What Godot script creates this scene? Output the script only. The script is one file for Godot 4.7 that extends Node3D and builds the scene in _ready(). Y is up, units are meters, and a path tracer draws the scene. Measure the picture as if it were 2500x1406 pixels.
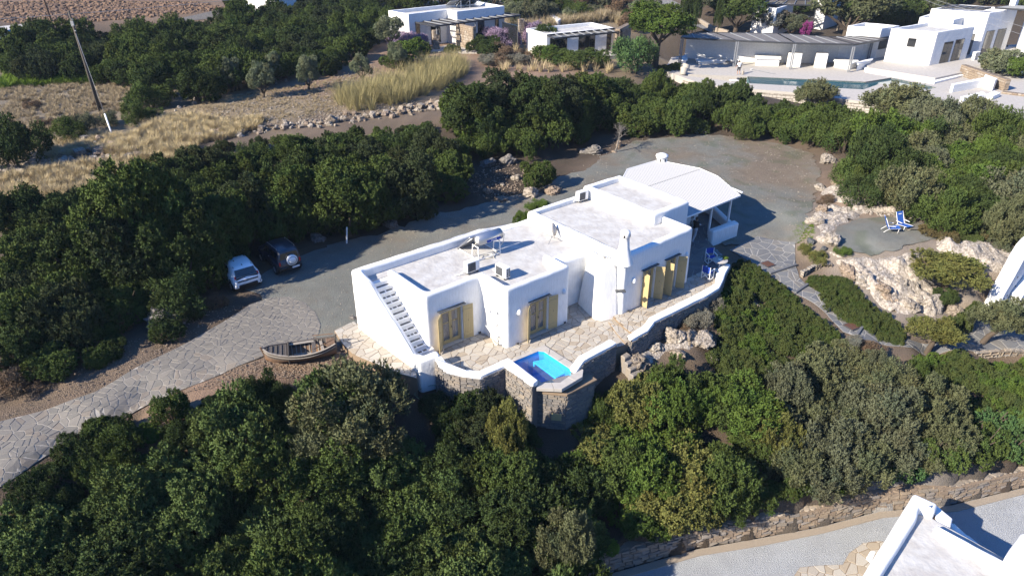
extends Node3D
# A white island house above a drop, seen from the air. Units are metres, y is up; the house stands near the
# middle and is laid out in its own plan (u along the front, v towards the garden), turned 38.5 degrees.

const TURN := deg_to_rad(38.5)
const ORIGIN := Vector2(-0.3, -31.29)
const CTRL := [
		[-96.3, -144.2, 3, "p"],
		[-63.7, -124.1, 3, "p"],
		[-47.4, -136, 3, "p"],
		[0, -136.2, 4, "d"],
		[42.4, -144.2, 3, "b"],
		[96.3, -144.2, 3, "b"],
		[-180.4, -223.4, 4, "p"],
		[0, -303.9, 5, "d"],
		[180.4, -223.4, 4, "d"],
		[-68.7, -109.4, 2.6, "b"],
		[-40.9, -85.8, 2.2, "b"],
		[-54, -78.7, 2, "w"],
		[-47.1, -75.2, 2, "w"],
		[-43.1, -75.6, 1.9, "w"],
		[-28, -75.6, 1.9, "d"],
		[-22.9, -81, 1.9, "r"],
		[-19.9, -88.9, 2, "r"],
		[-14, -101.4, 1.8, "r"],
		[-16.8, -94.2, 1.9, "r"],
		[-2.8, -101, 1.6, "r"],
		[5.5, -98.6, 1, "r"],
		[0, -92.7, 1.2, "r"],
		[13.4, -105.2, 0.8, "d"],
		[16.7, -100.1, 0.7, "d"],
		[-22.6, -118.4, 2, "b"],
		[10.5, -129.2, 1.6, "d"],
		[26.3, -139.4, 1.5, "s"],
		[28.4, -113.4, -2, "b"],
		[32.1, -131.4, 0.6, "b"],
		[44, -104.6, -2.2, "s"],
		[50.4, -123.2, 0.6, "b"],
		[61.6, -104.6, -2.2, "s"],
		[63.1, -89.8, -2.2, "s"],
		[64, -95.5, 0.6, "b"],
		[74.5, -130.7, 0.7, "b"],
		[-36.1, -61.5, 1.5, "d"],
		[-37.7, -54.7, 1.3, "d"],
		[-43.8, -62.4, 1.6, "d"],
		[-32.1, -64.8, 1.6, "d"],
		[-25.8, -63.9, 1.5, "s"],
		[-17.6, -67.5, 1.6, "s"],
		[-22.5, -71.1, 1.8, "d"],
		[-8.1, -70.4, 1.6, "s"],
		[-15.2, -76, 1.8, "d"],
		[-33.8, -50.5, 1.2, "d"],
		[-37.2, -50.5, 1.2, "d"],
		[-1.7, -58.5, 0.3, "b"],
		[-3.3, -54.8, 0.2, "b"],
		[1.9, -65.6, 0.6, "b"],
		[0, -56, 0.1, "b"],
		[-5.7, -64.3, 1, "b"],
		[11.6, -81.5, 0.4, "b"],
		[25.3, -80.5, 0.2, "b"],
		[5.7, -64.4, -0.2, "b"],
		[18.1, -68.6, -0.15, "b"],
		[24.7, -64.4, -0.2, "s"],
		[23, -54.1, -0.2, "s"],
		[17.6, -47, -0.25, "s"],
		[9.1, -61, -0.2, "s"],
		[3.4, -55.9, -0.2, "b"],
		[-1.5, -50, -0.25, "b"],
		[-7, -44.4, -0.3, "b"],
		[-14, -39.1, -0.3, "s"],
		[-10.7, -35.6, -0.3, "s"],
		[-14.4, -33.9, -0.35, "b"],
		[-8.9, -32.6, -0.3, "s"],
		[-1.3, -38.6, -0.3, "s"],
		[6.6, -41.3, -0.3, "s"],
		[12.3, -50, -0.25, "s"],
		[-3.3, -31.6, -0.4, "s"],
		[1.1, -33.9, -0.3, "s"],
		[-17, -44.2, 0.1, "b"],
		[-18.2, -40.9, -0.1, "b"],
		[-25.6, -49, 0.8, "b"],
		[-29.3, -44.7, 0.8, "b"],
		[-26.4, -55, 1.2, "b"],
		[-18.7, -56.9, 1.2, "b"],
		[-11.6, -55.1, 0.8, "b"],
		[-7.6, -48.9, 0.2, "b"],
		[-25.9, -33.4, 0, "b"],
		[-24.4, -37.3, 0.4, "b"],
		[-19.6, -34.4, -0.1, "b"],
		[-17.1, -30.8, -0.4, "s"],
		[-14.2, -31.9, -0.35, "s"],
		[-19.8, -27.6, -0.55, "s"],
		[-22, -24.7, -0.8, "s"],
		[-24.4, -27, -0.6, "s"],
		[-26.7, -24.6, -1, "s"],
		[-21.9, -29.9, -0.3, "s"],
		[-20.3, -31, -0.3, "s"],
		[-11, -32, -0.4, "r"],
		[-12.4, -29.2, -0.55, "r"],
		[-9.2, -30.9, -0.45, "r"],
		[-15.1, -28.4, -0.65, "r"],
		[-16.6, -26.9, -0.75, "r"],
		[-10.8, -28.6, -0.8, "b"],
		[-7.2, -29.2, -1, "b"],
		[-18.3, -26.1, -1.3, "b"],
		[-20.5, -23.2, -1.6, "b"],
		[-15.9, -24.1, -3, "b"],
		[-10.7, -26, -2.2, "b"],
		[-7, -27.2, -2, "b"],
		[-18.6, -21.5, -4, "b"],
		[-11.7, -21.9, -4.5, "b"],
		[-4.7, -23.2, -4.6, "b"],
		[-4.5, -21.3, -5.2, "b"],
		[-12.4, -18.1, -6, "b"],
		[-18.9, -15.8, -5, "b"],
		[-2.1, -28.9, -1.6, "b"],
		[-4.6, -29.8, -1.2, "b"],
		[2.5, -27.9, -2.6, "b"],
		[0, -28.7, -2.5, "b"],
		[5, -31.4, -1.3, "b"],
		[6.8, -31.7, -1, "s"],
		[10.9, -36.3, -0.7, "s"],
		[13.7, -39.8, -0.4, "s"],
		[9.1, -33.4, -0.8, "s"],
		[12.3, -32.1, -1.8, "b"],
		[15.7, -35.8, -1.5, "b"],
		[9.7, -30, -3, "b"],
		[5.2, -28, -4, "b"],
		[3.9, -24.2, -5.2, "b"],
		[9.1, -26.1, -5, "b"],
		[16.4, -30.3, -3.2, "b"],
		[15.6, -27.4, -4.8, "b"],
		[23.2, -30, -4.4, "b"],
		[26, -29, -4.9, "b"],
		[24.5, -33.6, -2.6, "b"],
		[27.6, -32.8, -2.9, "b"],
		[16.3, -44.4, -0.3, "s"],
		[17.5, -41.8, -0.55, "s"],
		[18.6, -39, -0.8, "s"],
		[20, -35.9, -1.3, "s"],
		[22.2, -34.1, -1.8, "s"],
		[25.8, -34.1, -2.1, "s"],
		[29, -35.5, -2.2, "s"],
		[30.9, -38.7, -2.1, "s"],
		[27.4, -37, -2, "s"],
		[24.7, -43.6, 0.7, "k"],
		[22.4, -44.7, 0.5, "k"],
		[22.8, -42.3, 0.4, "k"],
		[27.7, -44.2, 0.7, "k"],
		[29.6, -42.5, 0.6, "k"],
		[26.5, -51.2, 0.6, "r"],
		[28.3, -51.8, 0.7, "r"],
		[22.7, -48.9, 0.2, "k"],
		[31.6, -49, 0.8, "b"],
		[33.2, -58.7, 0.6, "b"],
		[43.9, -65, 0.4, "b"],
		[33.9, -68.2, 0.2, "b"],
		[36.1, -49, 0.8, "b"],
		[23.7, -37.5, -1.4, "k"],
		[26.2, -37.3, -1.6, "k"],
		[28, -38.8, -1, "k"],
		[22.7, -40.2, -0.6, "k"],
		[30.7, -40.9, 0.2, "k"],
		[35.6, -45.6, 0.4, "k"],
		[37.7, -39.9, -1, "s"],
		[60.5, -72, 0.3, "b"],
		[18.6, -23.9, -6.75, "y"],
		[23.9, -23.2, -6.75, "y"],
		[30.3, -26.5, -6.75, "y"],
		[16.1, -18.6, -6.75, "y"],
		[34.7, -102.6, -2.4, "s"],
		[39.9, -101.2, -2.4, "s"],
		[47.7, -99.2, -2.4, "s"],
		[53.6, -101.2, -2.4, "s"],
		[55.9, -100, -2.4, "s"],
		[38.1, -89.5, -1.2, "b"],
		[51.4, -77.2, -1, "b"],
		[44.7, -81.9, -1, "b"],
		[26.9, -95.6, -1, "b"],
		[23, -95, -0.6, "b"],
]
var wall_line := PackedVector2Array([Vector2(-1.22, -20.14), Vector2(4.68, -22.83), Vector2(8.72, -24.15), Vector2(11.82, -24.79), Vector2(15.04, -25.49), Vector2(18.52, -26.53), Vector2(22.45, -26.96), Vector2(26.72, -28.14), Vector2(30.69, -29.23)])
var M := {}
var taken := {}
var R := RandomNumberGenerator.new()
var cx := PackedFloat32Array()
var cz := PackedFloat32Array()
var ch := PackedFloat32Array()
var ct: Array[Color] = []
var noise := FastNoiseLite.new()
var fine := FastNoiseLite.new()
var crowns := {}
var rocks: Array[ArrayMesh] = []
var cubes: Array[ArrayMesh] = []


func _ready() -> void:
	R.seed = 7
	setup_view()
	setup_materials()
	setup_ground()
	setup_shapes()
	build_ground()
	build_house()
	build_pool()
	build_porch()
	build_back_villas()
	build_lower_house()
	build_chapel()
	build_walls_and_rocks()
	build_plants()
	build_vehicles()
	build_furniture()
	build_people()


func setup_view() -> void:
	var cam := Camera3D.new()
	cam.name = "camera"
	cam.position = Vector3(0, 21, 0)
	cam.rotation_degrees = Vector3(-29, 0, 0)
	cam.fov = 43.8
	cam.near = 0.5
	cam.far = 900
	add_child(cam)
	cam.make_current()
	var e := Environment.new()
	e.background_mode = Environment.BG_SKY
	var sm := ProceduralSkyMaterial.new()
	sm.sky_top_color = Color(0.25, 0.47, 0.78)
	sm.sky_horizon_color = Color(0.62, 0.74, 0.88)
	sm.sky_curve = 0.12
	sm.ground_bottom_color = Color(0.25, 0.24, 0.2)
	sm.ground_horizon_color = Color(0.55, 0.6, 0.65)
	sm.sky_energy_multiplier = 1.0
	e.sky = Sky.new()
	e.sky.sky_material = sm
	e.background_energy_multiplier = 0.57
	e.tonemap_mode = Environment.TONE_MAPPER_LINEAR
	e.tonemap_exposure = 2.6
	e.sdfgi_enabled = true
	e.ssao_enabled = true
	e.ssil_enabled = true
	e.fog_enabled = true
	e.fog_density = 0.00015
	e.fog_light_color = Color(0.75, 0.82, 0.9)
	var we := WorldEnvironment.new()
	we.name = "world_environment"
	we.environment = e
	add_child(we)
	var sun := DirectionalLight3D.new()
	sun.name = "sun"
	var az := deg_to_rad(57.0)
	var el := deg_to_rad(31.0)
	var d := Vector3(sin(az) * cos(el), -sin(el), -cos(az) * cos(el))
	sun.basis = Basis.looking_at(d, Vector3.UP)
	sun.light_energy = 1.45
	sun.light_color = Color(1.0, 0.955, 0.885)
	sun.light_angular_distance = 0.5
	sun.shadow_enabled = true
	add_child(sun)


# ---------------------------------------------------------------- naming and tagging
func numbered(called: String, parent: Node) -> String:
	var key := str(parent.get_instance_id()) + called
	var k: int = taken.get(key, 0)
	taken[key] = k + 1
	return called if k == 0 else "%s_%03d" % [called, k]


func tag(o: Node, label: String, category := "", group := "") -> Node:
	o.set_meta("label", label)
	if category: o.set_meta("category", category)
	if group: o.set_meta("group", group)
	return o


func thing(called: String, label: String, category: String, at := Vector3.ZERO, turn := 0.0, group := "") -> Node3D:
	var o := Node3D.new()
	o.name = numbered(called, self)
	add_child(o)
	o.position = at
	o.rotation.y = turn
	tag(o, label, category, group)
	return o


func put(called: String, mesh: Mesh, mat: Material, parent: Node = self, xf := Transform3D()) -> MeshInstance3D:
	var m := MeshInstance3D.new()
	m.name = numbered(called, parent)
	m.mesh = mesh
	if mat: m.material_override = mat
	m.transform = xf
	parent.add_child(m, true)
	return m


func structure(called: String, mesh: Mesh, mat: Material, label: String) -> MeshInstance3D:
	var m := put(called, mesh, mat)
	m.set_meta("kind", "structure")
	m.set_meta("label", label)
	return m


func stuff(o: Node) -> Node:
	o.set_meta("kind", "stuff")
	return o


func copies(called: String, mesh: Mesh, mat: Material, xfs: Array, parent: Node = self, tints: Array = []) -> MultiMeshInstance3D:
	var mm := MultiMesh.new()
	mm.transform_format = MultiMesh.TRANSFORM_3D
	mm.use_colors = not tints.is_empty()
	mm.mesh = mesh
	mm.instance_count = xfs.size()
	for i in xfs.size():
		mm.set_instance_transform(i, xfs[i])
		if mm.use_colors: mm.set_instance_color(i, tints[i])
	var o := MultiMeshInstance3D.new()
	o.name = numbered(called, parent)
	o.multimesh = mm
	o.material_override = mat
	parent.add_child(o, true)
	return stuff(o)


# ---------------------------------------------------------------- mesh helpers
func begin(smooth := false) -> SurfaceTool:
	var st := SurfaceTool.new()
	st.begin(Mesh.PRIMITIVE_TRIANGLES)
	st.set_smooth_group(0 if smooth else -1)
	return st


func done(st: SurfaceTool) -> ArrayMesh:
	st.generate_normals()
	return st.commit()


# a flat convex face, turned so that it looks towards «out»
func face(st: SurfaceTool, p: Array, out: Vector3) -> void:
	var n := Vector3.ZERO
	for i in range(1, p.size() - 1):
		n += (p[i + 1] - p[0]).cross(p[i] - p[0])
	var flip := n.dot(out) < 0.0
	for i in range(1, p.size() - 1):
		st.add_vertex(p[0])
		st.add_vertex(p[i + 1] if flip else p[i])
		st.add_vertex(p[i] if flip else p[i + 1])


# a box about «at» with chamfered edges
func box(st: SurfaceTool, at: Vector3, size: Vector3, bevel := 0.0, b := Basis()) -> void:
	var h := size / 2.0
	var c := minf(bevel, minf(h.x, minf(h.y, h.z)) * 0.9)
	for ax in 3:
		for s in [-1.0, 1.0]:
			var n := Vector3.ZERO
			n[ax] = s
			var a1 := (ax + 1) % 3
			var a2 := (ax + 2) % 3
			var q := []
			for k in [[-1, -1], [1, -1], [1, 1], [-1, 1]]:
				var v := Vector3.ZERO
				v[ax] = s * h[ax]
				v[a1] = k[0] * (h[a1] - c)
				v[a2] = k[1] * (h[a2] - c)
				q.append(at + b * v)
			face(st, q, b * n)
			if c > 0.0:
				for s2 in [-1.0, 1.0]:
					var e := []
					for k in [-1.0, 1.0]:
						var v := Vector3.ZERO
						v[ax] = s * h[ax]
						v[a1] = s2 * (h[a1] - c)
						v[a2] = k * (h[a2] - c)
						e.append(at + b * v)
					for k in [1.0, -1.0]:
						var v := Vector3.ZERO
						v[ax] = s * (h[ax] - c)
						v[a1] = s2 * h[a1]
						v[a2] = k * (h[a2] - c)
						e.append(at + b * v)
					var o := n
					o[a1] = s2
					face(st, e, b * o)
	if c > 0.0:
		for x in [-1.0, 1.0]:
			for y in [-1.0, 1.0]:
				for z in [-1.0, 1.0]:
					var s := Vector3(x, y, z)
					var i := h - Vector3(c, c, c)
					face(st, [at + b * (Vector3(h.x, i.y, i.z) * s), at + b * (Vector3(i.x, h.y, i.z) * s), at + b * (Vector3(i.x, i.y, h.z) * s)], b * s)


func box_mesh(size: Vector3, bevel := 0.0, at := Vector3.ZERO) -> ArrayMesh:
	var st := begin()
	box(st, at, size, bevel)
	return done(st)


# a bar of square section from a to b
func bar(st: SurfaceTool, a: Vector3, b: Vector3, w: float, h: float, bevel := 0.0) -> void:
	var d := b - a
	var z := d.normalized()
	var up := Vector3.UP if absf(z.y) < 0.95 else Vector3.RIGHT
	var x := up.cross(z).normalized()
	box(st, (a + b) / 2.0, Vector3(w, h, d.length()), bevel, Basis(x, z.cross(x), z))


func tube(st: SurfaceTool, pts: Array, radii: Array, sides := 8, caps := true) -> void:
	var rings := []
	var x := Vector3.ZERO
	for i in pts.size():
		var t: Vector3 = (pts[mini(i + 1, pts.size() - 1)] - pts[maxi(i - 1, 0)]).normalized()
		if x == Vector3.ZERO:
			x = (Vector3.UP if absf(t.y) < 0.9 else Vector3.RIGHT).cross(t).normalized()
		x = (x - t * x.dot(t)).normalized()
		var y := t.cross(x)
		var ring := []
		for k in sides:
			var a := TAU * k / sides
			ring.append(pts[i] + (x * cos(a) + y * sin(a)) * float(radii[mini(i, radii.size() - 1)]))
		rings.append(ring)
	for i in pts.size() - 1:
		for k in sides:
			var k2 := (k + 1) % sides
			var mid: Vector3 = (rings[i][k] + rings[i][k2]) / 2.0 - pts[i]
			face(st, [rings[i][k], rings[i][k2], rings[i + 1][k2], rings[i + 1][k]], mid)
	if caps:
		face(st, rings[0], pts[0] - pts[1])
		face(st, rings[-1], pts[-1] - pts[-2])


# a profile of (radius, height) turned about the y axis
func lathe(st: SurfaceTool, prof: Array, segs := 16, at := Vector3.ZERO) -> void:
	for i in prof.size() - 1:
		var p: Vector2 = prof[i]
		var q: Vector2 = prof[i + 1]
		var out := Vector2(q.y - p.y, p.x - q.x)
		for k in segs:
			var a := TAU * k / segs
			var b := TAU * (k + 1) / segs
			var ca := Vector3(cos(a), 0, sin(a))
			var cb := Vector3(cos(b), 0, sin(b))
			var n := (ca + cb) / 2.0 * out.x + Vector3.UP * out.y
			var f := [at + ca * p.x + Vector3.UP * p.y]
			if p.x > 0.0005: f.append(at + cb * p.x + Vector3.UP * p.y)
			if q.x > 0.0005: f.append(at + cb * q.x + Vector3.UP * q.y)
			f.append(at + ca * q.x + Vector3.UP * q.y)
			face(st, f, n)


func area(p: PackedVector2Array) -> float:
	var a := 0.0
	for i in p.size():
		a += p[i].cross(p[(i + 1) % p.size()])
	return a / 2.0


func ccw(p: Array) -> PackedVector2Array:
	var q := PackedVector2Array(p)
	if area(q) < 0.0: q.reverse()
	return q


# an upright prism over the plan polygon, its top edge chamfered
func prism(st: SurfaceTool, plan: Array, y0: float, y1: float, bevel := 0.0, bottom := false) -> void:
	var p := ccw(plan)
	var n := p.size()
	var inner := p
	if bevel > 0.0:
		var q := Geometry2D.offset_polygon(p, -bevel, Geometry2D.JOIN_MITER)
		if q.size() == 1 and q[0].size() == n:
			inner = PackedVector2Array()
			for i in n:  # the same corner order
				var best := q[0][0]
				for w in q[0]:
					if w.distance_to(p[i]) < best.distance_to(p[i]): best = w
				inner.append(best)
		else:
			bevel = 0.0
	for i in n:
		var j := (i + 1) % n
		var e := p[j] - p[i]
		var out := Vector3(e.y, 0, -e.x)
		face(st, [v3(p[i], y0), v3(p[j], y0), v3(p[j], y1 - bevel), v3(p[i], y1 - bevel)], out)
		if bevel > 0.0:
			face(st, [v3(p[i], y1 - bevel), v3(p[j], y1 - bevel), v3(inner[j], y1), v3(inner[i], y1)], out.normalized() + Vector3.UP)
	var t := Geometry2D.triangulate_polygon(inner)
	for k in range(0, t.size(), 3):
		face(st, [v3(inner[t[k]], y1), v3(inner[t[k + 1]], y1), v3(inner[t[k + 2]], y1)], Vector3.UP)
		if bottom: face(st, [v3(p[t[k]], y0), v3(p[t[k + 1]], y0), v3(p[t[k + 2]], y0)], Vector3.DOWN)


func prism_mesh(plan: Array, y0: float, y1: float, bevel := 0.0) -> ArrayMesh:
	var st := begin()
	prism(st, plan, y0, y1, bevel, true)
	return done(st)


func v3(p: Vector2, y: float) -> Vector3:
	return Vector3(p.x, y, p.y)


func v2(p: Vector3) -> Vector2:
	return Vector2(p.x, p.z)


# a point of the house plan in the world, and back
func at_uv(u: float, v: float, y := 0.0) -> Vector3:
	return Vector3(ORIGIN.x + u * cos(TURN) + v * sin(TURN), y, ORIGIN.y - u * sin(TURN) + v * cos(TURN))


func uv_poly(p: Array) -> Array:
	var q := []
	for a in p: q.append(v2(at_uv(a.x, a.y)))
	return q


# plan points and space points from plain coordinates
func pl(n: Array) -> Array:
	var q := []
	for i in range(0, n.size(), 2): q.append(Vector2(n[i], n[i + 1]))
	return q


func pl3(n: Array) -> Array:
	var q := []
	for i in range(0, n.size(), 3): q.append(Vector3(n[i], n[i + 1], n[i + 2]))
	return q


func pick(a: Array) -> Variant:
	return a[R.randi() % a.size()]


# ---------------------------------------------------------------- materials
func noise_tex(freq: float, octaves: int, lo: Color, hi: Color, kind := FastNoiseLite.TYPE_SIMPLEX_SMOOTH, size := 512, seed_ := 1, mid := 0.5) -> NoiseTexture2D:
	var n := FastNoiseLite.new()
	n.noise_type = kind
	n.frequency = freq
	n.fractal_octaves = octaves
	n.seed = seed_
	var t := NoiseTexture2D.new()
	t.width = size
	t.height = size
	t.seamless = true
	t.noise = n
	var g := Gradient.new()
	g.set_color(0, lo)
	g.set_color(1, hi)
	g.set_offset(0, clampf(mid - 0.35, 0, 1))
	g.set_offset(1, clampf(mid + 0.35, 0, 1))
	t.color_ramp = g
	return t


func bump_tex(freq: float, octaves: int, strength: float, kind := FastNoiseLite.TYPE_SIMPLEX_SMOOTH, size := 512) -> NoiseTexture2D:
	var t := noise_tex(freq, octaves, Color.BLACK, Color.WHITE, kind, size, 5)
	t.as_normal_map = true
	t.bump_strength = strength
	return t


func mat(name_: String, linear: Color, rough := 0.85, tex: Texture2D = null, scale := 1.0, normal: Texture2D = null, world := true, nscale := 1.0) -> StandardMaterial3D:
	var m := StandardMaterial3D.new()
	m.resource_name = name_
	m.albedo_color = linear.linear_to_srgb()
	m.roughness = rough
	if tex: m.albedo_texture = tex
	if normal:
		m.normal_enabled = true
		m.normal_texture = normal
		m.normal_scale = nscale
	if tex or normal:
		m.uv1_triplanar = true
		m.uv1_world_triplanar = world
		m.uv1_scale = Vector3.ONE * scale
	M[name_] = m
	return m


func tinted(name_: String, base: String, linear: Color) -> StandardMaterial3D:
	var m: StandardMaterial3D = M[base].duplicate()
	m.resource_name = name_
	m.albedo_color = linear.linear_to_srgb()
	M[name_] = m
	return m


func setup_materials() -> void:
	noise.seed = 11
	noise.noise_type = FastNoiseLite.TYPE_SIMPLEX_SMOOTH
	noise.frequency = 1.0
	noise.fractal_octaves = 3
	fine.seed = 23
	fine.frequency = 1.0
	fine.fractal_octaves = 1
	var g := Color(0.62, 0.62, 0.62)
	var soft := noise_tex(0.02, 4, Color(0.93, 0.93, 0.925), Color.WHITE)
	var stain := noise_tex(0.008, 5, Color(0.86, 0.84, 0.82), Color.WHITE, FastNoiseLite.TYPE_SIMPLEX_SMOOTH, 512, 4, 0.4)
	var blot := noise_tex(0.012, 5, Color(0.90, 0.885, 0.875), Color.WHITE, FastNoiseLite.TYPE_SIMPLEX_SMOOTH, 512, 9, 0.4)
	var grit := noise_tex(0.09, 3, g, Color.WHITE)
	var speck := noise_tex(0.13, 3, Color(0.45, 0.45, 0.45), Color.WHITE, FastNoiseLite.TYPE_CELLULAR, 1024)
	var lumps := bump_tex(0.03, 4, 5.0)
	var pebbles := bump_tex(0.12, 2, 8.0, FastNoiseLite.TYPE_CELLULAR)
	var rough := bump_tex(0.05, 5, 9.0)
	# ground; vertex colours carry the tone of the soil
	var soil := mat("soil", Color.WHITE, 0.97, grit, 0.45, rough)
	soil.vertex_color_use_as_albedo = true
	var gravel := mat("gravel", Color.WHITE, 0.95, speck, 0.36, pebbles)
	gravel.vertex_color_use_as_albedo = true
	# plaster and roofs
	mat("plaster", Color(0.80, 0.80, 0.79), 0.9, soft, 0.3, lumps, true, 0.2)
	M.plaster.uv1_scale = Vector3(0.8, 0.14, 0.8)
	mat("smooth_white", Color(0.78, 0.78, 0.77), 0.8, soft, 0.3)
	mat("roof_screed", Color(0.44, 0.435, 0.42), 0.9, blot, 0.16, lumps, true, 0.2)
	mat("terrace_screed", Color(0.40, 0.375, 0.345), 0.9, soft, 0.2)
	mat("white_sheet", Color(0.31, 0.315, 0.325), 0.7)
	mat("white_paint", Color(0.75, 0.75, 0.74), 0.5)
	# stones
	mat("light_stone", Color(0.53, 0.475, 0.40), 0.8, grit, 1.1, lumps, true, 0.5)
	tinted("light_stone_1", "light_stone", Color(0.60, 0.555, 0.48))
	tinted("light_stone_2", "light_stone", Color(0.50, 0.42, 0.32))
	tinted("light_stone_3", "light_stone", Color(0.57, 0.515, 0.435))
	tinted("light_joint", "light_stone", Color(0.33, 0.24, 0.16))
	mat("grey_stone", Color(0.245, 0.225, 0.195), 0.75, grit, 1.2, lumps, true, 0.5)
	tinted("grey_stone_1", "grey_stone", Color(0.27, 0.245, 0.21))
	tinted("grey_stone_2", "grey_stone", Color(0.215, 0.20, 0.175))
	tinted("grey_stone_3", "grey_stone", Color(0.275, 0.235, 0.19))
	tinted("grey_joint", "grey_stone", Color(0.52, 0.475, 0.41))
	mat("dark_stone", Color(0.19, 0.19, 0.188), 0.75, grit, 1.2, lumps, true, 0.5)
	tinted("dark_stone_1", "dark_stone", Color(0.22, 0.22, 0.215))
	tinted("dark_stone_2", "dark_stone", Color(0.165, 0.17, 0.18))
	tinted("dark_stone_3", "dark_stone", Color(0.24, 0.225, 0.20))
	tinted("dark_joint", "dark_stone", Color(0.45, 0.43, 0.40))
	mat("wall_stone", Color(0.29, 0.265, 0.24), 0.85, grit, 2.0, rough, true, 0.7)
	tinted("wall_stone_1", "wall_stone", Color(0.34, 0.30, 0.265))
	tinted("wall_stone_2", "wall_stone", Color(0.23, 0.22, 0.215))
	tinted("wall_stone_3", "wall_stone", Color(0.37, 0.315, 0.255))
	tinted("wall_mortar", "wall_stone", Color(0.20, 0.185, 0.17))
	mat("sand_stone", Color(0.42, 0.33, 0.24), 0.85, grit, 2.0, rough, true, 0.7)
	tinted("sand_stone_1", "sand_stone", Color(0.48, 0.40, 0.31))
	tinted("sand_stone_2", "sand_stone", Color(0.34, 0.26, 0.19))
	tinted("sand_stone_3", "sand_stone", Color(0.52, 0.45, 0.37))
	tinted("sand_mortar", "sand_stone", Color(0.30, 0.23, 0.17))
	mat("limestone", Color(0.35, 0.295, 0.235), 0.95, noise_tex(0.02, 6, Color(0.5, 0.48, 0.46), Color.WHITE, FastNoiseLite.TYPE_SIMPLEX_SMOOTH, 512, 14, 0.45), 0.45, rough, true, 1.4)
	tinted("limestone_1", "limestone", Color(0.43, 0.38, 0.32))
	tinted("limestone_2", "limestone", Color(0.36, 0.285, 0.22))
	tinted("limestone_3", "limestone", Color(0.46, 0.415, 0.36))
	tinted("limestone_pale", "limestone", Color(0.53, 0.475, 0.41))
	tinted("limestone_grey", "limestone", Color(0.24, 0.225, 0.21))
	mat("slate", Color(0.10, 0.105, 0.11), 0.6, grit, 3.0)
	# wood, metal, glass, cloth
	mat("shutter", Color(0.43, 0.335, 0.165), 0.55)
	tinted("shutter_dark", "shutter", Color(0.36, 0.27, 0.12))
	mat("old_wood", Color(0.125, 0.108, 0.098), 0.9, grit, 3.0, lumps)
	tinted("cane", "old_wood", Color(0.22, 0.205, 0.195))
	tinted("pale_wood", "old_wood", Color(0.42, 0.37, 0.31))
	tinted("orange_wood", "old_wood", Color(0.36, 0.19, 0.085))
	tinted("brown_wood", "old_wood", Color(0.24, 0.15, 0.095))
	tinted("pole_wood", "old_wood", Color(0.11, 0.095, 0.08))
	mat("steel", Color(0.42, 0.43, 0.45), 0.35).metallic = 0.85
	mat("grey_metal", Color(0.20, 0.21, 0.225), 0.5)
	mat("dark_metal", Color(0.035, 0.037, 0.042), 0.5)
	mat("grille", Color(0.05, 0.05, 0.05), 0.6)
	mat("rust", Color(0.13, 0.055, 0.03), 0.85, grit, 4.0)
	mat("black", Color(0.012, 0.012, 0.013), 0.6)
	mat("rubber", Color(0.02, 0.02, 0.02), 0.85)
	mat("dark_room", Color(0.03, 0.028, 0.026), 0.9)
	mat("blue_cloth", Color(0.012, 0.055, 0.32), 0.9)
	mat("sling_blue", Color(0.015, 0.085, 0.34), 0.8)
	mat("curtain", Color(0.20, 0.15, 0.12), 0.9)
	mat("hose", Color(0.62, 0.58, 0.48), 0.5)
	mat("green_hose", Color(0.12, 0.20, 0.13), 0.5)
	mat("terracotta", Color(0.48, 0.50, 0.46), 0.8)
	var gl := mat("glass", Color(0.35, 0.38, 0.4), 0.04)
	gl.transparency = BaseMaterial3D.TRANSPARENCY_ALPHA
	gl.albedo_color.a = 0.12
	var cg := mat("car_glass", Color(0.012, 0.014, 0.016), 0.06)
	cg.metallic_specular = 0.7
	var cp := mat("car_white", Color(0.74, 0.76, 0.78), 0.3)
	cp.clearcoat_enabled = true
	cp = mat("car_navy", Color(0.006, 0.009, 0.024), 0.25)
	cp.clearcoat_enabled = true
	mat("car_black", Color(0.01, 0.01, 0.011), 0.3)
	mat("lamp_red", Color(0.45, 0.012, 0.012), 0.2)
	mat("plate", Color(0.7, 0.7, 0.7), 0.4)
	# foliage; vertex colours carry the tone of each leaf
	leaf("leaf_mastic", Color(0.066, 0.094, 0.026))
	leaf("leaf_dark", Color(0.046, 0.068, 0.023))
	leaf("leaf_bright", Color(0.078, 0.120, 0.026))
	leaf("leaf_juniper", Color(0.112, 0.122, 0.062))
	leaf("leaf_yellow", Color(0.125, 0.130, 0.040))
	leaf("leaf_olive", Color(0.16, 0.185, 0.11))
	leaf("leaf_grey", Color(0.165, 0.160, 0.130))
	leaf("leaf_hedge", Color(0.072, 0.092, 0.030))
	leaf("leaf_fore", Color(0.078, 0.112, 0.036))
	leaf("leaf_dark2", Color(0.046, 0.060, 0.027))
	leaf("leaf_grey2", Color(0.105, 0.115, 0.070))
	leaf("leaf_bright2", Color(0.070, 0.125, 0.045))
	leaf("leaf_fresh", Color(0.130, 0.200, 0.030))
	leaf("leaf_brown2", Color(0.105, 0.085, 0.040))
	leaf("leaf_twig", Color(0.20, 0.18, 0.16))
	leaf("leaf_agave", Color(0.20, 0.26, 0.25))
	leaf("stubble", Color(0.34, 0.28, 0.19))
	leaf("leaf_lilac", Color(0.26, 0.19, 0.27))
	leaf("leaf_pink", Color(0.26, 0.05, 0.20))
	leaf("leaf_brown", Color(0.15, 0.105, 0.07))
	leaf("straw", Color(0.44, 0.36, 0.225))
	leaf("reed", Color(0.30, 0.265, 0.135))
	mat("bark", Color(0.12, 0.09, 0.065), 0.95, grit, 4.0, rough)
	tinted("bark_grey", "bark", Color(0.26, 0.235, 0.21))


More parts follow.
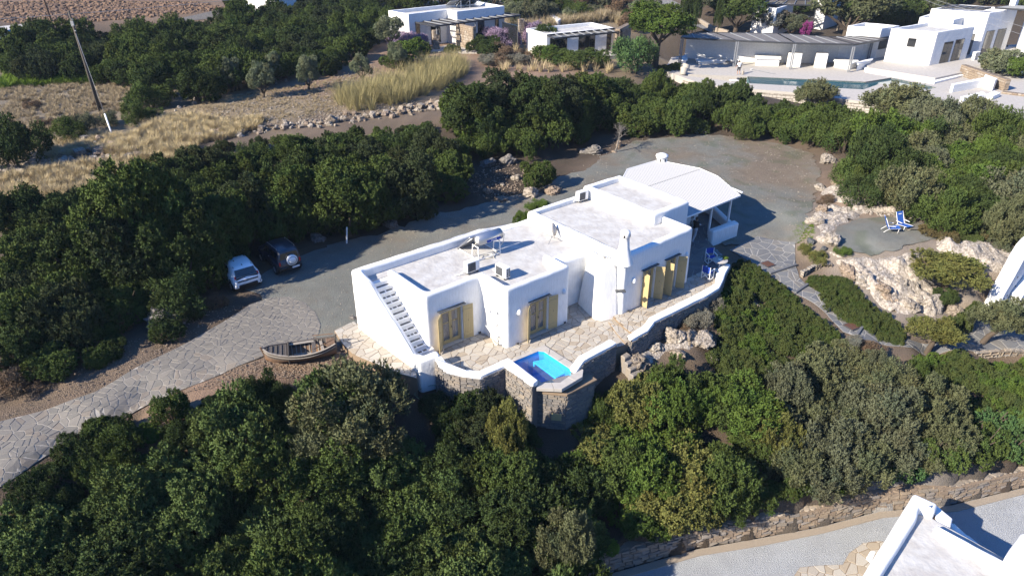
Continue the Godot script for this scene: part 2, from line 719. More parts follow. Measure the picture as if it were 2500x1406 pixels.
func leaf(name_: String, linear: Color) -> void:
	var m := mat(name_, linear, 0.85)
	m.vertex_color_use_as_albedo = true
	m.backlight_enabled = true
	m.backlight = Color(0.3, 0.3, 0.3)
	m.metallic_specular = 0.18
	m.cull_mode = BaseMaterial3D.CULL_DISABLED


# ---------------------------------------------------------------- the lie of the land
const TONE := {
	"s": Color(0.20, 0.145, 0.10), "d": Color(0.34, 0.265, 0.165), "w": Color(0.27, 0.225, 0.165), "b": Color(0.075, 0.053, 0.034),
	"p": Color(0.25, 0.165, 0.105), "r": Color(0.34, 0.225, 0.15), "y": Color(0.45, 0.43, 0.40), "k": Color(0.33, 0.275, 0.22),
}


func setup_ground() -> void:
	for c in CTRL:
		cx.append(c[0])
		cz.append(c[1])
		ch.append(c[2])
		ct.append(TONE[c[3]])


# below the low boundary wall?  > 0 on the yard's side, in metres
func yard_side(x: float, z: float) -> float:
	var p := Vector2(x, z)
	var best := 1e9
	var side := 0.0
	for i in wall_line.size() - 1:
		var a := wall_line[i]
		var b := wall_line[i + 1]
		var q := Geometry2D.get_closest_point_to_segment(p, a, b)
		var d := p.distance_to(q)
		if d < best:
			best = d
			side = signf((b - a).cross(p - a))
	return best * side


func hgt(x: float, z: float) -> float:
	if x > -14.0 and z > -34.0 and yard_side(x, z) > 0.0: return -6.75
	var s := 0.0
	var w := 0.0
	for i in cx.size():
		var dx := cx[i] - x
		var dz := cz[i] - z
		var d := dx * dx + dz * dz + 0.3
		var k := 1.0 / (d * d)
		s += k * ch[i]
		w += k
	return s / w


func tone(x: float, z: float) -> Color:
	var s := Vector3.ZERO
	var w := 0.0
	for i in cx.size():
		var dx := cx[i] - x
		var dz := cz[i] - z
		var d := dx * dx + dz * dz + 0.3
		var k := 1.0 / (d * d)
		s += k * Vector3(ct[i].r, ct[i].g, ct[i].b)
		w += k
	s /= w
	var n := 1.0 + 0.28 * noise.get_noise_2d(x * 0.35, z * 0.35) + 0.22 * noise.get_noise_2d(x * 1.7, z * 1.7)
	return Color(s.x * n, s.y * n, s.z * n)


func on_ground(p: Vector2, up := 0.0) -> Vector3:
	return Vector3(p.x, hgt(p.x, p.y) + up, p.y)


# a sheet that follows the ground inside the polygon; ragged > 0 frays its edge
func drape(poly: Array, step: float, lift: float, colour: Callable, ragged := 0.0, flat := NAN) -> ArrayMesh:
	var p := ccw(poly)
	var ring := PackedVector2Array()
	for i in p.size():
		var a := p[i]
		var b := p[(i + 1) % p.size()]
		var k := maxi(1, roundi(a.distance_to(b) / step))
		for j in k:
			var q := a.lerp(b, float(j) / k)
			if ragged > 0.0:
				q += Vector2(noise.get_noise_2d(q.x * 0.9, q.y * 0.9), noise.get_noise_2d(q.y * 0.9 + 50, q.x * 0.9)) * ragged
			ring.append(q)
	var pts := ring.duplicate()
	var lo := ring[0]
	var hi := ring[0]
	for q in ring:
		lo = lo.min(q)
		hi = hi.max(q)
	var inner_ring := Geometry2D.offset_polygon(ring, -step * 0.45)
	for ix in range(int((hi.x - lo.x) / step) + 1):
		for iz in range(int((hi.y - lo.y) / step) + 1):
			var q := lo + Vector2(ix + 0.5 * (iz % 2), iz) * step
			for r in inner_ring:
				if Geometry2D.is_point_in_polygon(q, r):
					pts.append(q)
					break
	var t := Geometry2D.triangulate_delaunay(pts)
	var v := PackedVector3Array()
	var c := PackedColorArray()
	var idx := PackedInt32Array()
	for q in pts:
		v.append(Vector3(q.x, (hgt(q.x, q.y) if is_nan(flat) else flat) + lift, q.y))
		c.append(colour.call(q))
	for i in range(0, t.size(), 3):
		var m := (pts[t[i]] + pts[t[i + 1]] + pts[t[i + 2]]) / 3.0
		if not Geometry2D.is_point_in_polygon(m, ring): continue
		var up := (pts[t[i + 1]] - pts[t[i]]).cross(pts[t[i + 2]] - pts[t[i]]) > 0.0
		idx.append_array(PackedInt32Array([t[i], t[i + 1], t[i + 2]] if up else [t[i], t[i + 2], t[i + 1]]))
	return arrays(v, c, idx)


func arrays(v: PackedVector3Array, c: PackedColorArray, idx: PackedInt32Array, n := PackedVector3Array()) -> ArrayMesh:
	if n.is_empty():
		n.resize(v.size())
		for i in range(0, idx.size(), 3):
			var f := (v[idx[i + 2]] - v[idx[i]]).cross(v[idx[i + 1]] - v[idx[i]])
			for k in 3: n[idx[i + k]] += f
		for i in n.size(): n[i] = n[i].normalized()
	var a := []
	a.resize(Mesh.ARRAY_MAX)
	a[Mesh.ARRAY_VERTEX] = v
	a[Mesh.ARRAY_NORMAL] = n
	if not c.is_empty(): a[Mesh.ARRAY_COLOR] = c
	if not idx.is_empty(): a[Mesh.ARRAY_INDEX] = idx
	var m := ArrayMesh.new()
	m.add_surface_from_arrays(Mesh.PRIMITIVE_TRIANGLES, a)
	return m


func terrain_mesh() -> ArrayMesh:
	var xs := PackedFloat32Array()
	var zs := PackedFloat32Array()
	var x := -420.0
	while x < 420.0:
		xs.append(x)
		x += clampf((absf(x) - 26.0) * 0.12, 0.45, 20.0)
	var z := 30.0
	while z > -620.0:
		zs.append(z)
		z -= 0.45 if z < -16.0 and z > -56.0 else clampf((absf(z + 36.0) - 18.0) * 0.1, 0.5, 20.0)
	var v := PackedVector3Array()
	var c := PackedColorArray()
	var idx := PackedInt32Array()
	for iz in zs.size():
		for ix in xs.size():
			var px := clampf(xs[ix], -200.0, 200.0)
			var h := hgt(xs[ix], zs[iz])
			h += 0.05 * noise.get_noise_2d(xs[ix] * 0.6, zs[iz] * 0.6)
			v.append(Vector3(xs[ix], h, zs[iz]))
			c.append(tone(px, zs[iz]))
	var w := xs.size()
	for iz in zs.size() - 1:
		for ix in w - 1:
			var a := iz * w + ix
			idx.append_array(PackedInt32Array([a, a + w, a + w + 1, a, a + w + 1, a + 1]))
	return arrays(v, c, idx)


# ---------------------------------------------------------------- paving
# irregular flat stones that fill the polygon: returns their outlines, nearest to the garden side first
func crazy(poly: Array, cell: float, gap: float, seed_: int) -> Array:
	var rg := RandomNumberGenerator.new()
	rg.seed = seed_
	var p := ccw(poly)
	var lo := p[0]
	var hi := p[0]
	for q in p:
		lo = lo.min(q)
		hi = hi.max(q)
	var nx := int((hi.x - lo.x) / cell) + 5
	var nz := int((hi.y - lo.y) / cell) + 5
	var seeds := {}
	for i in nx:
		for j in nz:
			if rg.randf() < 0.22: continue
			seeds[Vector2i(i, j)] = lo + Vector2(i - 2 + rg.randf_range(-0.1, 1.1), j - 2 + rg.randf_range(-0.1, 1.1)) * cell
	var out := []
	for key in seeds:
		var s: Vector2 = seeds[key]
		var r := cell * 2.2
		var cellp := PackedVector2Array([s + Vector2(-r, -r), s + Vector2(r, -r), s + Vector2(r, r), s + Vector2(-r, r)])
		for di in range(-3, 4):
			for dj in range(-3, 4):
				var k: Vector2i = key + Vector2i(di, dj)
				if k == key or not seeds.has(k): continue
				var o: Vector2 = seeds[k]
				cellp = clip_half(cellp, (s + o) / 2.0, (o - s).normalized())
		if cellp.size() < 3: continue
		for part in Geometry2D.intersect_polygons(cellp, p):
			for q in Geometry2D.offset_polygon(part, -gap / 2.0, Geometry2D.JOIN_MITER):
				if absf(area(q)) > 0.012 and not Geometry2D.is_polygon_clockwise(q) or absf(area(q)) > 0.012: out.append(q)
	return out


func clip_half(p: PackedVector2Array, at: Vector2, n: Vector2) -> PackedVector2Array:
	var out := PackedVector2Array()
	for i in p.size():
		var a := p[i]
		var b := p[(i + 1) % p.size()]
		var da := (a - at).dot(n)
		var db := (b - at).dot(n)
		if da <= 0.0: out.append(a)
		if da * db < 0.0: out.append(a.lerp(b, da / (da - db)))
	return out


func centre(p: PackedVector2Array) -> Vector2:
	var c := Vector2.ZERO
	for q in p: c += q
	return c / p.size()


func stone_slab(st: SurfaceTool, q: PackedVector2Array, y: Callable, top: float) -> void:
	var c := centre(q)
	var inner := PackedVector2Array()
	for w in q: inner.append(w + (c - w).normalized() * 0.014)
	for i in q.size():
		var j := (i + 1) % q.size()
		var e := (q[i] + q[j]) / 2.0 - c
		var out := Vector3(e.x, 0, e.y)
		var h1: float = y.call(q[i]) + top
		var h2: float = y.call(q[j]) + top
		face(st, [v3(q[i], h1 - 0.045), v3(q[j], h2 - 0.045), v3(q[j], h2 - 0.008), v3(q[i], h1 - 0.008)], out)
		face(st, [v3(q[i], h1 - 0.008), v3(q[j], h2 - 0.008), v3(inner[j], h2), v3(inner[i], h1)], out.normalized() + Vector3.UP)
		face(st, [v3(c, y.call(c) + top), v3(inner[i], h1), v3(inner[j], h2)], Vector3.UP)


func pave(parent: Node, poly: Array, cell: float, gap: float, mats: Array, y: Callable, seed_: int, most := 300) -> void:
	var stones := crazy(poly, cell, gap, seed_)
	stones.sort_custom(func(a, b): return centre(a).y > centre(b).y)
	var rest := begin()
	var n := 0
	for q in stones:
		var top := 0.019 + R.randf_range(-0.004, 0.005)
		if n < most:
			var st := begin()
			stone_slab(st, q, y, top)
			put("paving_stone", done(st), M[pick(mats)], parent)
		else:
			stone_slab(rest, q, y, top)
		n += 1
	if n > most: stuff(put("far_paving_stones", done(rest), M[mats[0]], parent))


# ---------------------------------------------------------------- plants
# sprigs of small leaves over lobes; the crown is about one metre in radius and stands on y = 0
func crown(kind: String, seed_: int) -> ArrayMesh:
	var rg := RandomNumberGenerator.new()
	rg.seed = seed_
	var lobes := 30
	var sprigs := 36
	var leaves := 27
	var long := 0.046
	var wide := 0.022
	var reach := 0.10
	var upward := 0.25
	var squash := 0.72
	var mid := 0.42
	var lr := Vector2(0.22, 0.40)
	match kind:
		"juniper":
			lobes = 34
			sprigs = 26
			leaves = 32
			reach = 0.24
			upward = 0.9
			long = 0.046
			wide = 0.019
			lr = Vector2(0.15, 0.3)
		"tree":
			mid = 0.0
			squash = 0.85
		"hedge":
			lobes = 30
			sprigs = 36
			leaves = 12
			squash = 0.42
			mid = 0.2
			lr = Vector2(0.22, 0.32)
			long = 0.05
			wide = 0.026
			reach = 0.06
		"airy":
			lobes = 24
			sprigs = 24
			leaves = 16
			reach = 0.2
			long = 0.07
			wide = 0.018
			lr = Vector2(0.14, 0.3)
	var v := PackedVector3Array()
	var n := PackedVector3Array()
	var c := PackedColorArray()
	var lc := []
	for i in lobes:
		var d := Vector3(rg.randfn(), rg.randfn(), rg.randfn()).normalized()
		if kind != "tree" and d.y < -0.15: d.y = -d.y * 0.6
		elif d.y < -0.6: d.y = -d.y
		var r := rg.randf_range(lr.x, lr.y)
		var k := rg.randf_range(0.45, 1.14) if i > 3 else 0.2
		lc.append([Vector3(d.x, 0, d.z) * k * (1.0 - r * 0.6) + Vector3.UP * (mid + d.y * squash * k * (1.0 - r * 0.5)), r, rg.randf_range(0.72, 1.28), rg.randf_range(-0.14, 0.14)])
	var heart := Vector3(0, mid * 0.6, 0)
	for l in lc:
		var p0: Vector3 = l[0]
		var r: float = l[1]
		var away := (p0 - heart).normalized()
		for s in int(sprigs * (0.5 + r / lr.y)):
			var d := Vector3(rg.randfn(), rg.randfn(), rg.randfn()).normalized()
			if d.dot(away) < -0.35: d = -d
			var p := p0 + Vector3(d.x, d.y * 0.85, d.z) * r * rg.randf_range(0.72, 1.03)
			if p.y < 0.02 and kind != "tree": continue
			var deep := false
			for o in lc:
				if o != l and p.distance_to(o[0]) < o[1] * 0.66: deep = true
			if deep and rg.randf() < 0.85: continue
			var axis := (d + Vector3.UP * upward + Vector3(rg.randfn(), rg.randfn(), rg.randfn()) * 0.3).normalized()
			var tone_: float = l[2] * rg.randf_range(0.8, 1.2)
			for k in leaves:
				var t := rg.randf()
				var side := Vector3(rg.randfn(), rg.randfn(), rg.randfn()).normalized()
				var spread := (1.0 - t * 0.75) if upward > 0.5 else 1.0
				var b := p + axis * reach * (t - 0.2) + side * reach * 0.3 * spread
				var dir := (axis * (1.1 if upward > 0.5 else 0.6) + side * 0.9).normalized()
				var w := dir.cross(Vector3(rg.randfn(), rg.randfn(), rg.randfn())).normalized()
				var ll := long * rg.randf_range(0.7, 1.3)
				var nn := dir.cross(w)
				if nn.dot(d) < 0.0:
					nn = -nn
					w = -w
				var ns := (nn + d * 0.45).normalized()
				v.append_array([b + w * wide, b + dir * ll, b - w * wide])
				n.append_array([ns, ns, ns])
				var g := tone_ * rg.randf_range(0.82, 1.18)
				var cc := Color(g * (1.0 + l[3]), g, g * (1.0 - l[3] * 0.6))
				c.append_array([cc, cc, cc])
	return arrays(v, c, PackedInt32Array(), n)


func stems(height: float, spread: float, seed_: int, thick := 0.05, n := 5) -> ArrayMesh:
	var rg := RandomNumberGenerator.new()
	rg.seed = seed_
	var st := begin(true)
	for i in n:
		var a := TAU * (i + rg.randf()) / n
		var d := Vector3(cos(a), 0, sin(a)) * spread
		tube(st, [Vector3(d.x * 0.08, -0.25, d.z * 0.08), d * 0.35 + Vector3.UP * height * 0.4, d * rg.randf_range(0.6, 0.9) + Vector3.UP * height * rg.randf_range(0.75, 1.0)], [thick, thick * 0.75, thick * 0.3], 5, false)
	return done(st)


func boulder(seed_: int, flat: float, cuts := 14) -> ArrayMesh:
	var rg := RandomNumberGenerator.new()
	rg.seed = seed_
	var sph := SphereMesh.new()
	sph.radial_segments = 40
	sph.rings = 24
	var a := sph.get_mesh_arrays()
	var v: PackedVector3Array = a[Mesh.ARRAY_VERTEX]
	var planes := []
	for i in cuts:
		planes.append([Vector3(rg.randfn(), rg.randfn() * 0.7, rg.randfn()).normalized(), rg.randf_range(0.2, 0.4)])
	var nz := FastNoiseLite.new()
	nz.seed = seed_
	nz.frequency = 2.4
	nz.fractal_octaves = 4
	for i in v.size():
		var p := v[i]
		for pl in planes:
			var d: float = p.dot(pl[0])
			if d > pl[1]: p -= pl[0] * (d - pl[1]) * 0.9
		p += p.normalized() * (0.12 * nz.get_noise_3dv(p * 1.3) - 0.10 * (1.0 - minf(1.0, 5.0 * absf(nz.get_noise_3dv(p * 1.7 + Vector3(9, 9, 9))))))
		p.y *= flat
		v[i] = p * 1.15
	a[Mesh.ARRAY_VERTEX] = v
	var m := ArrayMesh.new()
	m.add_surface_from_arrays(Mesh.PRIMITIVE_TRIANGLES, a)
	var st := SurfaceTool.new()
	st.create_from(m, 0)
	st.generate_normals()
	return st.commit()


func small_stone(seed_: int) -> ArrayMesh:
	var rg := RandomNumberGenerator.new()
	rg.seed = seed_
	var st := begin()
	var c := []
	for x in [-0.5, 0.5]:
		for y in [-0.5, 0.5]:
			for z in [-0.5, 0.5]:
				c.append(Vector3(x, y, z) * rg.randf_range(0.72, 1.0) + Vector3(rg.randf_range(-0.08, 0.08), 0, 0))
	var top := []
	for f in [[0, 1, 3, 2], [4, 5, 7, 6], [0, 1, 5, 4], [2, 3, 7, 6], [0, 2, 6, 4], [1, 3, 7, 5]]:
		var m: Vector3 = (c[f[0]] + c[f[1]] + c[f[2]] + c[f[3]]) / 4.0
		var tip := m * rg.randf_range(1.1, 1.4)
		for k in 4: face(st, [c[f[k]], c[f[(k + 1) % 4]], tip], m)
	return done(st)


# a dressed stone one unit wide (x), high (y) and deep (z), its face at +z with worn edges
func wall_block(seed_: int) -> ArrayMesh:
	var rg := RandomNumberGenerator.new()
	rg.seed = seed_
	var st := begin()
	var b := []
	var f := []
	for k in [Vector2(-0.5, -0.5), Vector2(0.5, -0.5), Vector2(0.5, 0.5), Vector2(-0.5, 0.5)]:
		var j := Vector2(rg.randf_range(-0.05, 0.05), rg.randf_range(-0.1, 0.06))
		b.append(Vector3(k.x + j.x, k.y + j.y, -0.5))
		f.append(Vector3((k.x + j.x) * 0.9, (k.y + j.y) * 0.84, 0.35 + rg.randf_range(-0.15, 0.15)))
	face(st, f, Vector3.BACK)
	for i in 4:
		var j := (i + 1) % 4
		face(st, [b[i], b[j], f[j], f[i]], (b[i] + b[j]) * Vector3(1, 1, 0))
	return done(st)


func setup_shapes() -> void:
	for k in ["mastic", "juniper", "tree", "hedge", "airy"]:
		crowns[k] = []
		for i in (6 if k == "mastic" else 4): crowns[k].append(crown(k, 100 + i * 7 + k.length() * 31))
	for i in 6: rocks.append(boulder(40 + i, [0.75, 0.62, 0.9, 0.7, 0.8, 0.55][i]))
	for i in 6: cubes.append(wall_block(70 + i))
	for i in 5: crowns["stem%d" % i] = stems(1.0, 0.6, 300 + i)
	crowns["pebble"] = []
	for i in 4: crowns.pebble.append(small_stone(500 + i))


func bush(called: String, at: Vector3, radius: float, height: float, leaf_: String, label: String, group := "", form := "mastic") -> Node3D:
	var t := thing(called, label, called.replace("_", " ").split(" ")[-1], at, R.randf() * TAU, group)
	var b := Basis().scaled(Vector3(radius, height, radius * R.randf_range(0.85, 1.15)))
	put("crown", pick(crowns[form]), M[leaf_], t, Transform3D(b, Vector3(0, -0.1, 0)))
	put("stem", crowns["stem%d" % (R.randi() % 5)], M.bark, t, Transform3D(Basis().scaled(Vector3(radius, height * 0.75, radius))))
	return t


# a tree: one tapered trunk with limbs and a crown carried above
func tree(called: String, at: Vector3, radius: float, height: float, leaf_: String, label: String, group := "", form := "tree", lean := Vector3.ZERO, trunk_share := 0.45, bark := "bark") -> Node3D:
	var t := thing(called, label, "tree", at, 0.0, group)
	var hub := lean + Vector3.UP * height * trunk_share
	var st := begin(true)
	var th := radius * 0.07 + 0.05
	tube(st, [Vector3(0, -0.3, 0), lean * 0.4 + Vector3.UP * height * trunk_share * 0.5, hub], [th * 1.3, th, th * 0.8], 8, false)
	for i in 6:
		var a := TAU * i / 6.0 + R.randf()
		var d := Vector3(cos(a), 0, sin(a)) * radius * 0.6
		tube(st, [hub - Vector3.UP * 0.1, hub + d * 0.5 + Vector3.UP * height * 0.14, hub + d + Vector3.UP * height * R.randf_range(0.2, 0.4)], [th * 0.6, th * 0.4, th * 0.15], 5, false)
	put("trunk", done(st), M[bark], t)
	var ch_ := height * (1.0 - trunk_share) * 0.62
	var b := Basis(Vector3.UP, R.randf() * TAU).scaled(Vector3(radius, ch_, radius))
	put("crown", pick(crowns[form]), M[leaf_], t, Transform3D(b, hub + Vector3.UP * ch_ * (0.9 if form == "tree" else -0.1)))
	return t


# bushes spread through the polygon (crown centres), each one a thing of its own
const TONE_WORD := {"leaf_mastic": "green", "leaf_dark": "dark green", "leaf_dark2": "blackish green", "leaf_fore": "mid green", "leaf_bright": "fresh green", "leaf_bright2": "bluish green", "leaf_yellow": "yellow green", "leaf_juniper": "olive grey", "leaf_grey2": "grey green", "leaf_grey": "pale grey", "leaf_brown": "brown", "leaf_olive": "silvery"}


# place: where the thicket is; each bush is told by size, tone and its spot in the thicket
func thicket(poly: Array, spacing: float, size: Vector2, leaves: Array, called: String, place: String, group: String, form := "mastic", seed_ := 1) -> void:
	R.seed = seed_
	var p := ccw(poly)
	var lo := p[0]
	var hi := p[0]
	for q in p:
		lo = lo.min(q)
		hi = hi.max(q)
	var got := []
	var tries := int((hi.x - lo.x) * (hi.y - lo.y) / (spacing * spacing) * 14.0)
	for i in tries:
		var q := Vector2(R.randf_range(lo.x, hi.x), R.randf_range(lo.y, hi.y))
		if not Geometry2D.is_point_in_polygon(q, p): continue
		var ok := true
		for g in got:
			if g.distance_to(q) < spacing: ok = false
		if ok: got.append(q)
	for q in got:
		var r := R.randf_range(size.x, size.y)
		var lf: String = pick(leaves)
		var fx := clampi(int((q.x - lo.x) / (hi.x - lo.x) * 5.0), 0, 4)
		var fz := clampi(int((q.y - lo.y) / (hi.y - lo.y) * 4.0), 0, 3)
		var k := (r - size.x) / (size.y - size.x)
		var big: String = "small" if k < 0.33 else ("large" if k > 0.67 else "medium")
		var spot: String = ["back", "upper", "lower", "front"][fz] + " " + ["far left", "left", "middle", "right", "far right"][fx]
		bush(called, on_ground(q, -0.15), r, r * R.randf_range(0.95, 1.6), lf, "%s %s bush at the %s of %s" % [big, TONE_WORD[lf], spot, place], group, form if R.randf() < 0.72 or form == "hedge" else pick(["mastic", "juniper", "juniper", "airy"]))


# ---------------------------------------------------------------- ground, yards, paths
func build_ground() -> void:
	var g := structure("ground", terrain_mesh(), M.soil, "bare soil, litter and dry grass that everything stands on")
	var grey := Color(0.345, 0.355, 0.315)
	var brown := Color(0.36, 0.28, 0.20)
	var yard_tone := func(q: Vector2) -> Color:
		var n := noise.get_noise_2d(q.x * 0.16, q.y * 0.16) * 0.9 + noise.get_noise_2d(q.x * 0.7, q.y * 0.7) * 0.5
		var far := clampf((q.x - 17.0) / 7.0, 0.0, 1.0) * clampf((-44.0 - q.y) / 10.0, 0.0, 1.0)
		var rim := clampf((-50.0 - q.y) / 9.0, 0.0, 1.0) * 0.35
		var k := clampf(n * 0.95 + far * 0.7 + rim, 0.0, 0.95)
		var c := grey.lerp(brown, k) * (1.0 + 0.18 * noise.get_noise_2d(q.x * 2.3 + 9.0, q.y * 2.3))
		if noise.get_noise_2d(q.x * 0.25 + 70.0, q.y * 0.25) > 0.34 and q.x > 8.0: c = c.lerp(Color(0.12, 0.17, 0.06), 0.35)
		return c
	structure("gravel_yard", drape(pl([-16.26, -38.26, -15.51, -40.85, -13.86, -42.65, -11.32, -44.88, -7.33, -47.13, -3.14, -51.06, 1.3, -53.57, 3.43, -56.83, 6.39, -59.26, 8.18, -62.61, 11.64, -67.22, 18.35, -69.86, 22.1, -68.66, 25.52, -66.82, 27.7, -63.67, 26.17, -57.96, 24, -53, 22, -48.93, 20.28, -45.25, 19.41, -44.18, 16.85, -44.4, 14.62, -44.43, 13.24, -47.09, 1.41, -44.61, -6, -36.09, -8.09, -31.92, -9.85, -31.95, -10.7, -32.76, -13.07, -35.72]), 0.5, 0.045, yard_tone, 0.5), M.gravel, "blue grey gravel yard and parking round the back of the white house")
	structure("knoll_gravel", drape(pl([22.39, -45.35, 25.03, -47.48, 27.88, -47.38, 29.32, -45.1, 28.72, -43.43, 26.47, -42.68, 25.12, -42.08, 23.37, -41.65, 21.72, -42.19, 21.43, -43.56]), 0.4, 0.06, yard_tone, 0.3), M.gravel, "small patch of grey gravel on the rocky knoll where the loungers stand")
	# driveway of irregular flags
	var drive := pl([-23.81, -26.13, -22.25, -27.03, -20.52, -28.23, -18.8, -30.7, -17.43, -32.57, -16.32, -34.5, -15.43, -36.4, -14.45, -37.19, -13.37, -37.29, -12.3, -36.62, -11.33, -35.41, -10.73, -34.13, -10.65, -33.08, -11.29, -32.44, -12.59, -31.71, -13.29, -30.96, -14.5, -30.1, -16.04, -28.87, -18.19, -27.37, -20.15, -25.42, -21.42, -23.65, -21.99, -22.77, -23.35, -20.78, -26.49, -24.35])
	var joint := func(_q: Vector2) -> Color: return Color(1, 1, 1)
	var d := structure("driveway", drape(drive, 0.33, 0.05, joint), M.grey_joint, "driveway of irregular grey flagstones that ends in a round head beside the wooden boat")
	pave(d, drive, 0.34, 0.03, ["grey_stone", "grey_stone_1", "grey_stone_2", "grey_stone_1", "grey_stone", "grey_stone_3"], func(q: Vector2) -> float: return hgt(q.x, q.y) + 0.05, 3)
	# garden path of dark flags
	var path := pl([14.76, -43.69, 17.26, -45.78, 19.43, -44.49, 18.59, -41.64, 18.42, -40.48, 18.65, -39.59, 19.44, -37.92, 20.75, -35.79, 22.91, -35.08, 24.4, -35.07, 26.49, -36.41, 28.35, -37.74, 30.99, -39.55, 33.6, -38.95, 30.75, -34.08, 26.73, -34.17, 24.94, -34.36, 22.73, -34.09, 19.88, -34.42, 19.17, -34.97, 18.86, -36.88, 17.57, -38.47, 17.07, -39.78, 16.43, -40.81, 15.59, -42.44])
	var f := structure("garden_path", drape(path, 0.33, 0.05, joint), M.dark_joint, "dark flagstone path that steps down the garden past the rocks")
	pave(f, path, 0.55, 0.05, ["dark_stone", "dark_stone_1", "dark_stone_2", "dark_stone_3", "dark_stone_1"], func(q: Vector2) -> float: return hgt(q.x, q.y) + 0.05, 5)
	for s in [pl3([17.51, -0.82, -38.53, 18.67, -0.8, -39.59]), pl3([18.84, -1.2, -36.91, 19.69, -1.1, -37.55]), pl3([19.77, -1.38, -34.57, 20.73, -1.32, -35.75]), pl3([16.55, -0.58, -40.61, 18.67, -0.55, -41.81])]:
		var st := begin()
		bar(st, s[0] + Vector3(0, 0.1, 0), s[1] + Vector3(0, 0.1, 0), 0.16, 0.2, 0.02)
		put("step_shadow_edge", done(st), M.dark_stone_2, f)  # dark bar at each step, its shadow line built as dark stone
	for k in [["rust brown iron manhole cover in the path beside the upper hedge", Vector3(16.85, -0.55, -41.93)], ["rust brown iron manhole cover farther down the path beside the long low hedge", Vector3(19.84, -1.3, -35.45)]]:
		var mh := thing("manhole_cover", k[0], "manhole cover", k[1] + Vector3(0, 0.1, 0), 0.5)
		put("frame", box_mesh(Vector3(0.72, 0.05, 0.72), 0.01), M.dark_metal, mh)
		put("lid", box_mesh(Vector3(0.62, 0.03, 0.62), 0.01, Vector3(0, 0.022, 0)), M.rust, mh)
	# the lower yard
	var yp := []
	for q in wall_line: yp.append(q + Vector2(0.1, 0.25))
	yp.append(Vector2(60, -20))
	yp.append(Vector2(60, -4))
	yp.append(Vector2(0, -4))
	structure("white_gravel_yard", drape(yp, 0.7, 0.0, func(q: Vector2) -> Color: return Color(0.76, 0.79, 0.82) * (1.0 + 0.12 * noise.get_noise_2d(q.x, q.y)), 0.0, -6.55), M.gravel, "pale gravel yard round the lower white house")
	var patio := pl([12.97, -22.36, 13.42, -22.84, 14.32, -22.95, 15.48, -23, 16.04, -23.66, 16.98, -24.27, 17.83, -24.4, 18.7, -24.15, 17.1, -20.77, 12.42, -20.77])
	var lp := structure("lower_patio", prism_mesh(patio, -6.7, -6.52), M.light_joint, "patio of beige flags beside the lower white house")
	pave(lp, patio, 0.42, 0.03, ["light_stone", "light_stone_1", "light_stone_2", "light_stone_3"], func(_q: Vector2) -> float: return -6.52, 8)
	# loose stones and gravel
	scatter("loose_stones", pl([2.62, -53.92, 9.93, -67.79, 19.29, -70.42, 27.41, -65.52, 26.38, -57.89, 21.05, -45.52, 14.82, -54.13]), 900, Vector2(0.02, 0.07), "limestone_1", 21)
	scatter("drive_side_stones", pl([-14.5, -30.1, -13.05, -30.9, -10.39, -32.36, -8.52, -31.89, -8.25, -30.36, -11.43, -29.56, -13.34, -29.1, -16.16, -28.41]), 2200, Vector2(0.015, 0.05), "sand_stone_2", 22)
	scatter("bank_stones", pl([-23.91, -26.29, -20.43, -28.54, -17.37, -32.72, -15.67, -36.4, -17.42, -35.98, -20.39, -32.55, -22.73, -30.69, -23.75, -27.97]), 900, Vector2(0.015, 0.055), "sand_stone_2", 23)
	scatter("knoll_stones", pl([26.06, -53.04, 28.31, -53.1, 29.6, -49.21, 30.07, -46.53, 27.69, -46.99, 24.94, -48.67]), 1100, Vector2(0.05, 0.16), "limestone_3", 24)
	scatter("yard_pebbles", pl([-15.05, -37.57, -14.44, -40.73, -7.28, -46.61, 0.96, -52.1, 1.18, -47.04, -6.11, -36.99, -9.1, -32.62, -10.84, -34.33]), 1500, Vector2(0.015, 0.045), "limestone_1", 25)
	scatter("field_stones", pl([-33.26, -67.54, -29.15, -73.94, -21.04, -82.97, -18.33, -94.19, -10.87, -76.31, -7.85, -71.9, -24.69, -65.18]), 2200, Vector2(0.03, 0.12), "limestone_1", 26)
	scatter("slope_stones", pl([-4.04, -55.77, 0, -61.63, 1.39, -58.1, 2.62, -53.92, 0, -51.5, -2.88, -52.51]), 500, Vector2(0.03, 0.12), "limestone_2", 27)
	scatter("plough_clods", pl([-94.57, -141.39, -77.87, -145.73, -58.53, -142.07, -49.47, -133.49, -57.04, -124.28, -70.2, -117.58, -81.45, -120.2]), 2500, Vector2(0.15, 0.5), "brown_wood", 29)


func scatter(called: String, poly: Array, n: int, size: Vector2, m: String, seed_: int, flat := NAN) -> void:
	R.seed = seed_
	var p := ccw(poly)
	var lo := p[0]
	var hi := p[0]
	for q in p:
		lo = lo.min(q)
		hi = hi.max(q)
	var xf := []
	for i in n * 3:
		if xf.size() >= n: break
		var q := Vector2(R.randf_range(lo.x, hi.x), R.randf_range(lo.y, hi.y))
		if not Geometry2D.is_point_in_polygon(q, p): continue
		var s := R.randf_range(size.x, size.y) * R.randf_range(0.6, 1.0)
		var b := Basis.from_euler(Vector3(R.randf() * TAU, R.randf() * TAU, 0)).scaled(Vector3(s, s * 0.8, s) * 1.4)
		xf.append(Transform3D(b, v3(q, (hgt(q.x, q.y) if is_nan(flat) else flat) + 0.05)))
	var o := copies(called, crowns.pebble[seed_ % 4], M[m], xf)
	tag(o, "scattered " + called.replace("_", " ") + " lying on the ground")


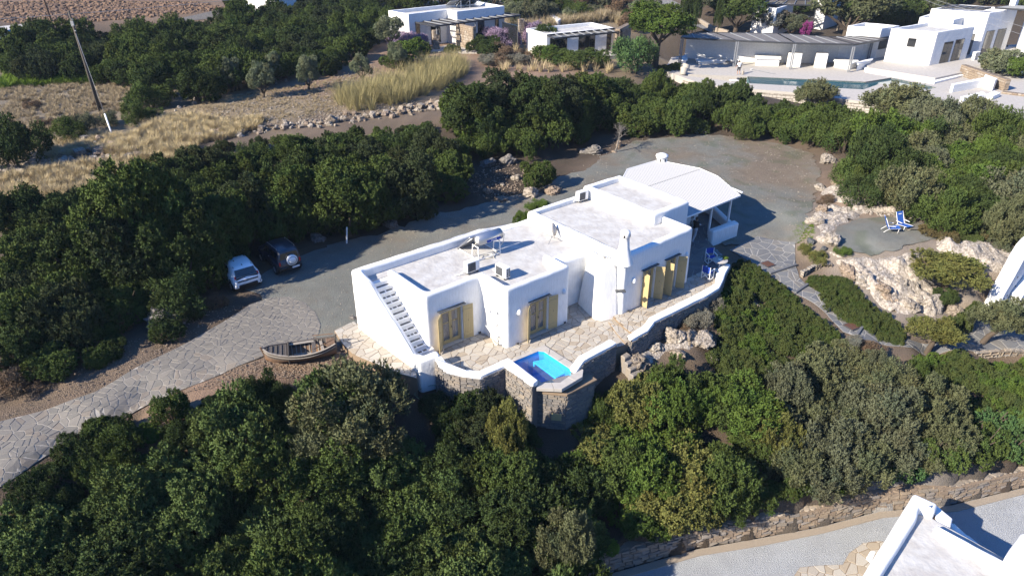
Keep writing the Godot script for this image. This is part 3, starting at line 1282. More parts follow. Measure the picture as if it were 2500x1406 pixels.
# ---------------------------------------------------------------- hand-plastered masonry
# A wall or block over the plan polygon with softened edges. tops: the height at each corner. par > 0: a parapet of
# that thickness round a sunken roof at roof_y. opens: [edge, from, to, bottom, top, depth] holes for doors.
func plaster(st: SurfaceTool, plan: Array, tops: Array, y0: float, r: float, rc: float, opens: Array = [], taper := 0.0, par := 0.0, roof_y := 0.0, rough := 0.02) -> void:
	var n := plan.size()
	var sg := signf(area(PackedVector2Array(plan)))
	var en := []
	var el := []
	for i in n:
		var e: Vector2 = plan[(i + 1) % n] - plan[i]
		el.append(e.length())
		en.append(Vector2(e.y, -e.x).normalized() * sg)
	var cut := []
	for i in n:
		var k: float = en[(i + n - 1) % n].dot(en[i])
		var half := acos(clampf(k, -1, 1)) / 2.0
		cut.append(0.0 if k > 0.97 else minf(rc * tan(half), 0.45 * minf(el[i], el[(i + n - 1) % n])))
	var smp := []  # base, normal, radius, bisector, 1/cos, edge, s, top
	for i in n:
		var n0: Vector2 = en[(i + n - 1) % n]
		var n1: Vector2 = en[i]
		var p: Vector2 = plan[i]
		if cut[i] == 0.0:
			smp.append([p, (n0 + n1).normalized(), INF, Vector2.ZERO, 1.0, i, 0.0, tops[i]])
		else:
			var half := acos(clampf(n0.dot(n1), -1, 1)) / 2.0
			var rr: float = cut[i] / tan(half)
			var convex: bool = n0.cross(n1) * sg > 0.0
			var bis := (n0 + n1).normalized()
			var c := p - bis * rr / cos(half) if convex else p + bis * rr / cos(half)
			for k in 5:
				var nn := n0.slerp(n1, k / 4.0)
				smp.append([c, nn, rr if convex else -rr, bis, 1.0 / cos(half), -1 if k < 4 else i, cut[i], tops[i]])
		var s0: float = cut[i]
		var s1: float = el[i] - cut[(i + 1) % n]
		var cuts := []
		var k := maxi(1, roundi((s1 - s0) / 0.36))
		for j in range(1, k): cuts.append(lerpf(s0, s1, float(j) / k))
		for o in opens:
			if o[0] == i:
				for s in [o[1], o[2]]:
					cuts = cuts.filter(func(q): return absf(q - s) > 0.09)
					cuts.append(s)
		cuts.sort()
		for s in cuts:
			smp.append([p.lerp(plan[(i + 1) % n], s / el[i]), n1, INF, Vector2.ZERO, 1.0, i, s, lerpf(tops[i], tops[(i + 1) % n], s / el[i])])
	var ymax: float = tops.max()
	var ys := [y0]
	var yy := y0 + 0.45
	while yy < ymax - r - 0.1:
		ys.append(yy)
		yy += 0.45
	for o in opens:
		for y in [o[3], o[4]]:
			ys = ys.filter(func(q): return absf(q - y) > 0.12 or q == y0)
			ys.append(y)
	ys.append(ymax - r)
	ys.sort()
	var rows := []
	for y in ys: rows.append([0.0, y, 0])
	for k in range(1, 5): rows.append([r * (1.0 - cos(k * PI / 8.0)), r * sin(k * PI / 8.0), 1])
	if par > 0.0:
		for k in range(0, 5): rows.append([par - r * 0.6 * (1.0 - sin(k * PI / 8.0)), r * 0.6 * (cos(k * PI / 8.0) - 1.0) + r, 1])
		rows.append([par, roof_y - 0.1, 2])
	var grid := []
	for w in rows:
		var line := []
		for s in smp:
			var y: float = minf(w[1], s[7] - r) if w[2] == 0 else (s[7] - r + w[1] if w[2] == 1 else w[1])
			var a: float = w[0] + taper * (y - y0)
			var q: Vector2
			if s[2] == INF: q = s[0] - s[1] * a
			elif s[2] > 0.0: q = s[0] + s[1] * (s[2] - a) if a <= s[2] else s[0] - s[3] * (a - s[2]) * s[4]
			else: q = s[0] - s[1] * (-s[2] + a) if false else s[0] + s[1] * (s[2] - a)
			var v := v3(q, y)
			if w[2] != 2:
				v += v3(s[1], 0) * rough * noise.get_noise_3d(v.x * 1.1, v.y * 1.1, v.z * 1.1)
				if w[2] == 1: v.y += rough * 1.5 * noise.get_noise_3d(v.x * 0.8 + 40.0, v.y, v.z * 0.8)
			line.append(v)
		grid.append(line)
	var m := smp.size()
	for k in rows.size() - 1:
		for j in m:
			var j2 := (j + 1) % m
			if rows[k + 1][2] == 0:
				var hole := false
				for o in opens:
					if smp[j][5] == o[0] and smp[j][6] >= o[1] - 0.01 and smp[j][6] < o[2] - 0.01 and rows[k][1] >= o[3] - 0.01 and rows[k + 1][1] <= o[4] + 0.01: hole = true
				if hole: continue
			var out := v3(smp[j][1], 0.0)
			if rows[k + 1][2] == 1: out = out + Vector3.UP if rows[k + 1][0] <= r + 0.001 else Vector3.UP - out * 0.3
			elif rows[k + 1][2] == 2: out = -out
			if grid[k][j].distance_squared_to(grid[k + 1][j]) < 1e-8 and grid[k][j2].distance_squared_to(grid[k + 1][j2]) < 1e-8: continue
			face(st, [grid[k][j], grid[k][j2], grid[k + 1][j2], grid[k + 1][j]], out)
	if par <= 0.0:
		var top := PackedVector2Array()
		for v in grid[-1]: top.append(v2(v))
		var t := Geometry2D.triangulate_polygon(top)
		if t.is_empty():
			var all := Geometry2D.triangulate_delaunay(top)
			t = PackedInt32Array()
			for k in range(0, all.size(), 3):
				if Geometry2D.is_point_in_polygon((top[all[k]] + top[all[k + 1]] + top[all[k + 2]]) / 3.0, top): t.append_array(all.slice(k, k + 3))
		for k in range(0, t.size(), 3): face(st, [grid[-1][t[k]], grid[-1][t[k + 1]], grid[-1][t[k + 2]]], Vector3.UP)
	st.set_smooth_group(-1)
	for o in opens:
		var e: int = o[0]
		var a := v3(plan[e].lerp(plan[(e + 1) % n], o[1] / el[e]) - en[e] * taper * 1.0, 0)
		var b := v3(plan[e].lerp(plan[(e + 1) % n], o[2] / el[e]) - en[e] * taper * 1.0, 0)
		var dn: Vector3 = -v3(en[e], 0) * o[5]
		var up := Vector3.UP
		a -= dn.normalized() * 0.0
		face(st, [a + up * o[3], a + up * o[4], a + up * o[4] + dn, a + up * o[3] + dn], b - a)
		face(st, [b + up * o[3], b + up * o[4], b + up * o[4] + dn, b + up * o[3] + dn], a - b)
		face(st, [a + up * o[4], b + up * o[4], b + up * o[4] + dn, a + up * o[4] + dn], Vector3.DOWN)
		face(st, [a + up * o[3], b + up * o[3], b + up * o[3] + dn, a + up * o[3] + dn], Vector3.UP)
	st.set_smooth_group(0)


func plaster_mesh(plan: Array, tops: Array, y0: float, r: float, rc: float, opens: Array = [], taper := 0.0, par := 0.0, roof_y := 0.0) -> ArrayMesh:
	var st := begin(true)
	plaster(st, plan, tops, y0, r, rc, opens, taper, par, roof_y)
	return done(st)


func same(y: float, n: int) -> Array:
	var a := []
	a.resize(n)
	a.fill(y)
	return a


# a glazed double door in its frame; base: the middle of the sill, z looks out of the house
func glazed_door(parent: Node3D, base: Transform3D, w: float, h: float, deep := 0.16) -> void:
	var st := begin()
	var z := -deep
	for s in [-1.0, 1.0]: box(st, Vector3(s * (w / 2 - 0.04), h / 2, z), Vector3(0.08, h, 0.1), 0.008)
	box(st, Vector3(0, h - 0.04, z), Vector3(w - 0.164, 0.08, 0.1), 0.008)
	var door := put("door", done(st), M.shutter, parent, base)
	for s in [-1.0, 1.0]:
		var lw := (w - 0.17) / 2.0
		var c: float = s * lw / 2.0
		st = begin()
		for k in [-1.0, 1.0]: box(st, Vector3(c + k * (lw / 2 - 0.045), h / 2 - 0.04, z), Vector3(0.09, h - 0.09, 0.05), 0.006)
		for y in [[0.14, 0.26], [h * 0.62, 0.06], [h - 0.14, 0.1]]: box(st, Vector3(c, y[0], z), Vector3(lw - 0.182, y[1], 0.046), 0.006)
		put("door_leaf", done(st), M.shutter_dark, door)
		for y in [[0.275, h * 0.62 - 0.035], [h * 0.62 + 0.035, h - 0.195]]:
			put("pane", box_mesh(Vector3(lw - 0.184, y[1] - y[0], 0.012), 0.0, Vector3(c, (y[0] + y[1]) / 2, z)), M.glass, door)
		st = begin(true)
		for k in 7: tube(st, [Vector3(c + (k - 3) * 0.05 * s - s * 0.06, 0.25, z - 0.14), Vector3(c + (k - 3) * 0.05 * s - s * 0.06, h - 0.1, z - 0.14)], [0.03], 6, false)
		put("curtain", done(st), M.curtain, door)
	put("handle", box_mesh(Vector3(0.02, 0.14, 0.05), 0.005, Vector3(0.05, h * 0.48, z + 0.06)), M.dark_metal, door)
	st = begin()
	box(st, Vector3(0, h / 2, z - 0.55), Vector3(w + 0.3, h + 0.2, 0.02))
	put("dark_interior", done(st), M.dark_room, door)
	put("sill", box_mesh(Vector3(w + 0.1, 0.05, 0.4), 0.01, Vector3(0, 0.02, -0.08)), M.light_stone_1, parent, base)


# a boarded shutter hung at base; open: degrees from closed; side: -1 hinged on the left, +1 on the right
func shutter(parent: Node3D, base: Transform3D, w: float, h: float, side: float, open: float) -> void:
	var st := begin()
	var k := 6
	for i in k: box(st, Vector3(-side * (i + 0.5) * w / k, h / 2, 0), Vector3(w / k - 0.003, h, 0.03), 0.006)
	for y in [h * 0.14, h * 0.86]: box(st, Vector3(-side * w / 2, y, -0.025), Vector3(w - 0.06, 0.09, 0.02), 0.004)
	var b := base * Transform3D(Basis(Vector3.UP, side * deg_to_rad(open)), Vector3(0, 0, 0.02))
	var sh := put("shutter", done(st), M.shutter, parent, b)
	for y in [h * 0.16, h * 0.84]: put("hinge", box_mesh(Vector3(0.07, 0.035, 0.02), 0.004, Vector3(-side * 0.03, y, 0.02)), M.dark_metal, sh)
	put("catch", box_mesh(Vector3(0.03, 0.05, 0.02), 0.004, Vector3(-side * w * 0.5, h * 0.55, -0.02)), M.dark_metal, sh)


func lintel(parent: Node3D, base: Transform3D, w: float, y: float) -> void:
	var x := -w / 2
	while x < w / 2 - 0.05:
		var l := minf(R.randf_range(0.3, 0.6), w / 2 - x)
		put("lintel_slate", box_mesh(Vector3(l - 0.015, 0.045, 0.2), 0.012, Vector3(x + l / 2, y + R.randf_range(-0.008, 0.008), 0.06)), M.slate, parent, base)
		x += l


# the front of the house as a frame: x along it, z out of it
func front(u: float, v: float, y: float, skew := 0.0) -> Transform3D:
	return Transform3D(Basis(Vector3.UP, TURN + skew), at_uv(u, v, y))


func build_house() -> void:
	R.seed = 12
	var h := thing("white_house", "white plastered house with rounded walls and ochre shutters above the little blue pool", "house")
	var st := begin(true)
	# the back wall with its parapet, and the outer wall of the stairs
	var s1 := [Vector2(-4.72, -1.55), Vector2(-4.98, -5.4), Vector2(-5.05, -7.0), Vector2(3.4, -7.0), Vector2(4.5, -7.0), Vector2(7.3, -7.0), Vector2(7.3, -6.55), Vector2(4.5, -6.55), Vector2(3.4, -6.55), Vector2(-4.55, -6.55), Vector2(-4.55, -5.4), Vector2(-4.28, -1.6)]
	plaster(st, uv_poly(s1), [0.62, 3.35, 3.5, 3.5, 3.12, 3.14, 3.14, 3.12, 3.5, 3.5, 3.35, 0.62], -1.4, 0.19, 0.2)
	var wall := put("wall", done(st), M.plaster, h)
	st = begin(true)
	var s2 := [Vector2(-3.5, -5.95), Vector2(-3.5, -2.1), Vector2(0, -2.1), Vector2(0, 0), Vector2(4.45, 0), Vector2(4.45, -2.0), Vector2(4.0, -2.0), Vector2(4.0, -0.45), Vector2(0.42, -0.45), Vector2(0.42, -2.55), Vector2(-3.05, -2.55), Vector2(-3.05, -5.95)]
	plaster(st, uv_poly(s2), [3.4, 3.48, 3.5, 3.52, 3.5, 3.5, 3.5, 3.5, 3.52, 3.5, 3.48, 3.4], -0.6, 0.19, 0.22, [[1, 0.9, 2.2, 0.05, 2.15, 0.35], [3, 1.6, 2.85, 0.05, 2.12, 0.35]], 0.012)
	put("wall", done(st), M.plaster, h)
	st = begin(true)
	plaster(st, uv_poly([Vector2(4.2, -1.25), Vector2(7.4, -1.25), Vector2(7.4, -2.2), Vector2(4.2, -2.2)]), same(3.08, 4), -0.5, 0.28, 0.1)
	put("wall", done(st), M.plaster, h)
	put("roof", prism_mesh(uv_poly([Vector2(-4.8, -6.8), Vector2(7.2, -6.8), Vector2(7.2, -1.7), Vector2(4.2, -1.7), Vector2(4.2, -0.25), Vector2(0.2, -0.25), Vector2(0.2, -2.3), Vector2(-3.25, -2.3), Vector2(-3.25, -5.95), Vector2(-4.8, -5.95)]), 2.6, 3.0), M.roof_screed, h)
	# the high room with the fireplace
	st = begin(true)
	var big := [Vector2(6.9, 1.55), Vector2(13.05, 1.35), Vector2(12.95, -6.9), Vector2(6.92, -6.9)]
	plaster(st, uv_poly(big), [3.78, 3.82, 3.8, 3.72], -0.8, 0.2, 0.24, [[0, 1.72, 2.78, 0.24, 2.36, 0.35], [0, 3.75, 4.8, 0.24, 2.36, 0.35]], 0.014, 0.4, 3.42)
	put("wall", done(st), M.plaster, h)
	put("roof", prism_mesh(uv_poly([Vector2(7.1, 1.3), Vector2(12.8, 1.1), Vector2(12.8, -6.7), Vector2(7.1, -6.7)]), 3.1, 3.45), M.roof_screed, h)
	st = begin(true)
	plaster(st, uv_poly([Vector2(6.15, -1.3), Vector2(5.6, 0.75), Vector2(5.85, 1.2), Vector2(6.8, 1.5), Vector2(7.5, 1.25), Vector2(7.5, -1.3)]), [3.3, 3.4, 3.45, 3.55, 3.6, 3.4], -0.6, 0.4, 0.3, [], 0.13)
	put("fireplace_wall", done(st), M.plaster, h)
	# the room behind it
	st = begin(true)
	plaster(st, uv_poly([Vector2(11.75, -0.75), Vector2(15.3, -0.85), Vector2(15.3, -7.0), Vector2(11.75, -7.0)]), [4.2, 4.18, 4.2, 4.22], -0.6, 0.19, 0.22, [[0, 1.6, 2.5, 0.24, 2.36, 0.35]], 0.012, 0.42, 3.85)
	put("wall", done(st), M.plaster, h)
	put("roof", prism_mesh(uv_poly([Vector2(11.95, -1.0), Vector2(15.1, -1.1), Vector2(15.1, -6.8), Vector2(11.95, -6.8)]), 3.5, 3.88), M.roof_screed, h)
	# chimney growing out of the corner
	st = begin(true)
	lathe(st, [Vector2(0.56, 3.2), Vector2(0.42, 3.7), Vector2(0.3, 4.1), Vector2(0.26, 4.5), Vector2(0.25, 4.76), Vector2(0.28, 4.79), Vector2(0.28, 5.02), Vector2(0.25, 5.09), Vector2(0.13, 5.15), Vector2(0, 5.17)], 20, at_uv(7.28, 1.1))
	var chim := put("chimney", done(st), M.plaster, h)
	for a in [0.3, 1.9, 3.5, 5.1]:
		put("smoke_slot", box_mesh(Vector3(0.03, 0.16, 0.09), 0.0), M.black, chim, Transform3D(Basis(Vector3.UP, -a), at_uv(7.28, 1.1, 4.87) + Vector3(cos(a), 0, sin(a)) * 0.272))
	put("spout_slate", box_mesh(Vector3(0.55, 0.06, 0.3), 0.015), M.slate, h, front(6.7, 1.62, 1.85, -0.6))
	# stairs to the roof
	var stair := put("staircase", prism_mesh(uv_poly([Vector2(-4.5, -6.0), Vector2(-3.3, -6.0), Vector2(-3.3, -5.66), Vector2(-4.5, -5.66)]), -0.5, 2.95), M.plaster, h)
	for i in 14:
		var v0 := -5.66 + i * 0.285
		var top := 2.76 - i * 0.2
		put("step", prism_mesh(uv_poly([Vector2(-4.62, v0 - 0.04), Vector2(-3.2, v0 - 0.04), Vector2(-3.2, v0 + 0.285), Vector2(-4.62, v0 + 0.285)]), -0.8, top, 0.025), M.plaster, stair)
		var k: int = [1, 2, 3, 2, 3, 1, 3, 1, 2, 4, 1, 2, 3, 2][i]
		var x := -4.4
		for j in k:
			var l := 0.86 / k
			var q := []
			for a in 10:
				var t := TAU * a / 10.0
				var sx := signf(cos(t)) * pow(absf(cos(t)), 0.4)
				var sy := signf(sin(t)) * pow(absf(sin(t)), 0.4)
				q.append(Vector2(x + l / 2 + sx * (l / 2 - 0.03), v0 + 0.13 + sy * 0.075))
			put("slate_inlay", prism_mesh(uv_poly(q), top - 0.02, top + 0.008), M.slate, stair)
			x += l
	for q in [[Vector2(-4.3, -1.6), Vector2(-3.95, -1.62), Vector2(-3.6, -1.2), Vector2(-4.3, -1.25)], [Vector2(-3.85, -1.66), Vector2(-3.55, -1.7), Vector2(-3.3, -1.35), Vector2(-3.5, -1.2)]]:
		put("slate_inlay", prism_mesh(uv_poly(q), -0.05, 0.045, 0.01), M.slate, stair)
	st = begin(true)
	plaster(st, uv_poly([Vector2(-4.78, -1.72), Vector2(-4.7, -0.95), Vector2(-3.62, -0.72), Vector2(-3.5, -1.2), Vector2(-4.25, -1.4), Vector2(-4.25, -1.72)]), [0.66, 0.7, 0.78, 0.78, 0.7, 0.66], -1.9, 0.13, 0.14)
	put("stair_end_wall", done(st), M.plaster, h)
	# doors, shutters, lintels, lamps
	var d1 := front(-1.95, -2.1, 0.05)
	glazed_door(h, d1, 1.3, 2.1)
	shutter(h, d1 * Transform3D(Basis(), Vector3(-0.66, 0.02, 0)), 0.6, 2.05, -1.0, 138)
	shutter(h, d1 * Transform3D(Basis(), Vector3(0.7, 0.02, 0)), 0.6, 2.05, 1.0, 172)
	lintel(h, d1, 1.7, 2.24)
	var d2 := front(2.22, 0.0, 0.05)
	glazed_door(h, d2, 1.25, 2.07)
	shutter(h, d2 * Transform3D(Basis(), Vector3(-0.64, 0.02, 0)), 0.58, 2.05, -1.0, 140)
	shutter(h, d2 * Transform3D(Basis(), Vector3(0.68, 0.02, 0)), 0.58, 2.05, 1.0, 172)
	lintel(h, d2, 1.5, 2.22)
	var sk := atan2(0.2, 6.15)
	for k in [[9.15, 95.0, 128.0], [11.17, 78.0, 130.0]]:
		var d := front(k[0], 1.55 - (k[0] - 6.9) * 0.0328 - 0.014 * 1.3, 0.24, sk)
		glazed_door(h, d, 1.05, 2.12)
		shutter(h, d * Transform3D(Basis(), Vector3(-0.54, 0.0, 0)), 0.52, 2.1, -1.0, k[1])
		shutter(h, d * Transform3D(Basis(), Vector3(0.58, 0.0, 0)), 0.52, 2.1, 1.0, k[2])
		lintel(h, d, 1.4, 2.24)
	var d5 := front(13.8, -0.81, 0.24)
	glazed_door(h, d5, 0.9, 2.12)
	shutter(h, d5 * Transform3D(Basis(), Vector3(0.5, 0.0, 0)), 0.45, 2.1, 1.0, 172)
	lintel(h, d5, 1.3, 2.24)
	for q in [front(0.85, 0.0, 1.85), front(4.0, 0.0, 1.95), front(7.85, 1.5, 1.98), front(12.55, 1.32, 2.05), front(14.9, -0.82, 2.2)]:
		var ls := begin(true)
		lathe(ls, [Vector2(0.145, 0.0), Vector2(0.15, 0.07), Vector2(0.13, 0.17), Vector2(0.07, 0.25), Vector2(0, 0.275)], 14)
		put("wall_lamp", done(ls), M.smooth_white, h, q)
	# outdoor shower on the side of the middle room
	var sh := begin(true)
	var sp := at_uv(-0.03, -0.75)
	tube(sh, [sp + Vector3(0, 0.5, 0), sp + Vector3(0, 2.05, 0), at_uv(-0.12, -0.75, 2.13), at_uv(-0.45, -0.78, 2.13)], [0.014], 8)
	tube(sh, [at_uv(-0.45, -0.78, 2.14), at_uv(-0.45, -0.78, 2.08)], [0.03, 0.1], 12)
	tube(sh, [at_uv(-0.0, -0.75, 1.1), at_uv(-0.12, -0.75, 1.1)], [0.03], 8)
	put("shower", done(sh), M.steel, h)
	# low service fittings along the foot of the walls
	for q in [front(-3.3, -2.0, 0.1), front(-0.25, -2.0, 0.12), front(0.7, 0.1, 0.1), front(4.05, 0.1, 0.12), front(7.5, 1.62, 0.3), front(12.4, 1.5, 0.3)]:
		put("floor_light", box_mesh(Vector3(0.14, 0.1, 0.08), 0.02), M.dark_metal, h, q)
	roof_gear()


func roof_gear() -> void:
	for k in [["white air conditioner on the lower roof right behind the parapet above the left door", at_uv(0.35, -3.45, 3.02), TURN], ["white air conditioner standing at an angle in the roof corner above the second door", at_uv(1.3, -1.95, 3.02), TURN - PI / 2 + 0.1], ["white air conditioner at the back of the highest flat roof", at_uv(11.2, -6.35, 3.47), TURN]]:
		var a := thing("air_conditioner", k[0], "air conditioner", k[1], k[2], "air conditioners on the roofs")
		put("casing", box_mesh(Vector3(0.84, 0.62, 0.34), 0.025, Vector3(0, 0.4, 0)), M.white_paint, a)
		var st := begin()
		box(st, Vector3(-0.1, 0.4, 0.172), Vector3(0.5, 0.5, 0.01))
		put("fan_opening", done(st), M.black, a)
		st = begin()
		for i in 9: box(st, Vector3(-0.1, 0.18 + i * 0.055, 0.184), Vector3(0.48, 0.012, 0.012))
		put("fan_grille", done(st), M.grey_metal, a)
		st = begin()
		for i in 6:
			for j in 2: box(st, Vector3(0.421, 0.2 + i * 0.08, -0.08 + j * 0.14), Vector3(0.01, 0.06, 0.11))
		put("side_louvre", done(st), M.grille, a)
		for s in [-0.3, 0.3]: put("foot", box_mesh(Vector3(0.07, 0.09, 0.36), 0.01, Vector3(s, 0.045, 0)), M.dark_metal, a)
		st = begin(true)
		tube(st, [Vector3(-0.42, 0.25, 0.05), Vector3(-0.6, 0.2, 0.02), Vector3(-0.7, 0.05, -0.1), Vector3(-1.0, 0.03, -0.2)], [0.025], 6)
		put("pipe", done(st), M.white_paint, a)
	var w := thing("solar_water_heater", "steel solar water heater with a glazed panel on the lower roof", "solar heater", at_uv(2.2, -5.3, 3.0), TURN)
	var st := begin(true)
	tube(st, [Vector3(-0.62, 1.1, 0.7), Vector3(0.98, 1.1, 0.7)], [0.31], 24)
	put("tank", done(st), M.steel, w)
	st = begin(true)
	for x in [-0.635, 0.995]: lathe(st, [Vector2(0.18, 0), Vector2(0.16, 0.03), Vector2(0, 0.05)], 14)
	put("tank_cap", done(st), M.white_paint, w, Transform3D(Basis(Vector3.BACK, PI / 2), Vector3(-0.62, 1.1, 0.7)))
	put("name_band", box_mesh(Vector3(0.95, 0.15, 0.012), 0.0, Vector3(0.3, 1.02, 1.013)), M.blue_cloth, w, Transform3D())
	letters("SOLAR", 0.13, M.white_paint, w, Transform3D(Basis(), Vector3(0.3, 1.02, 1.022)))
	var tilt := Basis(Vector3.RIGHT, deg_to_rad(-42.0))
	st = begin()
	box(st, Vector3.ZERO, Vector3(1.5, 0.09, 1.75), 0.015)
	var pn := put("collector", done(st), M.steel, w, Transform3D(tilt * Basis(Vector3.RIGHT, 0.0), Vector3(-0.1, 0.62, -0.35)))
	put("collector_glass", box_mesh(Vector3(1.4, 0.01, 1.65), 0.0, Vector3(0, 0.052, 0)), M.car_glass, pn)
	st = begin()
	for x in [-0.75, 0.75]:
		bar(st, Vector3(x, 0.02, 1.0), Vector3(x, 0.85, 0.95), 0.04, 0.04)
		bar(st, Vector3(x, 0.02, 0.35), Vector3(x, 0.85, 0.45), 0.04, 0.04)
		bar(st, Vector3(x, 0.04, 1.0), Vector3(x, 0.04, -1.0), 0.04, 0.04)
		bar(st, Vector3(x, 0.06, -1.0), Vector3(x, 1.15, 0.4), 0.04, 0.04)
		bar(st, Vector3(x, 0.8, 0.4), Vector3(x, 0.8, 1.0), 0.04, 0.04)
	bar(st, Vector3(-0.75, 0.05, 1.0), Vector3(0.75, 0.05, 1.0), 0.04, 0.04)
	put("stand", done(st), M.white_paint, w)
	st = begin(true)
	tube(st, [Vector3(1.0, 1.2, 0.7), Vector3(1.25, 1.0, 0.75), Vector3(1.2, 0.5, 0.7), Vector3(0.95, 0.15, 0.6), Vector3(0.5, 0.05, 0.9), Vector3(0.1, 0.05, 1.2), Vector3(-0.4, 0.05, 1.0)], [0.022], 6)
	tube(st, [Vector3(-0.65, 1.0, 0.7), Vector3(-0.9, 0.7, 0.6), Vector3(-0.7, 0.2, 0.8), Vector3(-0.2, 0.05, 0.6), Vector3(0.3, 0.04, 0.8), Vector3(0.1, 0.04, 1.3)], [0.022], 6)
	put("pipe", done(st), M.hose, w)
	var d := thing("satellite_dish", "pale satellite dish fixed where the lower roof meets the higher wall", "satellite dish", at_uv(6.62, -3.9, 3.0), TURN)
	st = begin(true)
	lathe(st, [Vector2(0, 0.1), Vector2(0.2, 0.075), Vector2(0.38, 0.0), Vector2(0.4, 0.01), Vector2(0.2, 0.09), Vector2(0, 0.115)], 22)
	put("dish", done(st), M.terrace_screed, d, Transform3D(Basis(Vector3.UP, 0.5) * Basis(Vector3.RIGHT, deg_to_rad(68)), Vector3(0, 0.62, 0)))
	st = begin()
	bar(st, Vector3(0.1, 0, -0.05), Vector3(0, 0.6, -0.05), 0.04, 0.04)
	bar(st, Vector3(-0.15, 0.25, 0.02), Vector3(-0.5, 0.42, 0.4), 0.025, 0.025)
	box(st, Vector3(-0.52, 0.44, 0.42), Vector3(0.09, 0.09, 0.12), 0.02)
	bar(st, Vector3(-0.5, 0.4, 0.4), Vector3(-0.7, 0, 0.35), 0.025, 0.025)
	put("arm", done(st), M.grey_metal, d)
	var hz := thing("garden_hose", "coiled cream garden hose hanging under the shower by the left door", "hose", at_uv(-0.12, -0.6, 0.0), TURN)
	st = begin(true)
	var pts := []
	for i in 70:
		var a := TAU * i / 14.0
		pts.append(Vector3(-0.1 - 0.05 * sin(a * 0.3), 0.32 + 0.25 * sin(a) * (0.9 + 0.15 * sin(a * 0.17)), 0.24 * cos(a)))
	tube(st, pts, [0.018], 6)
	put("coil", done(st), M.hose, hz)


func letters(text: String, size: float, m: Material, parent: Node3D, xf: Transform3D) -> void:
	var t := TextMesh.new()
	var f := SystemFont.new()
	f.font_names = PackedStringArray(["Droid Sans"])
	f.font_weight = 700
	t.font = f
	t.text = text
	t.font_size = 32
	t.pixel_size = size / 32.0
	t.depth = 0.006
	put("lettering", t, m, parent, xf)


# ---------------------------------------------------------------- stone-faced walls
# blocks in courses along one face. path: [x, z] points; top and foot heights at each; side: +1 if the face looks to the
# left of the path's direction
func stone_face(parent: Node3D, path: Array, tops: Array, feet: Array, side: float, course: float, width: float, kinds: Array, seed_: int, most := 300, deep := 0.12) -> void:
	var rg := RandomNumberGenerator.new()
	rg.seed = seed_
	var cand := []
	for i in path.size() - 1:
		var a: Vector2 = path[i]
		var b: Vector2 = path[i + 1]
		var e := (b - a).normalized()
		var nrm := Vector2(e.y, -e.x) * side
		var l := a.distance_to(b)
		var y: float = minf(feet[i], feet[i + 1])
		var ytop: float = maxf(tops[i], tops[i + 1])
		while y < ytop - 0.03:
			var hh := minf(course * rg.randf_range(0.7, 1.3), ytop - y)
			var s := -rg.randf_range(0.0, width * 0.4)
			while s < l:
				var w := width * rg.randf_range(0.5, 1.5)
				var s0 := maxf(s, 0.0)
				var s1 := minf(s + w, l)
				s += w
				if s1 - s0 < 0.04: continue
				var f := (s0 + s1) / 2.0 / l
				var t := lerpf(tops[i], tops[i + 1], f)
				var ft := lerpf(feet[i], feet[i + 1], f)
				if y + hh * 0.6 > t or y + hh < ft: continue
				var c := a.lerp(b, f) + nrm * (deep * 0.5 - 0.05 + rg.randf_range(-0.015, 0.015))
				var bs := Basis(v3(e, 0) * (s1 - s0 - 0.014), Vector3.UP * (minf(hh, t - y) - 0.012), v3(nrm, 0) * deep)
				if bs.determinant() < 0.0: bs.x = -bs.x
				cand.append(Transform3D(bs, v3(c, y + minf(hh, t - y) / 2.0)))
			y += hh
	cand.sort_custom(func(p, q): return p.basis.x.length() * p.basis.y.length() > q.basis.x.length() * q.basis.y.length())
	var rest := []
	for i in cand.size():
		if i < most: put("wall_stone", cubes[rg.randi() % 6], M[kinds[rg.randi() % kinds.size()]], parent, cand[i])
		else: rest.append(cand[i])
	if not rest.is_empty(): copies("small_wall_stones", cubes[1], M[kinds[0]], rest, parent)


const WALL_KIND := ["wall_stone", "wall_stone_1", "wall_stone_2", "wall_stone_3", "wall_stone"]
const SAND_KIND := ["sand_stone", "sand_stone_1", "sand_stone_2", "sand_stone_3", "sand_stone_1"]


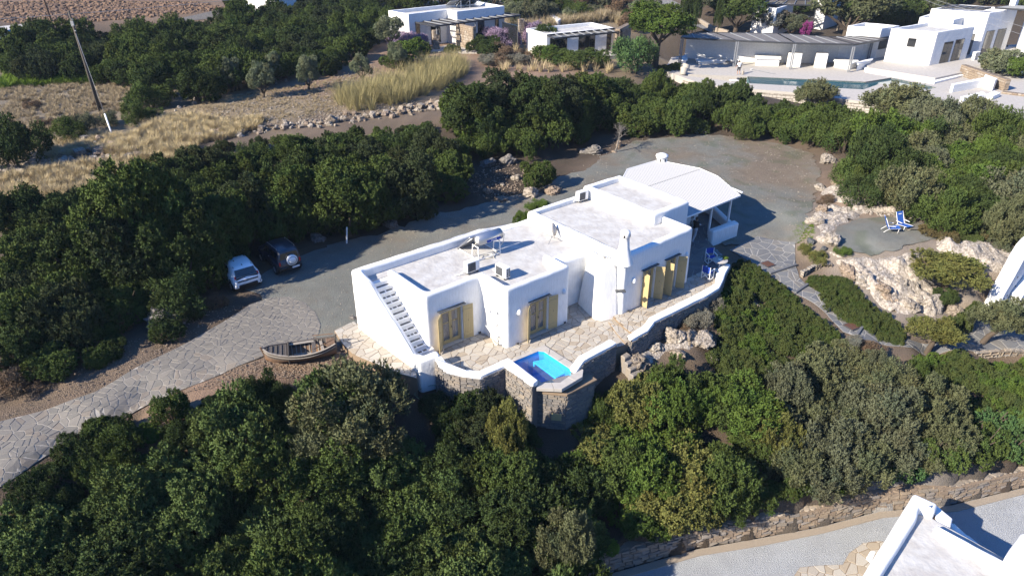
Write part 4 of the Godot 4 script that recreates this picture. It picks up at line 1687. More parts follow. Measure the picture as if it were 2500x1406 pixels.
func build_pool() -> void:
	R.seed = 31
	# terrace
	var low := uv_poly([Vector2(-3.95, -0.9), Vector2(-3.7, 0), Vector2(-3.2, 0.75), Vector2(-2.65, 1.3), Vector2(-0.95, 1.35), Vector2(-0.5, 1.02), Vector2(1.78, 0.98), Vector2(1.85, 3.5), Vector2(4.45, 3.45), Vector2(5.5, 3.65), Vector2(5.85, 2.6), Vector2(6.35, 1.5), Vector2(6.9, 1.3), Vector2(6.2, -1.6), Vector2(4.2, -1.6), Vector2(4.2, -0.2), Vector2(0.3, -0.2), Vector2(0.3, -2.3), Vector2(-3.4, -2.3), Vector2(-3.6, -1.3)])
	var t := structure("terrace", prism_mesh(low, -1.2, -0.02), M.light_joint, "sunlit terrace of beige irregular flags between the house front and the pool")
	var beige := ["light_stone", "light_stone_1", "light_stone_3", "light_stone", "light_stone_2", "light_stone_1", "light_stone_3"]
	pave(t, low, 0.37, 0.03, beige, func(_q: Vector2) -> float: return -0.02, 41)
	var mid := uv_poly([Vector2(6.05, 1.5), Vector2(5.55, 2.6), Vector2(5.2, 3.6), Vector2(7.0, 3.6), Vector2(7.0, 1.3)])
	var s := structure("terrace_step", prism_mesh(mid, -0.5, 0.06), M.light_joint, "curved beige step up to the right part of the terrace")
	pave(s, mid, 0.42, 0.03, beige, func(_q: Vector2) -> float: return 0.06, 43)
	var up := uv_poly([Vector2(6.5, 1.4), Vector2(6.15, 2.6), Vector2(6.0, 3.55), Vector2(7.4, 3.25), Vector2(11.9, 3.25), Vector2(13.4, 3.1), Vector2(14.5, 2.5), Vector2(16.2, 1.75), Vector2(15.2, 1.0), Vector2(13.0, 1.0), Vector2(12.9, 1.2), Vector2(7.0, 1.3)])
	var u := structure("upper_terrace", prism_mesh(up, -0.9, 0.18), M.light_joint, "beige flagged strip of terrace before the two right hand doors")
	pave(u, up, 0.37, 0.03, beige, func(_q: Vector2) -> float: return 0.18, 42)
	var pf := uv_poly([Vector2(13.0, 1.0), Vector2(15.2, 1.0), Vector2(16.2, 1.75), Vector2(17.6, 0.6), Vector2(18.9, -1.9), Vector2(21.6, -1.7), Vector2(22.9, -4.4), Vector2(22.9, -8.5), Vector2(15.2, -8.5), Vector2(15.2, -0.9), Vector2(12.9, -0.9)])
	var p := structure("porch_floor", prism_mesh(pf, -0.9, 0.17), M.dark_joint, "dark flagged floor under the porch and beside the house")
	pave(p, pf, 0.5, 0.03, ["dark_stone", "dark_stone_1", "dark_stone_2", "dark_stone_3"], func(_q: Vector2) -> float: return 0.17, 44)
	var lp := uv_poly([Vector2(-6.2, -7.4), Vector2(-6.45, -6.0), Vector2(-6.5, -4.7), Vector2(-6.1, -3.5), Vector2(-5.5, -1.7), Vector2(-5.0, -0.8), Vector2(-4.7, -1.3), Vector2(-4.9, -7.6)])
	var l := structure("side_patio", prism_mesh(lp, -1.2, -0.08), M.light_joint, "raised beige patio along the foot of the stair wall beside the boat")
	pave(l, lp, 0.42, 0.03, beige, func(_q: Vector2) -> float: return -0.08, 45)
	# white-capped parapet on grey stone, left of the pool
	var g := "stone walls round the terrace"
	var w := thing("terrace_wall", "grey stone wall with a white rounded cap left of the pool, curving from the stair foot", "wall", Vector3.ZERO, 0.0, g)
	var out := [Vector2(-4.02, -0.6), Vector2(-3.95, 0.05), Vector2(-3.5, 0.82), Vector2(-2.85, 1.58), Vector2(-1.38, 1.68), Vector2(-1.2, 3.6)]
	var inn := [Vector2(-0.78, 3.5), Vector2(-0.86, 1.25), Vector2(-2.6, 1.16), Vector2(-3.15, 0.6), Vector2(-3.58, -0.05), Vector2(-3.62, -0.72)]
	var ring := out + inn
	var tops := [0.75, 0.5, 0.42, 0.44, 0.5, 0.36, 0.36, 0.5, 0.44, 0.42, 0.5, 0.75]
	var st := begin(true)
	plaster(st, uv_poly(ring), tops, 0.12, 0.05, 0.1)
	put("white_cap", done(st), M.plaster, w)
	put("core", prism_mesh(uv_poly(ring), -3.4, 0.2), M.wall_mortar, w)
	stone_face(w, uv_poly(out), [0.68, 0.38, 0.28, 0.3, 0.36, 0.22], [-1.6, -1.7, -1.9, -2.2, -2.4, -3.0], -1.0, 0.13, 0.34, WALL_KIND, 51)
	w = thing("terrace_wall", "grey stone wall with a white sloping cap right of the pool", "wall", Vector3.ZERO, 0.0, g)
	ring = [Vector2(1.3, 3.9), Vector2(2.0, 3.76), Vector2(4.42, 3.68), Vector2(4.42, 3.22), Vector2(2.05, 3.3), Vector2(1.35, 3.45)]
	st = begin(true)
	plaster(st, uv_poly(ring), [0.14, 0.44, 0.48, 0.48, 0.44, 0.14], -0.02, 0.05, 0.07)
	put("white_cap", done(st), M.plaster, w)
	put("core", prism_mesh(uv_poly(ring), -3.0, 0.06), M.wall_mortar, w)
	stone_face(w, uv_poly([Vector2(1.3, 3.9), Vector2(2.0, 3.76), Vector2(4.42, 3.68), Vector2(4.42, 3.22)]), [0.02, 0.3, 0.36, 0.36], [-2.2, -2.0, -1.6, -1.2], -1.0, 0.12, 0.3, WALL_KIND, 52)
	w = thing("terrace_wall", "long grey stone wall with a white cap along the right part of the terrace", "wall", Vector3.ZERO, 0.0, g)
	ring = [Vector2(5.4, 3.8), Vector2(6.67, 3.82), Vector2(7.4, 3.62), Vector2(12.0, 3.6), Vector2(13.15, 3.5), Vector2(14.3, 2.95), Vector2(15.1, 2.5), Vector2(16.35, 1.95), Vector2(15.95, 1.55), Vector2(14.6, 2.2), Vector2(13.4, 3.0), Vector2(11.9, 3.12), Vector2(7.5, 3.14), Vector2(6.9, 3.3), Vector2(5.5, 3.42)]
	st = begin(true)
	plaster(st, uv_poly(ring), [0.35, 0.42, 0.62, 0.66, 0.66, 0.62, 0.6, 0.58, 0.58, 0.6, 0.66, 0.66, 0.62, 0.42, 0.35], 0.12, 0.05, 0.07)
	put("white_cap", done(st), M.plaster, w)
	put("core", prism_mesh(uv_poly(ring), -2.2, 0.28), M.wall_mortar, w)
	stone_face(w, uv_poly([Vector2(5.5, 3.42), Vector2(5.4, 3.8), Vector2(6.67, 3.82), Vector2(7.4, 3.62), Vector2(12.0, 3.6), Vector2(13.15, 3.5), Vector2(14.3, 2.95), Vector2(15.1, 2.5), Vector2(16.35, 1.95)]), [0.2, 0.2, 0.28, 0.48, 0.5, 0.5, 0.46, 0.44, 0.42], [-1.0, -1.0, -1.1, -1.1, -1.0, -0.9, -0.8, -0.8, -0.8], -1.0, 0.12, 0.3, WALL_KIND, 53)
	# the pool
	var po := thing("plunge_pool", "small turquoise plunge pool with pale stone coping at the terrace edge", "pool")
	var wat := [Vector2(-0.5, 1.2), Vector2(1.12, 1.28), Vector2(1.32, 1.5), Vector2(1.34, 3.85), Vector2(0.62, 3.92), Vector2(0.2, 4.0), Vector2(-0.5, 3.45)]
	var cop := [Vector2(-0.52, 1.0), Vector2(1.76, 0.97), Vector2(1.82, 3.95), Vector2(1.38, 4.35), Vector2(-0.1, 4.46), Vector2(-1.0, 3.62), Vector2(-0.78, 3.3), Vector2(-0.84, 1.2)]
	var blue := mat("pool_blue", Color(0.005, 0.29, 0.66), 0.5)
	var pale := mat("pool_sunlit_pale", Color(0.012, 0.46, 0.92), 0.5)  # sunlit copy of the basin blue; brightness of bench and step painted in
	# coping pieces: the ring between outline and water, cut into slabs
	var ring_pieces := Geometry2D.clip_polygons(ccw(uv_poly(cop)), ccw(uv_poly(wat)))
	var core := begin()
	for i in 9:
		var a := TAU * i / 9.0
		var a2 := TAU * (i + 1) / 9.0
		var c0 := v2(at_uv(0.5, 2.6))
		var wedge := PackedVector2Array([c0, c0 + Vector2(cos(a), sin(a)) * 6.0, c0 + Vector2(cos(a2), sin(a2)) * 6.0])
		for q in Geometry2D.intersect_polygons(ccw(uv_poly(cop)), ccw(wedge)):
			for q2 in Geometry2D.clip_polygons(q, ccw(uv_poly(wat))):
				if absf(area(q2)) < 0.01: continue
				for q3 in Geometry2D.offset_polygon(q2, -0.008, Geometry2D.JOIN_MITER):
					put("coping_slab", prism_mesh(q3, -0.12, 0.07 + R.randf_range(-0.003, 0.003), 0.012), M.terrace_screed, po)
	# basin walls and floor
	var basin := begin()
	var wp := uv_poly(wat)
	for i in wp.size():
		var j := (i + 1) % wp.size()
		var m := v3((wp[i] + wp[j]) / 2.0, 0)
		face(basin, [v3(wp[i], 0.05), v3(wp[j], 0.05), v3(wp[j], -1.3), v3(wp[i], -1.3)], at_uv(0.4, 2.6) - m)
	put("basin_wall", done(basin), blue, po)
	put("basin_floor", prism_mesh(wp, -1.45, -1.3), blue, po)
	put("bench", prism_mesh(uv_poly([Vector2(0.75, 1.27), Vector2(1.335, 1.5), Vector2(1.335, 3.1), Vector2(0.75, 3.1)]), -1.3, -0.42), pale, po)
	put("seat_step", prism_mesh(uv_poly([Vector2(0.55, 3.12), Vector2(1.335, 3.12), Vector2(1.335, 3.84), Vector2(0.62, 3.9)]), -1.3, -0.8), pale, po)
	var water := mat("pool_water", Color(0.75, 0.95, 1.0), 0.02)
	water.transparency = BaseMaterial3D.TRANSPARENCY_ALPHA
	water.albedo_color.a = 0.03
	put("water", prism_mesh(wp, -0.12, -0.08), water, po)
	# stone base of the pool
	var pb := thing("pool_wall", "tall grey stone base under the front of the pool with a small yellow hatch", "wall", Vector3.ZERO, 0.0, g)
	var led := [Vector2(-0.95, 3.25), Vector2(0.2, 4.5), Vector2(2.15, 4.52), Vector2(2.2, 3.7), Vector2(-0.6, 3.0)]
	put("ledge", prism_mesh(uv_poly([Vector2(-1.0, 3.25), Vector2(0.18, 4.55), Vector2(2.2, 4.57), Vector2(2.24, 3.6), Vector2(-0.6, 2.9)]), -0.46, -0.34, 0.02), M.light_joint, pb)
	put("core", prism_mesh(uv_poly([Vector2(-0.9, 3.3), Vector2(0.22, 4.46), Vector2(2.1, 4.48), Vector2(2.14, 3.6), Vector2(1.0, 1.5), Vector2(-0.9, 1.7)]), -3.8, -1.5), M.wall_mortar, pb)
	var shell := begin()
	prism(shell, uv_poly([Vector2(-0.9, 3.3), Vector2(0.22, 4.46), Vector2(2.1, 4.48), Vector2(2.1, 4.1), Vector2(0.3, 4.1), Vector2(-0.6, 3.2)]), -1.5, -0.46)
	put("core", done(shell), M.wall_mortar, pb)
	stone_face(pb, uv_poly([Vector2(-1.0, 3.1), Vector2(0.22, 4.46), Vector2(2.1, 4.48), Vector2(2.14, 3.6)]), [-0.46, -0.46, -0.46, -0.46], [-3.2, -3.3, -3.2, -2.4], -1.0, 0.14, 0.34, WALL_KIND, 54)
	var hb := at_uv(-0.12, 4.18, -1.75)
	var dirx := (at_uv(0.22, 4.46) - at_uv(-1.0, 3.1)).normalized()
	put("hatch", box_mesh(Vector3(0.5, 0.42, 0.05), 0.01), M.shutter, pb, Transform3D(Basis(dirx, Vector3.UP, dirx.cross(Vector3.UP)), hb + dirx.cross(Vector3.UP) * 0.06))
	# steps from the terrace down beside the rocks
	var sg := thing("garden_steps", "rough stone steps going down from the terrace between wall and boulders", "steps")
	for i in 4:
		put("step", prism_mesh(uv_poly([Vector2(4.62 - i * 0.05, 3.85 + i * 0.26), Vector2(5.12 + i * 0.04, 3.8 + i * 0.28), Vector2(5.08, 4.15 + i * 0.28), Vector2(4.58 - i * 0.03, 4.2 + i * 0.25)]), -2.4, -0.3 - i * 0.22, 0.05), M.wall_stone_3 if i % 2 == 0 else M.wall_stone_1, sg)


# ---------------------------------------------------------------- porch
func build_porch() -> void:
	var p := thing("porch", "open porch with white corrugated roof on slim posts at the house's back end", "porch")
	# corrugated roof sloping to the front eave; ribs run with the fall
	var plan := PackedVector2Array([Vector2(15.3, -1.62), Vector2(21.95, -1.75), Vector2(23.35, -4.75), Vector2(23.4, -6.5), Vector2(21.9, -9.3), Vector2(18.65, -9.35), Vector2(15.3, -7.2)])
	for half in [[15.3, -6.3, "front"], [15.3, -9.6, "back"]]:
		var fr: bool = half[2] == "front"
		var clip := ccw([Vector2(15, -6.3), Vector2(24, -6.3), Vector2(24, -1.2), Vector2(15, -1.2)] if fr else [Vector2(15, -6.36), Vector2(24, -6.36), Vector2(24, -10), Vector2(15, -10)])
		var q := Geometry2D.intersect_polygons(ccw(plan), clip)[0]
		var st := begin()
		var u := 15.2
		while u < 23.6:
			for part in [[0.0, 0.09, 0.0, 0.0], [0.09, 0.115, 0.0, 0.03], [0.115, 0.155, 0.03, 0.03], [0.155, 0.18, 0.03, 0.0]]:
				var a: float = u + part[0]
				var b: float = u + part[1]
				for g in Geometry2D.intersect_polygons(q, ccw([Vector2(a, -11), Vector2(b, -11), Vector2(b, 0), Vector2(a, 0)])):
					var f := []
					var f2 := []
					for w in g:
						var k: float = lerpf(part[2], part[3], clampf((w.x - a) / (b - a), 0, 1))
						var y := 2.62 + (-1.7 - w.y) * 0.07 - (0.012 if not fr else 0.0) + k
						f.append(at_uv(w.x, w.y, y))
						f2.append(at_uv(w.x, w.y, y - 0.02))
					face(st, f, Vector3.UP)
					face(st, f2, Vector3.DOWN)
			u += 0.18
		put("roof_sheet", done(st), M.white_sheet, p)
	var trim := begin()
	for i in plan.size() - 1:
		var a := plan[i]
		var b := plan[i + 1]
		bar(trim, at_uv(a.x, a.y, 2.58 + (-1.7 - a.y) * 0.07), at_uv(b.x, b.y, 2.58 + (-1.7 - b.y) * 0.07), 0.05, 0.12, 0.01)
	put("eave_trim", done(trim), M.white_paint, p)
	for k in [[19.5, -2.2], [21.45, -2.1], [22.7, -5.0], [22.7, -7.6], [20.2, -8.9]]:
		put("post", box_mesh(Vector3(0.13, 2.5, 0.13), 0.015, Vector3(0, 1.25, 0)), M.white_paint, p, Transform3D(Basis(Vector3.UP, TURN), at_uv(k[0], k[1], 0.15)))
	for k in [[Vector2(15.3, -2.2), Vector2(22.1, -2.15)], [Vector2(22.7, -2.1), Vector2(22.75, -8.2)], [Vector2(15.3, -5.5), Vector2(22.8, -5.4)], [Vector2(19.5, -1.95), Vector2(19.5, -8.8)]]:
		var st := begin(true)
		tube(st, [at_uv(k[0].x, k[0].y, 2.5 + (-1.7 - k[0].y) * 0.06), at_uv(k[1].x, k[1].y, 2.5 + (-1.7 - k[1].y) * 0.06)], [0.075], 10)
		put("beam", done(st), M.white_paint, p)
	var st2 := begin(true)
	plaster(st2, uv_poly([Vector2(19.05, -1.5), Vector2(21.75, -1.35), Vector2(21.9, -1.9), Vector2(19.15, -2.05)]), same(0.78, 4), -0.7, 0.12, 0.12)
	put("low_wall", done(st2), M.plaster, p)
	st2 = begin(true)
	plaster(st2, uv_poly([Vector2(21.5, -1.5), Vector2(22.95, -4.4), Vector2(22.95, -8.4), Vector2(22.5, -8.4), Vector2(22.5, -4.5), Vector2(21.2, -1.9)]), [0.72, 0.85, 1.5, 1.5, 0.85, 0.72], -0.7, 0.12, 0.12)
	put("low_wall", done(st2), M.plaster, p)
	st2 = begin(true)
	plaster(st2, uv_poly([Vector2(15.3, -6.9), Vector2(18.7, -8.9), Vector2(21.8, -8.8), Vector2(21.8, -9.15), Vector2(18.6, -9.25), Vector2(15.3, -7.3)]), same(1.9, 6), -0.7, 0.1, 0.12)
	put("back_wall", done(st2), M.plaster, p)
	# the round-headed chimney that rises behind the porch roof
	var c := thing("oven_chimney", "short round white chimney pot standing behind the porch roof", "chimney", at_uv(22.15, -9.1, 0.0))
	var st3 := begin(true)
	lathe(st3, [Vector2(0.5, -0.4), Vector2(0.5, 2.9), Vector2(0.42, 3.1), Vector2(0.42, 3.42), Vector2(0.48, 3.45), Vector2(0.46, 3.56), Vector2(0.25, 3.66), Vector2(0, 3.68)], 20)
	put("flue", done(st3), M.plaster, c)
	for k in 7:
		var a := TAU * k / 7.0 + 0.2
		put("smoke_slot", box_mesh(Vector3(0.03, 0.2, 0.09)), M.black, c, Transform3D(Basis(Vector3.UP, -a), Vector3(cos(a) * 0.41, 3.24, sin(a) * 0.41)))
	# table and bench below it
	var tb := thing("long_table", "white table in the shade of the porch behind the standing person", "table", at_uv(19.3, -4.6, 0.18), TURN + 0.2)
	put("top", box_mesh(Vector3(1.9, 0.05, 0.95), 0.012, Vector3(0, 0.74, 0)), M.white_paint, tb)
	for x in [-0.85, 0.85]:
		for z in [-0.38, 0.38]: put("leg", box_mesh(Vector3(0.07, 0.72, 0.07), 0.01, Vector3(x, 0.36, z)), M.white_paint, tb)
	for k in [[-0.55, 0.75, "white chair on the house side of the porch table"], [0.45, 0.8, "white chair on the low wall side of the porch table"], [0.0, -0.8, "white chair behind the porch table"]]:
		var q: Vector3 = tb.transform * Vector3(k[0], 0, k[1])
		var cr := thing("porch_chair", k[2], "chair", q, TURN + (PI if k[1] < 0 else 0.0), "white chairs round the porch table")
		put("seat", box_mesh(Vector3(0.45, 0.04, 0.45), 0.01, Vector3(0, 0.45, 0)), M.white_paint, cr)
		put("backrest", box_mesh(Vector3(0.45, 0.42, 0.04), 0.01, Vector3(0, 0.75, 0.21)), M.white_paint, cr)
		for x in [-0.2, 0.2]:
			for z in [-0.2, 0.2]: put("leg", box_mesh(Vector3(0.04, 0.44, 0.04), 0.005, Vector3(x, 0.22, z)), M.white_paint, cr)


# ---------------------------------------------------------------- the houses behind
# a flat dark or pale panel set on a wall between the plan points a and b, from fraction f0 to f1 of it
func panel(parent: Node, called: String, a: Vector2, b: Vector2, f0: float, f1: float, y0: float, y1: float, m: Material, proud := 0.03, thick := 0.06) -> MeshInstance3D:
	var e := (b - a)
	var n := Vector2(-e.y, e.x).normalized()
	if n.dot(Vector2(0, 1)) < 0.0: n = -n
	var c := a.lerp(b, (f0 + f1) / 2.0) + n * (proud - thick / 2.0)
	var d := v3(e.normalized(), 0)
	return put(called, box_mesh(Vector3(e.length() * (f1 - f0), y1 - y0, thick), 0.008), m, parent, Transform3D(Basis(d, Vector3.UP, d.cross(Vector3.UP)), v3(c, (y0 + y1) / 2.0)))


func window_on(parent: Node, a: Vector2, b: Vector2, f0: float, f1: float, y0: float, y1: float, bars := 1, called := "window") -> void:
	var w := panel(parent, called, a, b, f0, f1, y0, y1, M.dark_metal, 0.05, 0.1)
	var l := a.distance_to(b) * (f1 - f0)
	for i in bars:
		var pw := (l - 0.06 * (bars + 1)) / bars
		put("pane", box_mesh(Vector3(pw, y1 - y0 - 0.12, 0.02), 0.0, Vector3(-l / 2 + 0.06 + pw / 2 + i * (pw + 0.06), 0, 0.045)), M.car_glass, w)
		put("pane", box_mesh(Vector3(pw, y1 - y0 - 0.12, 0.02), 0.0, Vector3(-l / 2 + 0.06 + pw / 2 + i * (pw + 0.06), 0, -0.045)), M.car_glass, w)


# a crisp modern block with a parapet round its sunken roof
func cube_house(parent: Node, plan: Array, y0: float, y1: float, par := 0.28, drop := 0.45) -> void:
	put("wall", plaster_mesh(plan, same(y1, plan.size()), y0, 0.04, 0.05, [], 0.0, par, y1 - drop), M.smooth_white, parent)
	var q := Geometry2D.offset_polygon(ccw(plan), -par * 0.7)
	put("roof", prism_mesh(q[0], y1 - drop - 0.3, y1 - drop), M.roof_screed, parent)


# stone-clad pier or wall between two points
func stone_pier(parent: Node, a: Vector2, b: Vector2, thick: float, y0: float, y1: float, seed_: int, course := 0.28, kinds: Array = SAND_KIND) -> void:
	var e := (b - a).normalized()
	var n := Vector2(e.y, -e.x) * thick / 2.0
	var p := [a + n, b + n, b - n, a - n]
	put("core", prism_mesh(p, y0, y1 - 0.02), M.sand_mortar, parent)
	stone_face(parent, [p[0], p[1], p[2], p[3], p[0]], same(y1, 5), same(y0, 5), 1.0 if area(PackedVector2Array(p)) > 0 else -1.0, course, course * 1.5, kinds, seed_, 120, 0.12)


# a slatted roof over the quadrilateral a b (front) c d (back), posts not included
func slats(parent: Node, a: Vector3, b: Vector3, c: Vector3, d: Vector3, beams: int, lats: int) -> void:
	var st := begin()
	for q in [[a, b], [b, c], [c, d], [d, a]]: bar(st, q[0], q[1], 0.14, 0.22, 0.01)
	put("frame", done(st), M.dark_metal, parent)
	for i in range(1, beams):
		var f := float(i) / beams
		st = begin()
		bar(st, a.lerp(b, f) + Vector3(0, 0.06, 0), d.lerp(c, f) + Vector3(0, 0.06, 0), 0.1, 0.12, 0.01)
		put("rafter", done(st), M.grey_metal, parent)
	for i in lats:
		var f := (i + 0.5) / lats
		st = begin()
		bar(st, a.lerp(d, f) - Vector3(0, 0.03, 0), b.lerp(c, f) - Vector3(0, 0.03, 0), 0.16, 0.03)
		put("slat", done(st), M.old_wood, parent)


func build_back_villas() -> void:
	R.seed = 61
	# --- the upper left house
	var h := thing("modern_house", "white flat-roofed modern house with slatted canopy and stone piers on the upper left", "house")
	var p := pl([-17.56, -107.73, -14.3, -104.42, -9.3, -108.77, -7.78, -106.87, -1.11, -112.44, -5.34, -117.46])
	cube_house(h, p, 0.8, 6.2)
	window_on(h, p[1], p[2], 0.16, 0.27, 2.6, 4.9)
	window_on(h, p[1], p[2], 0.55, 0.8, 1.9, 4.6, 2, "door")
	window_on(h, p[3], p[4], 0.0, 0.16, 1.9, 4.6, 2, "door")
	window_on(h, p[3], p[4], 0.42, 0.56, 1.9, 4.6, 1, "door")
	window_on(h, p[3], p[4], 0.79, 0.87, 2.7, 4.9)
	put("patio", prism_mesh(pl([-14, -101.42, -4.74, -100.85, 1.51, -110.06, -1.52, -111.4]), 1.2, 1.9), M.terrace_screed, h)
	slats(h, Vector3(-10.4, 5, -101.87), Vector3(1.27, 5, -111.72), Vector3(-1.48, 5, -114.15), Vector3(-14.16, 5, -105.86), 11, 16)
	var gp := put("canopy_shade_panel", box_mesh(Vector3(0.12, 3.0, 4.0)), M.car_glass, h, Transform3D(Basis(Vector3.UP, 0.55), Vector3(-0.29, 3.4, -104.62)))  # dark panel painted in for the shade behind the right pier
	var piers := thing("stone_pier", "stone pier with a pale top under the left corner of the canopy", "pier", Vector3.ZERO, 0.0, "stone piers of the upper left house")
	stone_pier(piers, Vector2(-10.86, -102.55), Vector2(-10.15, -102.84), 0.75, 1.3, 4.4, 62, 0.3)
	piers = thing("stone_pier", "stone wall panel and pier standing across the middle of the canopy", "pier", Vector3.ZERO, 0.0, "stone piers of the upper left house")
	stone_pier(piers, Vector2(-7.64, -105.24), Vector2(-5.12, -101.97), 0.5, 1.3, 4.9, 63, 0.3)
	piers = thing("stone_pier", "stone pier at the far right corner of the canopy", "pier", Vector3.ZERO, 0.0, "stone piers of the upper left house")
	stone_pier(piers, Vector2(0.91, -111.02), Vector2(1.65, -111.35), 0.75, 1.3, 4.6, 64, 0.3)
	for q in [Vector3(-10.29, 4.9, -102.34), Vector3(-5.19, 4.9, -106.52), Vector3(1.15, 4.9, -111.82)]:
		put("steel_post", box_mesh(Vector3(0.14, 1.0, 0.14), 0.01), M.grey_metal, h, Transform3D(Basis(), q - Vector3(0, 0.5, 0)))
	var so := thing("roof_solar_array", "tilted solar panels on white struts on the upper left roof", "solar panels", Vector3(-6.78, 5.75, -114.81), 0.55)
	put("panel", box_mesh(Vector3(3.4, 0.08, 2.2), 0.01), M.car_glass, so, Transform3D(Basis(Vector3.RIGHT, -0.45), Vector3(0, 0.65, 0)))
	put("panel", box_mesh(Vector3(1.4, 0.08, 2.2), 0.01), M.grey_metal, so, Transform3D(Basis(Vector3.RIGHT, -0.45), Vector3(-2.6, 0.65, 0)))
	var st := begin()
	for x in [-1.5, 0.0, 1.5]:
		bar(st, Vector3(x, 0, 0.9), Vector3(x, 1.1, 0.9), 0.06, 0.06)
		bar(st, Vector3(x, 0, -0.9), Vector3(x, 1.1, 0.9), 0.06, 0.06)
	put("strut", done(st), M.white_paint, so)
	# --- the low house beside it
	h = thing("modern_house", "low white house with glazed doors, a dark front beam and a stone end wall", "house")
	var a := Vector2(4.6, -99.6)
	var b := Vector2(14.2, -104.9)
	var back := Vector2(2.6, 4.7) * -1.0
	cube_house(h, [a, b, b + back, a + back], 0.2, 4.35)
	window_on(h, a, b, 0.05, 0.3, 1.3, 3.8, 2, "door")
	window_on(h, a, b, 0.47, 0.72, 1.3, 3.9, 3, "door")
	window_on(h, a, b, 0.9, 0.97, 1.3, 3.9, 1, "door")
	var n := Vector2(0.48, 0.87) * 2.0
	slats(h, v3(a + n, 4.1), v3(b + n, 4.1), v3(b + n * 0.1, 4.25), v3(a + n * 0.1, 4.25), 9, 0)
	put("patio", prism_mesh([a + n * 1.4, b + n * 1.4, b, a], 0.6, 1.22), M.terrace_screed, h)
	var w := thing("stone_wall", "sunlit stone end wall of the low house with shadows of the beams", "wall")
	stone_pier(w, b + Vector2(0.3, 1.9), b + Vector2(2.6, -3.0), 0.6, 0.4, 4.5, 65, 0.32)
	put("corner_post", box_mesh(Vector3(0.12, 3.0, 0.12)), M.dark_metal, h, Transform3D(Basis(), v3(b + n * 0.98, 2.65)))
	st = begin(true)
	plaster(st, pl([3.53, -139.85, 4.16, -140.9, 7.97, -122.38, 7.35, -120.77]), same(2.9, 4), 1.0, 0.06, 0.1)
	tag(put("garden_wall", done(st), M.smooth_white), "white sloping garden wall among dry grass behind the low house", "wall")
	# --- the pool house
	h = thing("pool_house", "long low pool house with a grey slatted roof on steel posts beside the long pool", "house")
	var terr := pl([20.15, -96.85, 22.79, -105.37, 26.82, -107.72, 51.85, -107.72, 67.59, -111.41, 77.21, -112.05, 79.26, -102.57, 59.34, -73.89, 49.95, -73.89, 46.23, -77.41, 42.95, -78.93, 38.64, -81.4, 33.28, -84.98, 27.13, -87.18, 23.58, -88.85, 21.85, -92.58])
	var pool_plan := pl([30.17, -93.27, 44.05, -90.35, 48.29, -92.58, 51.42, -87.39, 49.81, -86.37, 45.34, -89.28, 42.08, -86.37, 29.38, -89.49])
	st = begin()
	# the terrace round the pool: a hair-wide slit joins the opening to the outer edge, so that it is one outline
	var mid := centre(PackedVector2Array(pool_plan))
	var slit := Vector2(20.0, -95.0)
	var opening := PackedVector2Array(pool_plan)
	opening.append(slit)
	opening.insert(0, slit + Vector2(0, -0.004))
	for q in Geometry2D.clip_polygons(ccw(terr), ccw(Array(opening))):
		if absf(area(q)) > 0.05 and Geometry2D.is_polygon_clockwise(q) == Geometry2D.is_polygon_clockwise(ccw(terr)): prism(st, q, -3.0, 0.25)
	structure("villa_terrace", done(st), M.terrace_screed, "broad pale terrace round the long pool of the villa on the right")
	var lp := thing("long_pool", "long dark teal swimming pool in the villa terrace", "pool")
	var teal := mat("pool_teal", Color(0.03, 0.11, 0.14), 0.5)
	st = begin()
	for i in pool_plan.size():
		var j := (i + 1) % pool_plan.size()
		face(st, [v3(pool_plan[i], 0.24), v3(pool_plan[j], 0.24), v3(pool_plan[j], -1.3), v3(pool_plan[i], -1.3)], v3(mid - (pool_plan[i] + pool_plan[j]) / 2.0, 0))
	put("basin_wall", done(st), teal, lp)
	put("basin_floor", prism_mesh(pool_plan, -1.5, -1.3), teal, lp)
	var wt := mat("pool_water_far", Color(0.02, 0.075, 0.1), 0.03, null, 1.0, bump_tex(0.02, 2, 2.0), true, 0.25)
	wt.uv1_scale = Vector3.ONE * 0.5
	put("water", prism_mesh(pool_plan, 0.0, 0.06), wt, lp)
	var fr := pl([23.07, -101.82, 30.06, -99.69, 37.26, -97.92, 44.64, -96.91, 50.73, -100.9])
	var bk := pl([24.05, -104.37, 28.54, -105.69, 37.26, -105.03, 43.31, -102.14, 47.77, -102.77])
	for i in 4:
		var y := 3.5
		slats(h, v3(fr[i], y), v3(fr[i + 1], y), v3(bk[i + 1], y), v3(bk[i], y), 4, 3)
		put("cane_cover", prism_mesh([fr[i], fr[i + 1], bk[i + 1], bk[i]], y + 0.0, y + 0.035), M.old_wood if i == 3 else M.cane, h)
	for q in pl3([23.05, 0.25, -100.97, 30.03, 0.25, -99.14, 37.05, 0.25, -97.36, 44.07, 0.25, -95.64, 49.49, 0.25, -102.32]):
		for k in [-0.12, 0.12]:
			put("post", box_mesh(Vector3(0.14, 3.25, 0.14), 0.01, Vector3(k, 1.6, 0)), M.grey_metal, h, Transform3D(Basis(), q))
	var bw := pl([24.54, -104.83, 31.08, -102.6, 38.13, -101.51, 44.73, -101.78, 50.67, -103.7])
	for i in 4:
		var e: Vector2 = (bw[i + 1] - bw[i]).normalized()
		var nn := Vector2(e.y, -e.x) * 0.15
		put("wall", prism_mesh([bw[i] + nn, bw[i + 1] + nn, bw[i + 1] - nn, bw[i] - nn], -0.4, 3.3 - 0.01 * i), M.smooth_white, h)
	window_on(h, bw[1], bw[2], 0.0, 0.12, 0.3, 2.8, 1, "door")
	window_on(h, bw[2], bw[3], 0.3, 0.42, 0.3, 3.0, 1, "door")
	window_on(h, bw[3], bw[4], 0.05, 0.4, 0.4, 3.0, 2)
	window_on(h, bw[3], bw[4], 0.6, 0.95, 0.4, 3.0, 2)
